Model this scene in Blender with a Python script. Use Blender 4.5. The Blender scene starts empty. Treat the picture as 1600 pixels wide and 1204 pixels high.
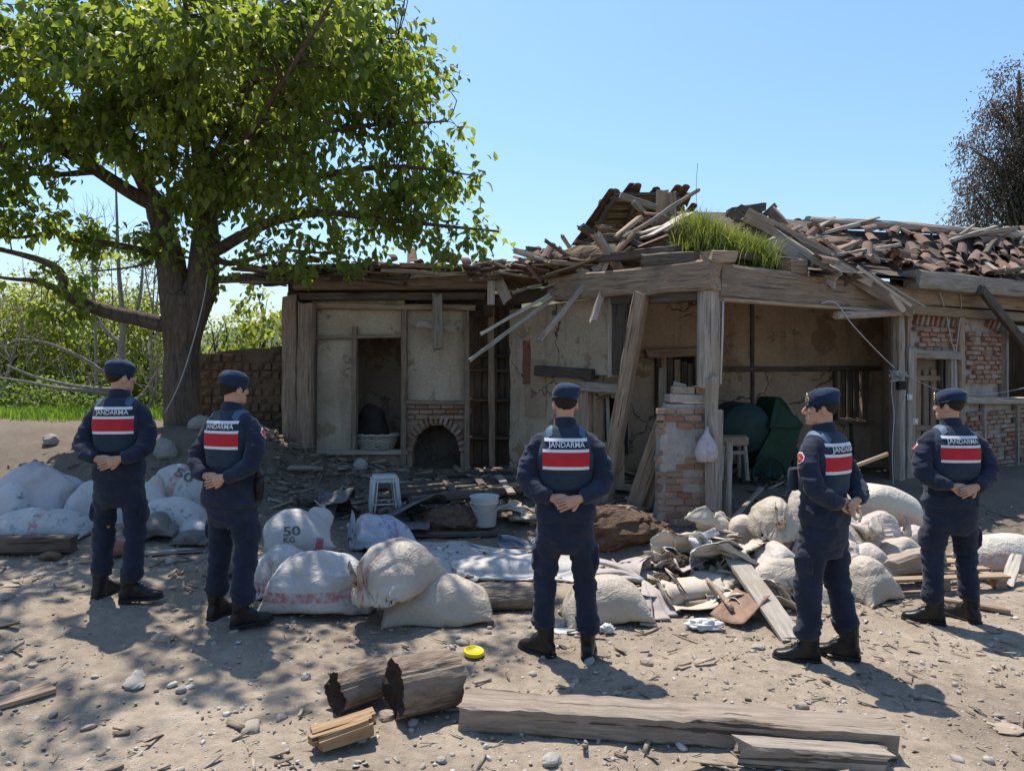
import bpy, bmesh, math, random
import numpy as np
from mathutils import Vector, Matrix
from mathutils.bvhtree import BVHTree

SC = bpy.context.scene
COL = SC.collection
R = math.radians
rng = np.random.RandomState(7)
random.seed(7)

# ------------------------------------------------------------------ camera, sky, sun, exposure
F, HOR, HC = 1155.0, 575.0, 1.9          # focal length and horizon of the photograph in its pixels, eye height in metres
cam_d = bpy.data.cameras.new('camera')
cam_d.sensor_width = 36.0
cam_d.lens = F / 1600 * 36.0
cam_d.shift_y = -(602 - HOR) / 1600.0
cam_d.clip_start, cam_d.clip_end = 0.05, 3000
cam = bpy.data.objects.new('camera', cam_d)
cam.location = (0, 0, HC)
cam.rotation_euler = (R(90), 0, 0)
COL.objects.link(cam)
SC.camera = cam

SUN_DIR = Vector((-0.20, 0.40, 1.0)).normalized()        # towards the sun: high, behind the house, a little left
world = bpy.data.worlds.new('World')
SC.world = world
world.use_nodes = True
wn = world.node_tree
wn.nodes.clear()
sky = wn.nodes.new('ShaderNodeTexSky')
sky.sky_type = 'NISHITA'
sky.sun_disc = False
sky.sun_elevation = math.asin(SUN_DIR.z)
sky.sun_rotation = math.atan2(SUN_DIR.x, SUN_DIR.y)
sky.altitude = 0
sky.air_density = 1.55
sky.dust_density = 1.1
sky.ozone_density = 10.0
bg = wn.nodes.new('ShaderNodeBackground')
bg.inputs['Strength'].default_value = 0.086
wo = wn.nodes.new('ShaderNodeOutputWorld')
wn.links.new(sky.outputs[0], bg.inputs[0])
wn.links.new(bg.outputs[0], wo.inputs[0])

sun_d = bpy.data.lights.new('sun', 'SUN')
sun_d.energy = 3.3
sun_d.angle = R(0.53)
sun_d.color = (1.0, 0.945, 0.86)
sun = bpy.data.objects.new('sun', sun_d)
sun.rotation_euler = (-SUN_DIR).to_track_quat('-Z', 'Y').to_euler()
sun.location = SUN_DIR * 60
COL.objects.link(sun)

SC.view_settings.view_transform = 'Standard'
SC.view_settings.look = 'None'
SC.view_settings.gamma = 1
SC.view_settings.use_curve_mapping = False
SC.view_settings.exposure = 1.12

# ------------------------------------------------------------------ numeric helpers
def _hash(ix, iy, iz, seed):
    h = (ix * 374761393 + iy * 668265263 + iz * 2147483647 + seed * 1274126177) & 0xFFFFFFFF
    h = ((h ^ (h >> 13)) * 1274126177) & 0xFFFFFFFF
    h = h ^ (h >> 16)
    return (h & 0xFFFFFF) / float(0xFFFFFF) * 2 - 1

def vnoise(p, seed=0):
    """smooth value noise in [-1,1] for an (n,3) array"""
    p = np.asarray(p, float)
    i = np.floor(p).astype(np.int64)
    f = p - i
    f = f * f * (3 - 2 * f)
    out = 0
    for dx in (0, 1):
        wx = f[:, 0] if dx else 1 - f[:, 0]
        for dy in (0, 1):
            wy = f[:, 1] if dy else 1 - f[:, 1]
            for dz in (0, 1):
                wz = f[:, 2] if dz else 1 - f[:, 2]
                out = out + wx * wy * wz * _hash(i[:, 0] + dx, i[:, 1] + dy, i[:, 2] + dz, seed)
    return out

def fbm(p, seed=0, octv=4, gain=0.5):
    p = np.asarray(p, float)
    a, s, o = 1.0, 0.0, 0.0
    for k in range(octv):
        o = o + a * vnoise(p * (2.03 ** k) + 11.3 * k, seed + k)
        s += a
        a *= gain
    return o / s

def ridged(p, seed=0, octv=3):
    p = np.asarray(p, float)
    a, s, o = 1.0, 0.0, 0.0
    for k in range(octv):
        o = o + a * (1 - 2 * np.abs(vnoise(p * (2.1 ** k) + 7.7 * k, seed + k)))
        s += a
        a *= 0.5
    return o / s

def sst(a, b, x):
    t = np.clip((np.asarray(x, float) - a) / (b - a), 0, 1)
    return t * t * (3 - 2 * t)

def GZ(x, y):
    """height of the yard"""
    x = np.atleast_1d(np.asarray(x, float)); y = np.atleast_1d(np.asarray(y, float))
    z = 0.09 * np.clip(-x - 1.0, 0, 2.6) * sst(3.4, 5.6, y)
    z = z + 0.12 * sst(5.6, 7.4, y) * sst(-2.2, -3.4, x)
    z = z + 0.28 * sst(8.3, 11.0, y)
    z = z + 0.46 * sst(8.4, 10.6, y) * sst(-2.9, -4.4, x)
    z = z - 0.04 * sst(1.5, 3.0, x) * sst(6, 4, y)
    # dug-out hollow and spoil heap in front of the porch
    d2 = ((x - 1.05) / 0.75) ** 2 + ((y - 7.9) / 0.5) ** 2
    z = z - 0.20 * np.exp(-d2 * 1.6)
    d3 = ((x - 1.25) / 0.55) ** 2 + ((y - 8.75) / 0.35) ** 2
    z = z + 0.26 * np.exp(-d3 * 1.8)
    d4 = ((x + 0.85) / 0.7) ** 2 + ((y - 8.9) / 0.45) ** 2
    z = z + 0.16 * np.exp(-d4 * 1.5)
    d5 = ((x - 2.9) / 0.9) ** 2 + ((y - 7.4) / 0.6) ** 2
    z = z + 0.15 * np.exp(-(((x - 1.75) / 0.62) ** 2 + ((y - 6.62) / 0.45) ** 2) ** 1.5)
    z = z + 0.10 * np.exp(-d5)
    P = np.stack([x, y, x * 0], 1)
    near = sst(40, 14, y)
    z = z + near * (0.035 * fbm(P * 0.9, 3, 3) + 0.012 * fbm(P * 4.5, 5, 3))
    return z

def gz(x, y):
    return float(GZ(x, y)[0])

def at(px, py, Y):
    return Vector(((px - 800) / F * Y, Y, HC - (py - HOR) / F * Y))

def G(px, py):
    """point of the yard seen at a pixel of the photograph"""
    dx, dz = (px - 800) / F, -(py - HOR) / F
    ys = np.linspace(2.5, 60, 4000)
    zz = GZ(dx * ys, ys)
    i = int(np.argmax(HC + dz * ys <= zz))
    y = ys[i]
    return Vector((dx * y, y, zz[i]))

def onplane(px, py, p0, n):
    d = Vector(((px - 800) / F, 1.0, -(py - HOR) / F))
    o = Vector((0, 0, HC))
    t = (p0 - o).dot(n) / d.dot(n)
    return o + d * t

# ------------------------------------------------------------------ objects
def wm(o):
    m = o.matrix_basis.copy() if False else Matrix.LocRotScale(o.location, o.rotation_euler, o.scale)
    if o.parent:
        return wm(o.parent) @ o.matrix_parent_inverse @ m
    return m

def tag(o, label=None, cat=None, group=None, kind=None):
    if label: o['label'] = label
    if cat: o['category'] = cat
    if group: o['group'] = group
    if kind: o['kind'] = kind
    return o

def thing(name, label, cat, loc=(0, 0, 0), rotz=0.0, group=None):
    o = bpy.data.objects.new(name, None)
    o.empty_display_size = 0.1
    COL.objects.link(o)
    o.location = loc
    o.rotation_euler = (0, 0, rotz)
    return tag(o, label, cat, group)

def link(name, me, parent=None, world=True):
    o = bpy.data.objects.new(name, me)
    COL.objects.link(o)
    if parent is not None:
        o.parent = parent
        if world:
            o.matrix_parent_inverse = wm(parent).inverted()
    return o

def mesh(name, V, Fc, mat=None, smooth=False):
    me = bpy.data.meshes.new(name)
    V = np.asarray(V, float)
    me.from_pydata(V.tolist(), [], [tuple(int(i) for i in f) for f in Fc])
    mats = mat if isinstance(mat, (list, tuple)) else [mat]
    for m in mats:
        if m: me.materials.append(m)
    if smooth:
        me.polygons.foreach_set('use_smooth', np.ones(len(me.polygons), bool))
    me.update()
    return me

def fastmesh(name, V, T, mat=None, smooth=False):
    """triangles or quads of one size, numpy arrays"""
    me = bpy.data.meshes.new(name)
    V = np.ascontiguousarray(V, np.float32); T = np.ascontiguousarray(T, np.int32)
    k = T.shape[1]
    me.vertices.add(len(V)); me.vertices.foreach_set('co', V.ravel())
    me.loops.add(T.size); me.loops.foreach_set('vertex_index', T.ravel())
    me.polygons.add(len(T))
    me.polygons.foreach_set('loop_start', np.arange(0, T.size, k, dtype=np.int32))
    me.polygons.foreach_set('loop_total', np.full(len(T), k, np.int32))
    if smooth: me.polygons.foreach_set('use_smooth', np.ones(len(T), bool))
    if mat: me.materials.append(mat)
    me.update(calc_edges=True)
    me.validate()
    return me

class MB:
    """collects shapes, then becomes one mesh"""
    def __init__(s): s.V = []; s.F = []; s.n = 0; s.mi = []
    def add(s, V, Fc, mi=0):
        V = np.asarray(V, float)
        s.V.append(V); s.F += [tuple(int(i) + s.n for i in f) for f in Fc]; s.n += len(V)
        s.mi += [mi] * len(Fc)
        return s
    def arr(s): return np.concatenate(s.V), s.F
    def build(s, name, mat, parent=None, smooth=False, world=True):
        V, Fc = s.arr()
        me = mesh(name, V, Fc, mat, smooth)
        if any(s.mi): me.polygons.foreach_set('material_index', s.mi)
        return link(name, me, parent, world)

def box(c, s, rot=None, jit=0.0, rs=rng):
    c = np.array(c, float); h = np.array(s, float) / 2
    V = np.array([[x, y, z] for z in (-1, 1) for y in (-1, 1) for x in (-1, 1)], float) * h
    if jit: V = V + rs.uniform(-jit, jit, V.shape)
    if rot is not None: V = V @ np.array(rot.to_3x3()).T
    return V + c, [(0, 2, 3, 1), (4, 5, 7, 6), (0, 1, 5, 4), (1, 3, 7, 5), (3, 2, 6, 7), (2, 0, 4, 6)]

def catmull(P, k):
    P = np.asarray(P, float)
    if len(P) < 3 or k <= 1:
        return P
    Q = np.vstack([2 * P[0] - P[1], P, 2 * P[-1] - P[-2]])
    out = []
    for i in range(1, len(Q) - 2):
        a, b, c, d = Q[i - 1], Q[i], Q[i + 1], Q[i + 2]
        for j in range(k):
            t = j / k
            out.append(0.5 * (2 * b + (c - a) * t + (2 * a - 5 * b + 4 * c - d) * t * t + (3 * b - a - 3 * c + d) * t ** 3))
    out.append(P[-1])
    return np.array(out)

def loft(rings, cap=True):
    n = len(rings[0]); V = np.concatenate(rings); Fc = []
    for r in range(len(rings) - 1):
        for i in range(n):
            j = (i + 1) % n
            Fc.append((r * n + i, r * n + j, (r + 1) * n + j, (r + 1) * n + i))
    if cap:
        V = np.vstack([V, rings[0].mean(0), rings[-1].mean(0)])
        a, b = len(V) - 2, len(V) - 1
        m = (len(rings) - 1) * n
        for i in range(n):
            j = (i + 1) % n
            Fc.append((j, i, a)); Fc.append((m + i, m + j, b))
    return V, Fc

def tube(P, rad, n=10, k=1, up=(0, 0, 1), cap=True):
    """swept tube; rad: scalars or (across, along up) pairs"""
    P = np.asarray(P, float)
    rad = np.array([(r, r) if np.isscalar(r) else r for r in (rad if hasattr(rad, '__len__') else [rad] * len(P))], float)
    if k > 1:
        PR = catmull(np.hstack([P, rad]), k)
        P, rad = PR[:, :3], np.maximum(PR[:, 3:], 1e-4)
    T = np.gradient(P, axis=0)
    T /= np.linalg.norm(T, axis=1)[:, None] + 1e-12
    u = np.array(up, float)
    if abs(T[0] @ u) > 0.95 * np.linalg.norm(u): u = np.array((0, 1.0, 0)) if abs(T[0][1]) < 0.9 else np.array((1.0, 0, 0))
    a = np.linspace(0, 2 * math.pi, n, endpoint=False)
    rings = []
    for i in range(len(P)):
        s = np.cross(T[i], u); s /= np.linalg.norm(s) + 1e-12
        u2 = np.cross(s, T[i])
        u = u2 / (np.linalg.norm(u2) + 1e-12)
        rings.append(P[i] + np.cos(a)[:, None] * s * rad[i, 0] + np.sin(a)[:, None] * u * rad[i, 1])
    return loft(rings, cap)

def ell(c, r, n=14, m=8, rot=None):
    rings = []
    a = np.linspace(0, 2 * math.pi, n, endpoint=False)
    for j in range(1, m):
        t = math.pi * j / m
        Q = np.stack([np.cos(a) * math.sin(t), np.sin(a) * math.sin(t), np.full(n, -math.cos(t))], 1) * np.array(r)
        rings.append(Q)
    V, Fc = loft(rings)
    V[-2] = (0, 0, -r[2]); V[-1] = (0, 0, r[2])
    if rot is not None: V = V @ np.array(rot.to_3x3()).T
    return V + np.array(c, float), Fc

def sring(c, rx, ry, e=2.3, n=36, rot=None):
    a = np.linspace(0, 2 * math.pi, n, endpoint=False)
    ca, sa = np.cos(a), np.sin(a)
    Q = np.stack([rx * np.sign(ca) * np.abs(ca) ** (2 / e), ry * np.sign(sa) * np.abs(sa) ** (2 / e), 0 * a], 1)
    if rot is not None: Q = Q @ np.array(rot.to_3x3()).T
    return Q + np.array(c, float)

def remesh(mb, voxel, it=3, fac=0.5):
    V, Fc = mb.arr()
    me = mesh('tmp', V, Fc)
    o = bpy.data.objects.new('tmp', me); COL.objects.link(o)
    m = o.modifiers.new('r', 'REMESH'); m.mode = 'VOXEL'; m.voxel_size = voxel
    if it:
        s = o.modifiers.new('s', 'SMOOTH'); s.factor = fac; s.iterations = it
    dg = bpy.context.evaluated_depsgraph_get()
    me2 = bpy.data.meshes.new_from_object(o.evaluated_get(dg))
    bpy.data.objects.remove(o); bpy.data.meshes.remove(me)
    return me2

def getV(me):
    V = np.empty(len(me.vertices) * 3, np.float32); me.vertices.foreach_get('co', V)
    return V.reshape(-1, 3).astype(float)
def getN(me):
    V = np.empty(len(me.vertices) * 3, np.float32); me.vertex_normals.foreach_get('vector', V)
    return V.reshape(-1, 3).astype(float)
def setV(me, V):
    me.vertices.foreach_set('co', np.ascontiguousarray(V, np.float32).ravel()); me.update()
def finish(me, name, mat):
    me.name = name; me.materials.clear(); me.materials.append(mat)
    me.polygons.foreach_set('use_smooth', np.ones(len(me.polygons), bool)); me.update()
    return me

# ------------------------------------------------------------------ materials
class NT:
    def __init__(s, name):
        s.m = bpy.data.materials.new(name); s.m.use_nodes = True
        s.t = s.m.node_tree; s.n = s.t.nodes; s.n.clear()
        s.out = s.n.new('ShaderNodeOutputMaterial')
    def L(s, a, b): s.t.links.new(a, b)
    def node(s, t, **k):
        x = s.n.new(t)
        for q, v in k.items(): setattr(x, q, v)
        return x
    def coord(s, rnd=True, kind='Object'):
        tc = s.node('ShaderNodeTexCoord')
        if not rnd: return tc.outputs[kind]
        oi = s.node('ShaderNodeObjectInfo')
        mu = s.node('ShaderNodeVectorMath', operation='SCALE'); mu.inputs[0].default_value = (37, 17, 53)
        s.L(oi.outputs['Random'], mu.inputs['Scale'])
        ad = s.node('ShaderNodeVectorMath', operation='ADD')
        s.L(tc.outputs[kind], ad.inputs[0]); s.L(mu.outputs[0], ad.inputs[1])
        return ad.outputs[0]
    def scale(s, v, sc):
        mu = s.node('ShaderNodeVectorMath', operation='MULTIPLY'); s.L(v, mu.inputs[0]); mu.inputs[1].default_value = sc
        return mu.outputs[0]
    def noise(s, v, scale, detail=5, rough=0.6, dist=0.0):
        x = s.node('ShaderNodeTexNoise'); s.L(v, x.inputs['Vector'])
        x.inputs['Scale'].default_value = scale; x.inputs['Detail'].default_value = detail
        x.inputs['Roughness'].default_value = rough; x.inputs['Distortion'].default_value = dist
        return x.outputs['Fac']
    def ramp(s, f, stops):
        x = s.node('ShaderNodeValToRGB'); s.L(f, x.inputs[0]); e = x.color_ramp.elements
        while len(e) < len(stops): e.new(0.5)
        for i, (p, c) in enumerate(stops):
            e[i].position = p; e[i].color = (*c, 1) if len(c) == 3 else c
        return x.outputs[0]
    def mr(s, f, a, b, c=0, d=1):
        x = s.node('ShaderNodeMapRange'); s.L(f, x.inputs[0])
        for i, v in enumerate((a, b, c, d)): x.inputs[i + 1].default_value = v
        return x.outputs[0]
    def mix(s, f, a, b, mode='MIX'):
        x = s.node('ShaderNodeMix', data_type='RGBA', blend_type=mode)
        for v, i in ((f, 0), (a, 6), (b, 7)):
            if hasattr(v, 'links') or hasattr(v, 'is_linked'): s.L(v, x.inputs[i])
            else: x.inputs[i].default_value = v if i == 0 else (*v, 1)
        return x.outputs[2]
    def vary(s, c, amt):
        oi = s.node('ShaderNodeObjectInfo'); h = s.node('ShaderNodeHueSaturation')
        s.L(s.mr(oi.outputs['Random'], 0, 1, 1 - amt, 1 + amt), h.inputs['Value']); s.L(c, h.inputs['Color'])
        return h.outputs[0]
    def bsdf(s, col, rough=0.9, spec=0.25, bump=None, strength=0.4, dist=0.02, **k):
        b = s.node('ShaderNodeBsdfPrincipled')
        if hasattr(col, 'links') or hasattr(col, 'is_linked'): s.L(col, b.inputs['Base Color'])
        else: b.inputs['Base Color'].default_value = (*col, 1)
        if hasattr(rough, 'is_linked'): s.L(rough, b.inputs['Roughness'])
        else: b.inputs['Roughness'].default_value = rough
        b.inputs['Specular IOR Level'].default_value = spec
        for q, v in k.items(): b.inputs[q.replace('_', ' ')].default_value = v
        if bump is not None:
            bp = s.node('ShaderNodeBump'); bp.inputs['Strength'].default_value = strength; bp.inputs['Distance'].default_value = dist
            s.L(bump, bp.inputs['Height']); s.L(bp.outputs[0], b.inputs['Normal'])
        s.L(b.outputs[0], s.out.inputs[0])
        return b

def madd(t, a, b, op='ADD'):
    x = t.node('ShaderNodeMath', operation=op)
    for i, v in enumerate((a, b)):
        if hasattr(v, 'is_linked'): t.L(v, x.inputs[i])
        else: x.inputs[i].default_value = v
    return x.outputs[0]

def simple(name, c, rough=0.8, var=0.25, scale=8, bump=0.2, spec=0.25, dist=0.01, rnd=True, objvar=0.0, **k):
    """one base colour with soft unevenness"""
    t = NT(name); v = t.coord(rnd)
    n = t.noise(v, scale, 6, 0.65)
    c = np.array(c)
    col = t.ramp(n, [(0.3, tuple(c * (1 - var))), (0.7, tuple(np.minimum(c * (1 + var), 1)))])
    if objvar: col = t.vary(col, objvar)
    t.bsdf(col, rough, spec, t.noise(v, scale * 4, 5), bump, dist, **k)
    return t.m

def wood(name, dark, light, stain=None, crack=0.6, var=0.22):
    t = NT(name); v = t.coord()
    g = t.noise(t.scale(v, (1.2, 17, 17)), 2.2, 8, 0.68, 0.3)
    col = t.ramp(g, [(0.28, dark), (0.5, tuple((np.array(dark) + np.array(light)) / 2)), (0.72, light)])
    big = t.noise(v, 2.3, 4, 0.6)
    if stain: col = t.mix(t.mr(big, 0.5, 0.66), col, stain)
    cr = t.noise(t.scale(v, (0.9, 30, 30)), 1.3, 4, 0.5, 0.2)
    line = t.mr(cr, 0.63, 0.68, 0, 1)
    col = t.mix(madd(t, line, crack, 'MULTIPLY'), col, tuple(np.array(dark) * 0.35))
    col = t.vary(col, var)
    h = madd(t, g, madd(t, line, -1.4, 'MULTIPLY'))
    t.bsdf(col, 0.88, 0.2, h, 0.75, 0.012)
    return t.m

# ================================================================== GROUND
def ground_mat():
    t = NT('dry_dirt'); v = t.coord(False)
    a = t.noise(v, 0.9, 8, 0.62)
    col = t.ramp(a, [(0.3, (0.205, 0.164, 0.124)), (0.5, (0.292, 0.236, 0.178)), (0.7, (0.358, 0.294, 0.226))])
    f = t.noise(v, 14, 8, 0.72)
    col = t.mix(1.0, col, t.ramp(f, [(0.25, (0.62, 0.61, 0.60)), (0.55, (1.0, 1.0, 1.0)), (0.8, (1.22, 1.21, 1.19))]), 'MULTIPLY')
    vo = t.node('ShaderNodeTexVoronoi'); t.L(v, vo.inputs['Vector']); vo.inputs['Scale'].default_value = 46
    g = t.node('ShaderNodeSeparateColor'); t.L(vo.outputs['Color'], g.inputs[0])
    peb = madd(t, t.mr(g.outputs[0], 0.88, 0.90), t.mr(vo.outputs['Distance'], 0.42, 0.30), 'MULTIPLY')
    col = t.mix(madd(t, peb, .75, 'MULTIPLY'), col, t.ramp(g.outputs[1], [(0.2, (0.22, 0.20, 0.18)), (0.6, (0.40, 0.36, 0.31)), (0.9, (0.52, 0.48, 0.43))]))
    damp = t.noise(v, 0.55, 5, 0.6)
    col = t.mix(t.mr(damp, 0.55, 0.72, 0, .45), col, (0.18, 0.136, 0.098))
    # litter of bark and dark soil close to the house
    sp = t.node('ShaderNodeSeparateXYZ'); t.L(v, sp.inputs[0])
    ny = madd(t, sp.outputs[1], madd(t, t.noise(v, 1.6, 5), 3.0, 'MULTIPLY'))
    col = t.mix(t.mr(ny, 8.4, 9.9, 0, .7), col, (0.115, 0.090, 0.070))
    gr = t.noise(v, 0.4, 4)
    col = t.mix(t.mr(madd(t, sp.outputs[1], madd(t, gr, 4.0, 'MULTIPLY')), 14.2, 15.4, 0, 1), col, t.ramp(t.noise(v, 3, 5), [(.3, (.05, .075, .02)), (.7, (.12, .16, .04))]))
    h = madd(t, madd(t, f, .8, 'MULTIPLY'), madd(t, peb, .9, 'MULTIPLY'))
    t.bsdf(col, 0.95, 0.15, madd(t, h, t.noise(v, 70, 4), 'ADD'), 0.8, 0.016)
    return t.m
m_ground = ground_mat()

def ground_sheet():
    xs = np.concatenate([[-900, -400, -200, -110, -70, -48, -34, -26, -20, -16, -13], np.linspace(-11, -6, 40), np.linspace(-5.95, 6, 300), np.linspace(6.05, 11, 60), [13, 16, 20, 26, 34, 48, 70, 110, 200, 400, 900]])
    ys = np.concatenate([[-60, -20, -8, -3, 0, 1, 1.8], np.linspace(2.3, 6.5, 140), np.linspace(6.53, 10, 80), np.linspace(10.06, 16, 60), [17, 18.5, 20, 23, 27, 33, 42, 60, 90, 140, 220, 400, 800, 1500]])
    X, Y = np.meshgrid(xs, ys)
    x, y = X.ravel(), Y.ravel()
    z = GZ(x, y)
    P = np.stack([x, y, 0 * x], 1)
    near = (np.abs(x) < 12) & (y > 1) & (y < 17)
    lump = 0.015 * fbm(P * 9, 21, 4) + 0.007 * fbm(P * 30, 22, 2)
    z = z + np.where(near, lump, 0)
    n = len(xs)
    j, i = np.meshgrid(np.arange(len(ys) - 1), np.arange(n - 1), indexing='ij')
    a = (j * n + i).ravel()
    T = np.stack([a, a + 1, a + n + 1, a + n], 1)
    o = link('ground', fastmesh('ground', np.stack([x, y, z], 1), T, m_ground, True))
    tag(o, kind='structure')
ground_sheet()

# distant hill with scrub, seen over the low left roof
def hill():
    xs = np.linspace(-260, 260, 90); ys = np.linspace(120, 330, 40)
    X, Y = np.meshgrid(xs, ys); x, y = X.ravel(), Y.ravel()
    P = np.stack([x, y, 0 * x], 1)
    crest = 26 + 6 * fbm(P * .012, 31, 4)
    z = -1 + crest * sst(118, 175, y) * (1 - .35 * sst(220, 330, y)) + 1.2 * fbm(P * .09, 33, 3)
    z = z * (0.30 + .70 * sst(-90, 0, x)) * (1 - .5 * sst(30, 160, x))
    n = len(xs); j, i = np.meshgrid(np.arange(len(ys) - 1), np.arange(n - 1), indexing='ij'); a = (j * n + i).ravel()
    t = NT('hill_scrub'); v = t.coord(False)
    c = t.ramp(t.noise(v, .09, 8, .7), [(.32, (.045, .06, .03)), (.5, (.10, .11, .05)), (.68, (.19, .17, .11))])
    t.bsdf(c, .95, .1)
    o = link('hill', fastmesh('hill', np.stack([x, y, z], 1), np.stack([a, a + 1, a + n + 1, a + n], 1), t.m, True))
    tag(o, kind='structure')
hill()

# ================================================================== MATERIALS OF THE HOUSE
w_grey = wood('weathered_grey_wood', (0.16, 0.135, 0.112), (0.44, 0.385, 0.325), (0.30, 0.235, 0.175))
w_brown = wood('weathered_brown_wood', (0.14, 0.096, 0.068), (0.42, 0.315, 0.225), (0.23, 0.175, 0.132))
w_dark = wood('dark_old_wood', (0.055, 0.043, 0.035), (0.17, 0.138, 0.11), (0.09, 0.066, 0.052))
w_pale = wood('bleached_pale_wood', (0.26, 0.225, 0.18), (0.52, 0.47, 0.40), (0.34, 0.29, 0.23), 0.4)
w_tan = wood('tan_plank_wood', (0.20, 0.14, 0.09), (0.40, 0.30, 0.20), (0.27, 0.20, 0.14), 0.5)

def plaster(name, c, c2, crack=.8, sc=1.0, straw=.2):
    t = NT(name); v = t.coord(False)
    a = t.noise(v, 1.1 * sc, 7, .62)
    col = t.ramp(a, [(.32, c2), (.62, c)])
    dr = t.noise(t.scale(v, (3, 3, .35)), 1.6, 5, .6)
    col = t.mix(t.mr(dr, .55, .72, 0, .55), col, tuple(np.array(c2) * .62))
    f = t.noise(v, 24, 6, .7)
    col = t.mix(1.0, col, t.ramp(f, [(.3, (.80, .79, .78)), (.7, (1.13, 1.12, 1.10))]), 'MULTIPLY')
    pn = t.mr(t.noise(v, 1.35 * sc, 8, .66), .575, .59)
    col = t.mix(madd(t, pn, .8, 'MULTIPLY'), col, t.ramp(t.noise(t.scale(v, (1, 1, 3)), 16, 5, .7), [(.35, tuple(np.array(c2) * .55)), (.65, tuple(np.array(c2) * np.array((1.0, .88, .78))))]))
    vo = t.node('ShaderNodeTexVoronoi', feature='DISTANCE_TO_EDGE'); vo.inputs['Scale'].default_value = .85
    ad = t.node('ShaderNodeVectorMath', operation='ADD'); t.L(v, ad.inputs[0])
    nz = t.node('ShaderNodeTexNoise'); t.L(v, nz.inputs['Vector']); nz.inputs['Scale'].default_value = 3.2; nz.inputs['Detail'].default_value = 5
    sc_ = t.node('ShaderNodeVectorMath', operation='SCALE'); t.L(nz.outputs['Color'], sc_.inputs[0]); sc_.inputs['Scale'].default_value = .42
    t.L(sc_.outputs[0], ad.inputs[1]); t.L(ad.outputs[0], vo.inputs['Vector'])
    ln = madd(t, t.mr(vo.outputs['Distance'], .004, .010, 1, 0), t.mr(t.noise(v, .8, 2), .50, .56), 'MULTIPLY')
    col = t.mix(madd(t, ln, crack, 'MULTIPLY'), col, (.028, .022, .018))
    t.bsdf(col, .95, .12, madd(t, madd(t, f, t.noise(v, 5, 5)), madd(t, madd(t, ln, -2.5, 'MULTIPLY'), madd(t, pn, -1.6, 'MULTIPLY'))), .5, .025)
    return t.m
m_plaster = plaster('mud_plaster', (.47, .385, .295), (.355, .28, .205))
m_plaster2 = plaster('brown_mud_plaster', (.39, .295, .215), (.275, .20, .14))
m_adobe = plaster('adobe_mud', (.17, .122, .084), (.115, .080, .055), .5, 2)
m_soot_shade = plaster('soot_and_shade_plaster', (.10, .078, .06), (.05, .04, .033), .4)  # real soot on the fireplace back; elsewhere shade put into the colour
m_lime = plaster('grey_lime_render', (.42, .39, .355), (.30, .27, .24), .5, 2.2)
m_red_adobe = plaster('red_adobe', (.27, .135, .085), (.17, .085, .055), .3, 3)

def varied(name, cols, rough=.92, sc=9, bump=.6, val=.2, dirt=(.14, .11, .09), dl=.5):
    """one colour per object out of a short ramp, with grime"""
    t = NT(name); v = t.coord()
    oi = t.node('ShaderNodeObjectInfo')
    col = t.ramp(oi.outputs['Random'], [(i / (len(cols) - 1), c) for i, c in enumerate(cols)])
    n = t.noise(v, sc, 6, .65)
    col = t.mix(t.mr(n, .48, .70, 0, dl), col, dirt)
    f = t.noise(v, sc * 5, 5, .7)
    col = t.mix(1.0, col, t.ramp(f, [(.3, (1 - val,) * 3), (.7, (1 + val,) * 3)]), 'MULTIPLY')
    t.bsdf(col, rough, .15, madd(t, n, f), bump, .008)
    return t.m
m_brick = varied('old_brick', [(.34, .235, .165), (.30, .155, .105), (.36, .27, .205), (.26, .115, .075), (.33, .22, .16), (.22, .15, .115), (.36, .29, .235)])
m_tile = varied('clay_roof_tile', [(.17, .095, .068), (.23, .135, .098), (.13, .092, .075), (.27, .175, .13), (.16, .108, .085), (.21, .145, .115), (.30, .215, .17)], dirt=(.11, .095, .08), dl=.75)
m_stone = varied('field_stone', [(.30, .275, .25), (.38, .355, .325), (.24, .21, .185), (.42, .385, .34), (.33, .28, .235)], sc=6, bump=.5)
m_dark = simple('interior_shade_and_cloth', (.030, .025, .022), .95, .4, 3)  # near-black stands in for shade inside openings; also colours the dark bundle
m_wire = simple('pale_cable', (.42, .41, .39), .6, .1)
m_dwire = simple('dark_cable', (.03, .03, .03), .6, .1)

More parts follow.
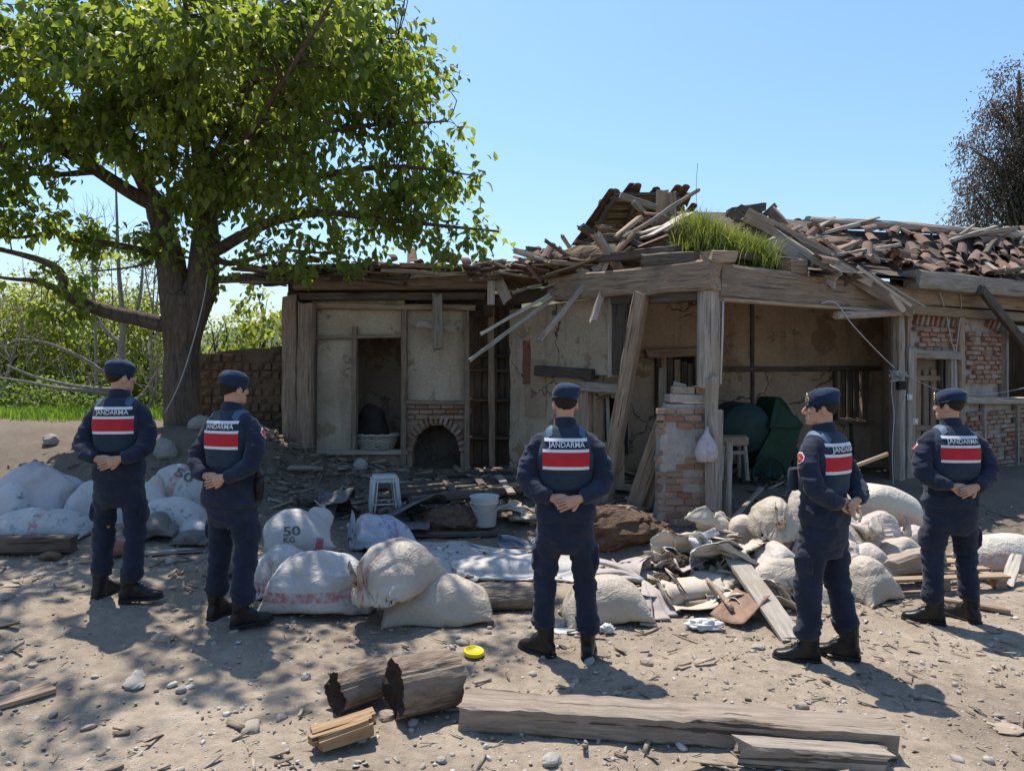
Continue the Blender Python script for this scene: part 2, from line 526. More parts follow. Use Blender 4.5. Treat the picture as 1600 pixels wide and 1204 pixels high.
def beam(name, p0, p1, w, h, mat, parent, face=None, seed=None, jit=.10, segs=None, rnd=False, taper=1.0, bend=0.0, chip=.25, label=None):
    """hewn timber: local X runs along the grain"""
    p0, p1 = Vector(p0), Vector(p1)
    L = (p1 - p0).length
    x = (p1 - p0) / L
    if face is not None: y = Vector(face); y = (y - x * y.dot(x)).normalized()
    else:
        z = Vector((0, 0, 1)); z = z - x * z.dot(x)
        if z.length < .1: y = Vector((0, 1, 0)); y = (y - x * y.dot(x)).normalized()
        else: y = z.normalized().cross(x).normalized()
    z = x.cross(y)
    sd = seed if seed is not None else rng.randint(1 << 20)
    rs = np.random.RandomState(sd)
    segs = segs or max(3, min(22, int(L / max(.09, .5 * max(w, h)))))
    if rnd:
        a = np.linspace(0, 2 * math.pi, 12, endpoint=False) + .2; sec = np.stack([np.cos(a) * .5, np.sin(a) * .5], 1)
    else:
        c = .36 + .08 * rs.rand(8); sec = np.array([(.5, c[0]), (c[1], .5), (-c[2], .5), (-.5, c[3]), (-.5, -c[4]), (-c[5], -.5), (c[6], -.5), (.5, -c[7])])
    n = len(sec); rings = []
    tt = np.linspace(0, 1, segs + 1)
    m = min(w, h)
    tw = rs.uniform(-.06, .06)
    for i, t in enumerate(tt):
        k = 1 + (taper - 1) * t
        q = np.zeros((n, 3)); q[:, 0] = t * L
        ca, sa = math.cos(tw * (t - .5)), math.sin(tw * (t - .5))
        yy, zz = sec[:, 0] * w * k, sec[:, 1] * h * k
        q[:, 1] = yy * ca - zz * sa; q[:, 2] = yy * sa + zz * ca
        P = np.stack([q[:, 0] * 2.2, q[:, 1] * 5 + sd % 97, q[:, 2] * 5], 1)
        q[:, 1] += jit * m * fbm(P, sd % 1000, 3) * 1.3; q[:, 2] += jit * m * fbm(P + 31, sd % 1000 + 7, 3) * 1.3
        q[:, 2] += bend * L * (4 * t * (1 - t))
        q[:, 1] += .25 * jit * m * rs.uniform(-1, 1, n); q[:, 2] += .25 * jit * m * rs.uniform(-1, 1, n)
        if i in (0, segs): q[:, 0] += rs.uniform(-1, 1, n) * chip * min(m, .12)
        rings.append(q)
    V, Fc = loft(rings)
    o = link(name, mesh(name, V, Fc, mat), None)
    M = Matrix((x, y, z)).transposed().to_4x4(); M.translation = p0
    o.matrix_world = M
    o.location, rot, _ = M.decompose(); o.rotation_euler = rot.to_euler()
    if parent is not None:
        o.parent = parent; o.matrix_parent_inverse = wm(parent).inverted()
    if label: o['label'] = label
    return o

def panel(name, corners, thick, inward, mat, parent, nu=24, nv=20, amp=.02, seed=1, hole=None, ragged=0.0):
    """wall slab: corners bottom-left, bottom-right, top-right, top-left of its outer face"""
    a, b, c, d = [np.array(v, float) for v in corners]
    nrm = np.array(inward, float)
    u = np.linspace(0, 1, nu + 1); v = np.linspace(0, 1, nv + 1)
    U, W = np.meshgrid(u, v); U, W = U.ravel()[:, None], W.ravel()[:, None]
    P = a * (1 - U) * (1 - W) + b * U * (1 - W) + c * U * W + d * (1 - U) * W
    up = np.array((0, 0, 1.0)); al = (b - a) / np.linalg.norm(b - a)
    dsp = amp * (fbm(P * 1.3 + seed, seed, 3) + .5 * fbm(P * 6 + seed, seed + 3, 3))
    if ragged:
        e = W[:, 0] > .999
        P[e] += up * (ragged * fbm(P[e] * 2.3, seed + 8, 4))[:, None]
    Fr = P + nrm * dsp[:, None]; Bk = P + nrm * thick
    n = len(P); V = np.vstack([Fr, Bk]); k = nu + 1; Fc = []
    keep = np.ones((nv, nu), bool)
    if hole is not None:
        for j in range(nv):
            for i in range(nu):
                keep[j, i] = not hole((i + .5) / nu, (j + .5) / nv)
    for j in range(nv):
        for i in range(nu):
            if not keep[j, i]: continue
            q = (j * k + i, j * k + i + 1, (j + 1) * k + i + 1, (j + 1) * k + i)
            Fc.append(q); Fc.append(tuple(x + n for x in reversed(q)))
            for (dj, di, s0, s1) in ((-1, 0, 1, 0), (0, 1, 2, 1), (1, 0, 3, 2), (0, -1, 0, 3)):
                jj, ii = j + dj, i + di
                if jj < 0 or ii < 0 or jj >= nv or ii >= nu or not keep[jj, ii]:
                    Fc.append((q[s0], q[s1], q[s1] + n, q[s0] + n))
    return link(name, mesh(name, V, Fc, mat), parent)

# ------------------------------------------------------------------ shared small meshes
def tile_mesh(seed):
    rs = np.random.RandomState(seed); V, Fc = [], []
    n = 6
    for yy, r in ((0, .092), (.42, .074)):
        for rr in (r, r - .013):
            for i in range(n + 1):
                t = math.pi * (.06 + .88 * i / n)
                V.append((math.cos(t) * rr + rs.uniform(-.002, .002), yy + rs.uniform(-.008, .008), math.sin(t) * rr * .82))
    k = n + 1
    for i in range(n):
        Fc += [(i, i + 1, 2 * k + i + 1, 2 * k + i), (k + i + 1, k + i, 3 * k + i, 3 * k + i + 1), (i + 1, i, k + i, k + i + 1), (2 * k + i, 2 * k + i + 1, 3 * k + i + 1, 3 * k + i)]
    Fc += [(0, 2 * k, 3 * k, k), (n, k + n, 3 * k + n, 2 * k + n)]
    return mesh('roof_tile', V, Fc, m_tile)
TILES = [tile_mesh(i) for i in range(3)]

def brick_mesh(seed, s=(.205, .10, .062), mat=None):
    rs = np.random.RandomState(seed)
    V, Fc = box((0, 0, 0), s, None, .005, rs)
    bm = bmesh.new(); vs = [bm.verts.new(v) for v in V]
    for f in Fc: bm.faces.new([vs[i] for i in f])
    bmesh.ops.bevel(bm, geom=list(bm.edges), offset=.006, segments=1, affect='EDGES')
    for v in bm.verts: v.co += Vector(rs.uniform(-.0025, .0025, 3))
    me = bpy.data.meshes.new('brick'); bm.to_mesh(me); bm.free(); me.materials.append(mat or m_brick)
    return me
BRICKS = [brick_mesh(i) for i in range(4)]

def place(name, me, loc, M3, parent, scale=(1, 1, 1)):
    o = bpy.data.objects.new(name, me); COL.objects.link(o)
    o.location = loc; o.rotation_euler = M3.to_euler() if not isinstance(M3, tuple) else M3; o.scale = scale
    if parent is not None:
        o.parent = parent; o.matrix_parent_inverse = wm(parent).inverted()
    return o

def basis(x, z):
    x = Vector(x).normalized(); z = Vector(z); z = (z - x * z.dot(x)).normalized()
    return Matrix((x, z.cross(x), z)).transposed()

# ================================================================== THE RUINED HOUSE
Cn = Vector((2.36, 8.8, 0))
uF = Vector((math.cos(R(31)), math.sin(R(31)), 0)); nF = Vector((-uF.y, uF.x, 0))
sS = Vector((-2.41, 2.9, 0)).normalized(); nS = Vector((sS.y, -sS.x, 0))
YL = 11.7
def FP(px, py, off=0.0): return onplane(px, py, Cn + nF * off, nF)
def SP(px, py, off=0.0): return onplane(px, py, Cn + nS * off, nS)
def LP(px, py, off=0.0): return at(px, py, YL + off)
qb0, qb1 = at(960, 575, 11.6), at(1420, 575, 12.15)
uB = Vector((qb1.x - qb0.x, qb1.y - qb0.y, 0)).normalized(); nB = Vector((-uB.y, uB.x, 0))
def BP(px, py, off=0.0): return onplane(px, py, Vector((qb0.x, qb0.y, 0)) + nB * off, nB)
def drop(p, z=None): return Vector((p.x, p.y, gz(p.x, p.y) - .05 if z is None else z))

house = thing('ruined_house', 'ruined timber and mud-plaster house with collapsed tiled roof behind the sacks', 'house', (1.2, 11.2, gz(1.2, 11.2)))
H_ = house
lf = Vector((0, 1, 0))

# ---- left wing: walls
def lpan(x0, y0, x1, y1, off, mat, seed, thick=.18, hole=None, nu=22, nv=20, amp=.02, name='wall_panel'):
    return panel(name, (LP(x0, y1, off), LP(x1, y1, off), LP(x1, y0, off), LP(x0, y0, off)), thick, (0, 1, 0), mat, H_, nu, nv, amp, seed, hole)
lpan(488, 468, 632, 527, .04, m_plaster, 3)
lpan(488, 526, 556, 712, .05, m_plaster, 5, amp=.03)
lpan(630, 484, 731, 632, .05, m_plaster, 8)
lpan(470, 708, 640, 745, .06, m_plaster2, 9, amp=.05)
arch = lambda u, v: ((u - .5) / .40) ** 2 + (max(v - .28, 0) / .42) ** 2 < 1
lpan(634, 630, 729, 742, .06, m_plaster2, 12, .3, arch, 40, 36, .015, 'fireplace')
panel('fireplace_back', (LP(630, 745, .42), LP(734, 745, .42), LP(734, 640, .42), LP(630, 640, .42)), .1, (0, 1, 0), m_soot_shade, H_, 8, 8, .03, 4)
# inner room behind the doorway opening, and the shell of the wing
panel('inner_wall', (at(540, 740, 13.0), at(650, 740, 13.0), at(650, 470, 13.0), at(540, 470, 13.0)), .1, (0, 1, 0), m_plaster2, H_, 8, 8, .03, 6)
panel('inner_wall', (LP(626, 735, .24), (LP(626, 735, .24) + Vector((.15, 1.1, 0))), (LP(626, 480, .24) + Vector((.15, 1.1, 0))), LP(626, 480, .24)), .08, (1, 0, 0), m_plaster2, H_, 6, 6, .02, 16)
XL = LP(446, 600).x
panel('back_wall', ((XL, 14.5, .1), (1.4, 14.5, .1), (1.4, 14.5, 3.0), (XL, 14.5, 3.0)), .3, (0, 1, 0), m_plaster2, H_, 20, 10, .05, 7, None, .25)
panel('end_wall', ((XL, 14.5, .1), (XL, 11.75, .1), (XL, 11.75, 3.1), (XL, 14.5, 3.1)), .25, (1, 0, 0), m_adobe, H_, 14, 12, .05, 17)
panel('roof_deck', ((XL - .2, 11.75, 3.26), (.1, 11.75, 3.26), (.1, 14.6, 3.42), (XL - .2, 14.6, 3.42)), .05, (0, 0, 1), w_dark, H_, 20, 12, .04, 71, lambda u, v: (.55 < u < .78 and .12 < v < .9))
# fireplace bricks: courses under the mantle and the arch ring
for r in range(3):
    for c in range(5):
        p = LP(641 + c * 20.2 + (r % 2) * 7 - 2, 634.5 + r * 8.2, .035)
        place('brick', BRICKS[(r + c) % 4], p, (rng.uniform(-.03, .03), rng.uniform(-.03, .03), rng.uniform(-.05, .05)), H_, (.95, 1, 1))
for i in range(17):
    t = math.pi * (i + .5) / 17
    p = LP(681.5 - math.cos(t) * 42, 706 - math.sin(t) * 52, .035)
    place('brick', BRICKS[i % 4], p, (0, -math.atan2(math.sin(t) * 52, -math.cos(t) * 42) + 0, 0), H_, (.62, 1, .82))
# ---- left wing: timbers
def lb(x0, y0, x1, y1, w, h, mat, off=0.0, name='beam', **k): return beam(name, LP(x0, y0, off), LP(x1, y1, off), w, h, mat, H_, face=lf, **k)
lb(455, 462, 455, 745, .22, .24, w_brown, -.02, 'post', seed=3)
lb(479, 474, 476, 746, .26, .27, w_brown, -.16, 'post', seed=4, rnd=True, jit=.07)
lb(492, 472, 490, 738, .1, .07, w_dark, -.02, 'post')
lb(555, 512, 553, 712, .1, .075, w_brown, -.02, 'post')
lb(632, 482, 631, 742, .13, .085, w_brown, -.03, 'post')
lb(729, 486, 730, 742, .13, .085, w_brown, -.03, 'post')
lb(489, 527.5, 631, 524.5, .1, .055, w_brown, -.01, 'rail')
lb(634, 628, 730, 629, .12, .06, w_brown, -.02, 'mantel_shelf')
lb(486, 707, 637, 705.5, .12, .075, w_grey, -.03, 'rail')
lb(560, 738, 640, 737, .3, .12, w_grey, -.35, 'doorstep')
lb(462, 441, 772, 440, .28, .25, w_brown, -.12, seed=31, jit=.06)
lb(470, 464, 760, 463, .22, .12, w_dark, .0, seed=32)
lb(486, 478, 742, 481, .16, .09, w_brown, -.02, seed=33)
lb(683, 462, 685, 545, .06, .155, w_grey, -.30, 'hanging_board', chip=.9)
lb(651, 506, 713, 513, .03, .10, w_grey, -.22, 'cross_board', chip=.9)
for i in range(9):
    x = 470 + i * 33
    beam('rafter', LP(x, 428, -.45) + Vector((0, 0, rng.uniform(-.02, .02))), LP(x + rng.uniform(-4, 4), 428, 0) + Vector((0, 2.8, .18)), .1, .1, w_dark, H_, rnd=True)
panel('wall_panel', (LP(450, 492, .16), LP(770, 494, .16), LP(770, 432, .16), LP(450, 432, .16)), .1, (0, 1, 0), m_soot_shade, H_, 20, 6, .03, 72)  # added dark backing closes the sky gap under the eave; shade as colour
# recess between the wings: dark plank cupboard
for i in range(6):
    x = 734 + i * 12.5
    beam('plank', at(x, 745, 12.55 + .02 * (i % 2)), at(x + .5, 478, 12.55 + .02 * (i % 2)), .13, .03, w_dark, H_, face=uF if False else Vector((1, 0, 0)))
panel('inner_wall', (at(728, 750, 12.7), at(815, 750, 12.7), at(815, 470, 12.7), at(728, 470, 12.7)), .1, (0, 1, 0), m_soot_shade, H_, 8, 8, .02, 26)  # recess shade put into the dark colour of this backing, not soot
for y in (556, 578, 624, 683): beam('shelf', at(733, y, 12.42), at(800, y + 1, 12.42), .22, .05, w_dark, H_)
beam('post', at(767, 478, 12.2), at(769, 742, 12.2), .1, .1, w_brown, H_, face=lf)

# ---- side wall of the right wing
def span(x0, x1, yt0, yt1, yb0, yb1, off, mat, seed, thick=.18, amp=.03, name='wall_panel', hole=None, nu=24, nv=24):
    return panel(name, (SP(x0, yb0, off), SP(x1, yb1, off), SP(x1, yt1, off), SP(x0, yt0, off)), thick, tuple(nS), mat, H_, nu, nv, amp, seed, hole)
span(797, 959, 484, 462, 584, 586, .10, m_plaster, 41)
span(797, 911, 583, 585, 742, 772, .11, m_plaster, 42)
span(905, 931, 586, 588, 770, 778, .13, m_plaster2, 44)
span(931, 962, 600, 600, 620, 622, .13, m_plaster2, 46, nu=6, nv=4)
span(931, 962, 690, 692, 778, 786, .13, m_plaster2, 47, nu=8, nv=8)
span(925, 968, 600, 600, 710, 712, .55, m_dark, 48, nu=4, nv=4)  # near-black sheet behind the wall hole, shade given as colour
for x in (934, 941, 949): beam('plank', SP(x, 618, .32), SP(x + 2, 692, .32), .03, .05, w_grey, H_)
span(820, 852, 560, 562, 650, 652, .085, m_plaster2, 51, .04, .012, 'plaster_patch')
span(817, 828, 532, 530, 600, 600, .075, m_red_adobe, 52, .05, .03, 'adobe_patch', None, 6, 16)
def sb(x0, y0, x1, y1, w, h, mat, off=0.0, name='beam', **k): return beam(name, SP(x0, y0, off), SP(x1, y1, off), w, h, mat, H_, face=tuple(nS), **k)
sb(843, 579, 930, 585, .2, .15, w_dark, .08, seed=61)
sb(908, 603, 968, 607, .16, .14, w_grey, .04, seed=62)
sb(916, 612, 914, 770, .1, .16, w_brown, .08, 'post')
sb(970, 462, 969, 586, .07, .26, w_dark, .02, 'plank', seed=63)
sb(955, 462, 956, 590, .1, .09, w_grey, .05, 'post')
beam('leaning_post', SP(1003, 457, -.12), drop(SP(944, 735, -.30)), .21, .17, w_brown, H_, seed=64, jit=.07, label='leaning brown prop post')
beam('leaning_post', SP(1042, 640, -.05), drop(SP(985, 812, -.35)), .1, .2, w_brown, H_, seed=65, label='short leaning beam end')
beam('plank', SP(1050, 655, -.02), drop(SP(1006, 806, -.2)), .05, .12, w_tan, H_, seed=66)
# beams carried by the corner
sb(1122, 430, 868, 452, .30, .36, w_brown, -.02, seed=71, jit=.09)
sb(1098, 459, 962, 466, .22, .17, w_dark, .06, seed=72)
sb(880, 456, 738, 474, .20, .20, w_dark, .08, seed=73)
sb(1092, 402, 1010, 408, .22, .14, w_dark, -.04, seed=74, jit=.18)
sb(1060, 392, 930, 404, .18, .12, w_dark, .1, seed=75, jit=.18)

# ---- corner post, front beam
beam('corner_post', SP(1108, 456, .0), SP(1106, 606, .02), .27, .27, w_grey, H_, face=tuple(nF), rnd=True, seed=81, jit=.05)
beam('corner_post', SP(1112, 590, -.06), drop(SP(1112, 806, -.06)), .12, .11, w_grey, H_, face=tuple(nF), seed=82)
def fb(x0, y0, x1, y1, w, h, mat, off=0.0, name='beam', **k): return beam(name, FP(x0, y0, off), FP(x1, y1, off), w, h, mat, H_, face=tuple(nF), **k)
fb(1114, 440, 1420, 472, .30, .43, w_brown, .0, seed=83, jit=.06, taper=.86)
fb(1126, 468, 1402, 488, .12, .045, w_tan, -.12, 'board', seed=84, jit=.05)
fb(1306, 492, 1424, 487, .11, .11, w_grey, -.18, 'pole', rnd=True, seed=85)
fb(1104, 402, 1142, 402, .2, .14, w_brown, -.08, 'block', seed=86)
fb(1226, 417, 1250, 417, .2, .20, w_brown, -.02, 'block', seed=87)
fb(1258, 420, 1398, 452, .2, .12, w_dark, .05, seed=88)
# right posts and door
fb(1403, 488, 1404, 775, .14, .14, w_grey, -.04, 'post', seed=91)
fb(1394, 494, 1395, 770, .05, .10, w_dark, .02, 'post', seed=90)
fb(1416, 490, 1417, 775, .10, .09, w_brown, .04, 'post', seed=92)
fb(1424, 543, 1421, 778, .06, .20, w_grey, -.06, 'board', seed=93)
fb(1424, 553, 1496, 556, .12, .13, w_grey, -.02, 'lintel', seed=94)
fb(1486, 558, 1487, 775, .10, .17, w_grey, .01, 'door_post', seed=95)
fb(1499, 486, 1499, 775, .12, .13, w_brown, -.01, 'post', seed=96)
door = panel('door', (FP(1428, 770, .20), FP(1482, 775, .20), FP(1482, 560, .20), FP(1428, 560, .20)), .04, tuple(nF), w_brown, H_, 4, 4, .0, 3)
for i in range(4):
    x = 1434 + i * 12
    beam('plank', FP(x, 770, .165), FP(x, 577 + (i % 2), .165), .03, .138, w_brown, door, face=tuple(nF))
for y in (590, 668): beam('rail', FP(1430, y, .135), FP(1476, y + 1.5, .135), .03, .08, w_brown, door, face=tuple(nF))
fb(1472, 562, 1473, 770, .06, .10, w_dark, .12, 'door_frame')
# brick infill
def fpan(x0, y0, x1, y1, off, mat, seed, thick=.2, hole=None, name='wall_panel', nu=18, nv=18, amp=.015):
    return panel(name, (FP(x0, y1, off), FP(x1, y1 + (x1 - x0) * .01, off), FP(x1, y0 + (x1 - x0) * .06, off), FP(x0, y0, off)), thick, tuple(nF), mat, H_, nu, nv, amp, seed, hole)
fpan(1422, 478, 1500, 552, .06, m_lime, 101)
fpan(1503, 482, 1572, 622, .06, m_lime, 102)
fpan(1500, 616, 1800, 790, .06, m_lime, 103, nu=30)
fpan(1640, 482, 1800, 630, .06, m_lime, 104)
fpan(1560, 500, 1665, 640, .8, m_dark, 105)  # near-black sheet for the dim room behind the window, shade as colour
fpan(1410, 545, 1500, 780, .75, m_dark, 106)  # near-black sheet behind the door, shade put into its colour
def courses(x0, x1, ytop, ybot, skip, off=.045, tilt=0.0):
    a = FP(x0, ybot, off); b = FP(x1, ybot, off); top = FP(x0, ytop, off).z
    L = (b - a).length; n = int((top - a.z) / .076); B3 = basis(uF, (0, 0, 1))
    for r in range(n):
        x = rng.uniform(-.02, .05) + (r % 2) * .1
        while x < L - .08:
            if rng.rand() > skip:
                p = a + uF * (x + .1) + Vector((0, 0, .04 + r * .076 + rng.uniform(-.004, .004))) + nF * rng.uniform(-.006, .010)
                M3 = B3 @ Matrix.Rotation(rng.uniform(-.03, .03) + tilt, 3, 'Y') @ Matrix.Rotation(rng.uniform(-.04, .04), 3, 'Z')
                place('brick', BRICKS[rng.randint(4)], p, M3, H_, (rng.uniform(.85, 1.05), 1, rng.uniform(.92, 1.04)))
            x += .225
courses(1426, 1488, 506, 550, .06)
courses(1506, 1566, 512, 600, .10)
courses(1508, 1640, 640, 770, .14)
for i in range(8):
    p = FP(1430 + i * 8.0, 498 + i * .5, .045)
    place('brick', BRICKS[i % 4], p, basis(uF, (0, 0, 1)) @ Matrix.Rotation(-1.15 - .1 * rng.rand(), 3, 'Y'), H_, (.95, 1, .95))
for i in range(4):
    p = FP(1543 + i * 6.5, 503 + i * 3, .045)
    place('brick', BRICKS[i % 4], p, basis(uF, (0, 0, 1)) @ Matrix.Rotation(-.9 - .1 * rng.rand(), 3, 'Y'), H_, (.95, 1, .95))
fb(1502, 624, 1800, 630, .18, .115, w_grey, -.01, 'rail', seed=107)
fb(1537, 632, 1537, 765, .08, .07, w_grey, .0, 'post'); fb(1588, 634, 1588, 775, .08, .08, w_grey, .0, 'post')
fb(1569, 512, 1569, 620, .12, .075, w_grey, -.02, 'window_frame', seed=108)
fb(1566, 513, 1650, 519, .14, .12, w_grey, -.02, 'window_frame', seed=109)
fb(1440, 764, 1800, 782, .30, .38, w_grey, -.12, 'sill_log', rnd=True, seed=110)
fb(1418, 461, 1800, 486, .14, .27, w_brown, .02, seed=111, jit=.05)
fb(1416, 484, 1800, 510, .16, .14, w_tan, -.01, seed=112, jit=.06)
fb(1424, 436, 1800, 474, .24, .26, w_grey, -.22, seed=113, jit=.12)
panel('wall_panel', (FP(1400, 492, .20), FP(1800, 512, .20), FP(1800, 428, .20), FP(1400, 424, .20)), .1, tuple(nF), m_soot_shade, H_, 20, 6, .03, 73)  # dark panel added behind the beams where sky showed; its tone imitates shade
beam('brace', FP(1533, 452, -.40), FP(1618, 560, -.12), .08, .15, w_dark, H_, face=tuple(nF), seed=114)

# ---- porch: back wall, floor level, openings
def door_hole(x0, y0, x1, y1, X0, Y0, X1, Y1):
    return lambda u, v: x0 < X0 + (X1 - X0) * u < x1 and y0 < Y1 + (Y0 - Y1) * v < y1
h1 = door_hole(1030, 555, 1086, 760, 940, 455, 1420, 760); h2 = door_hole(1305, 578, 1351, 655, 940, 455, 1420, 760)
panel('porch_wall', (BP(940, 760), BP(1420, 760), BP(1420, 455), BP(940, 455)), .18, tuple(nB), m_plaster2, H_, 60, 40, .035, 121, lambda u, v: h1(u, v) or h2(u, v))
panel('inner_wall', (BP(1010, 770, .5), BP(1110, 770, .5), BP(1110, 520, .5), BP(1010, 520, .5)), .1, tuple(nB), m_soot_shade, H_, 6, 6, .02, 122)  # dark backing behind the doorway; room shade put into its colour
panel('inner_wall', (BP(1290, 700, .5), BP(1370, 700, .5), BP(1370, 550, .5), BP(1290, 550, .5)), .1, tuple(nB), m_dark, H_, 6, 6, .02, 123)  # window opening backed by near-black colour in place of shade
def bb(x0, y0, x1, y1, w, h, mat, off=-.03, name='beam', **k): return beam(name, BP(x0, y0, off), BP(x1, y1, off), w, h, mat, H_, face=tuple(nB), **k)
bb(1010, 553, 1095, 549, .12, .14, w_brown, name='lintel'); bb(1028, 555, 1027, 735, .1, .08, w_dark, name='door_post'); bb(1088, 552, 1088, 735, .1, .08, w_dark, name='door_post')
for i, x in enumerate((1037, 1047, 1058, 1069, 1079)): bb(x, 556 + 3 * i, x, 735, .03, .09, w_dark if i % 2 else w_brown, .12, 'plank')
bb(1035, 575, 1033, 700, .04, .12, w_grey, -.12, 'board')
bb(1112, 577, 1398, 575, .1, .075, w_dark, -.01, 'rail'); bb(1175, 470, 1176, 720, .06, .05, w_dark, -.015, 'post'); bb(1296, 577, 1360, 574, .12, .06, w_dark, -.04, 'window_frame')
bb(1304, 575, 1305, 660, .1, .05, w_dark, -.03, 'window_frame'); bb(1352, 575, 1352, 660, .1, .05, w_dark, -.03, 'window_frame'); bb(1292, 658, 1362, 659, .14, .05, w_brown, -.05, 'window_sill')
for x in (1316, 1327, 1338): bb(x, 578, x, 656, .03, .085, w_dark, .10, 'plank')
bb(1330, 662, 1331, 740, .06, .05, w_dark, -.015, 'post')
# side closure of the porch at the right, behind the post
panel('porch_wall', (FP(1399, 775, .1), FP(1399, 775, .1) + Vector((.55, 1.6, 0)), FP(1399, 480, .1) + Vector((.55, 1.6, 0)), FP(1399, 480, .1)), .15, tuple(uF), m_plaster, H_, 14, 18, .03, 124)
# ---- brick pillar under the corner
pz = gz(2.05, 8.95)
pillar = MB()
rows = []
for k in range(15):
    z = pz - .1 + k * (1.57 - pz) / 14
    hw = .325 - .012 * (k / 14) - (.05 * max(0, (k - 11) / 3)); cx = 2.09 + .04 * max(0, (k - 11) / 3)
    q = sring((cx, 9.02, z), hw, .17, 9, 40); q[:, :2] += .016 * np.stack([fbm(q * 5, 5, 3), fbm(q * 5 + 9, 6, 3)], 1)
    if k < 3: q[:, :2] += (q[:, :2] - np.array((cx, 9.02))) * (.25 - .08 * k) * .6
    rows.append(q)
pillar.add(*loft(rows))
pl = pillar.build('pillar', m_lime, H_)
for r in range(17):
    x = -.33 + (r % 2) * .1
    while x < .26:
        vis = r < 8 or x > -.02 - .06 * (r % 3) or r >= 15
        if vis and rng.rand() > .08:
            place('brick', BRICKS[rng.randint(4)], (2.09 + x + .08, 8.872 + rng.uniform(-.012, .010), pz + .03 + r * .083), (rng.uniform(-.03, .03), rng.uniform(-.03, .03), rng.uniform(-.06, .06)), pl, (rng.uniform(.85, 1.05), 1, rng.uniform(.95, 1.1)))
        x += .225
    if rng.rand() < .6: place('brick', BRICKS[rng.randint(4)], (1.80 + rng.uniform(-.02, .03), 8.96, pz + .03 + r * .083), (0, rng.uniform(-.05, .05), 1.5 + rng.uniform(-.1, .1)), pl)
for x, z, w_, me_s in ((1.96, 1.645, .42, 0), (2.25, 1.635, .0, 1)):
    pass
slab = brick_mesh(91, (.50, .26, .10), m_stone); place('slab', slab, (2.13, 8.98, 1.535), (0, .02, .05), pl)
b1 = brick_mesh(92, (.26, .2, .09), m_brick); place('brick', b1, (2.07, 8.98, 1.632), (0, .04, -.06), pl); place('brick', b1, (2.30, 8.98, 1.636), (0, -.02, .1), pl, (.72, 1, 1))
b3 = brick_mesh(93, (.12, .10, .05), m_stone); place('stone', b3, (2.03, 8.96, 1.70), (.1, .2, .4), pl)
# boards propped beside the pillar, conduit
beam('plank', FP(1124, 640, -.05), drop(FP(1121, 800, -.05)), .03, .11, w_grey, H_, face=tuple(nF), seed=131)
beam('pole', FP(1139, 690, .0), drop(FP(1136, 800, -.02)), .09, .09, w_grey, H_, rnd=True, seed=132)
MB().add(*tube([FP(1130, 470, -.16), FP(1129, 520, -.16), FP(1126, 600, -.14)], .012, 8)).build('conduit', m_wire, H_, True)

# ---- right roof
def EV(px, off=-.30): return FP(px, 415 + (px - 1265) * .075, off)
rg0, rg1 = at(1265, 352, 12.58), at(1640, 372, 13.9)
def roofP(a, b):
    e = EV(1262 + (1790 - 1262) * a); r = rg0.lerp(rg1 + (rg1 - rg0) * .25, a)
    p = e.lerp(r, b)
    return p - Vector((0, 0, .16 * math.sin(math.pi * b) * (1 - .6 * a)))
dV = [[roofP(i / 16, j / 8) for i in range(17)] for j in range(9)]
V = np.array([tuple(p) for r in dV for p in r]); n = len(V); V = np.vstack([V - (0, 0, .05), V - (0, 0, .10)])
Fc = []
for j in range(8):
    for i in range(16):
        q = (j * 17 + i, j * 17 + i + 1, (j + 1) * 17 + i + 1, (j + 1) * 17 + i); Fc += [q, tuple(x + n for x in reversed(q))]
link('roof_deck', mesh('roof_deck', V, Fc, w_dark), H_)
nt = 0
for c in range(29):
    a = (c + .5) / 29
    for r in range(6):
        b = r / 6.0 + .02
        if c < 11 and r < (11 - c) * .22 and rng.rand() < .7: continue
        if rng.rand() < .13: continue
        p, q = roofP(a, b), roofP(a, min(b + .14, 1))
        dis = .22 + .35 * (1 - a) ** 2 + (.12 if r < 2 else 0)
        M3 = basis((roofP(min(a + .02, 1), b) - roofP(a, b)), Vector((0, 0, 1)))
        d = (q - p).normalized(); xx = (roofP(min(a + .03, 1), b) - p); xx = (xx - d * xx.dot(d)).normalized()
        M3 = Matrix((xx, d, xx.cross(d))).transposed()
        M3 = M3 @ Matrix.Rotation(rng.normal(0, dis), 3, 'Z') @ Matrix.Rotation(rng.normal(0, dis * .6), 3, 'Y') @ Matrix.Rotation(rng.normal(0, .07) - .06, 3, 'X')
        place('roof_tile', TILES[nt % 3], p + Vector((rng.normal(0, .03), rng.normal(0, .03), .03 + abs(rng.normal(0, .03)))), M3, H_, (1.1, rng.uniform(.75, 1.12), 1.0)); nt += 1
for i in range(22):
    a = rng.uniform(0, .75); b0 = rng.uniform(0, .9); p = roofP(a, b0) + Vector((0, 0, .10)); q = roofP(min(a + rng.uniform(-.05, .22), 1), min(max(b0 + rng.uniform(-.5, .35), 0), 1)) + Vector((0, 0, rng.uniform(.08, .22)))
    if (q - p).length > .25: beam('broken_rafter', p, q, rng.uniform(.04, .12), rng.uniform(.03, .08), (w_dark, w_brown, w_grey)[rng.randint(3)], H_, jit=.25, chip=1)
beam('ridge_pole', at(1262, 346, 12.5), at(1700, 378, 14.1), .2, .17, w_grey, H_, rnd=True, seed=141, bend=.006, jit=.12)
for x in (1415, 1575): beam('strut', at(x, 362, 12.95 + (x - 1415) * .004), at(x + 3, 410, 12.9 + (x - 1415) * .004), .12, .12, w_dark, H_)
beam('rafter', at(1420, 368, 13.0), at(1475, 402, 12.6), .1, .1, w_dark, H_)
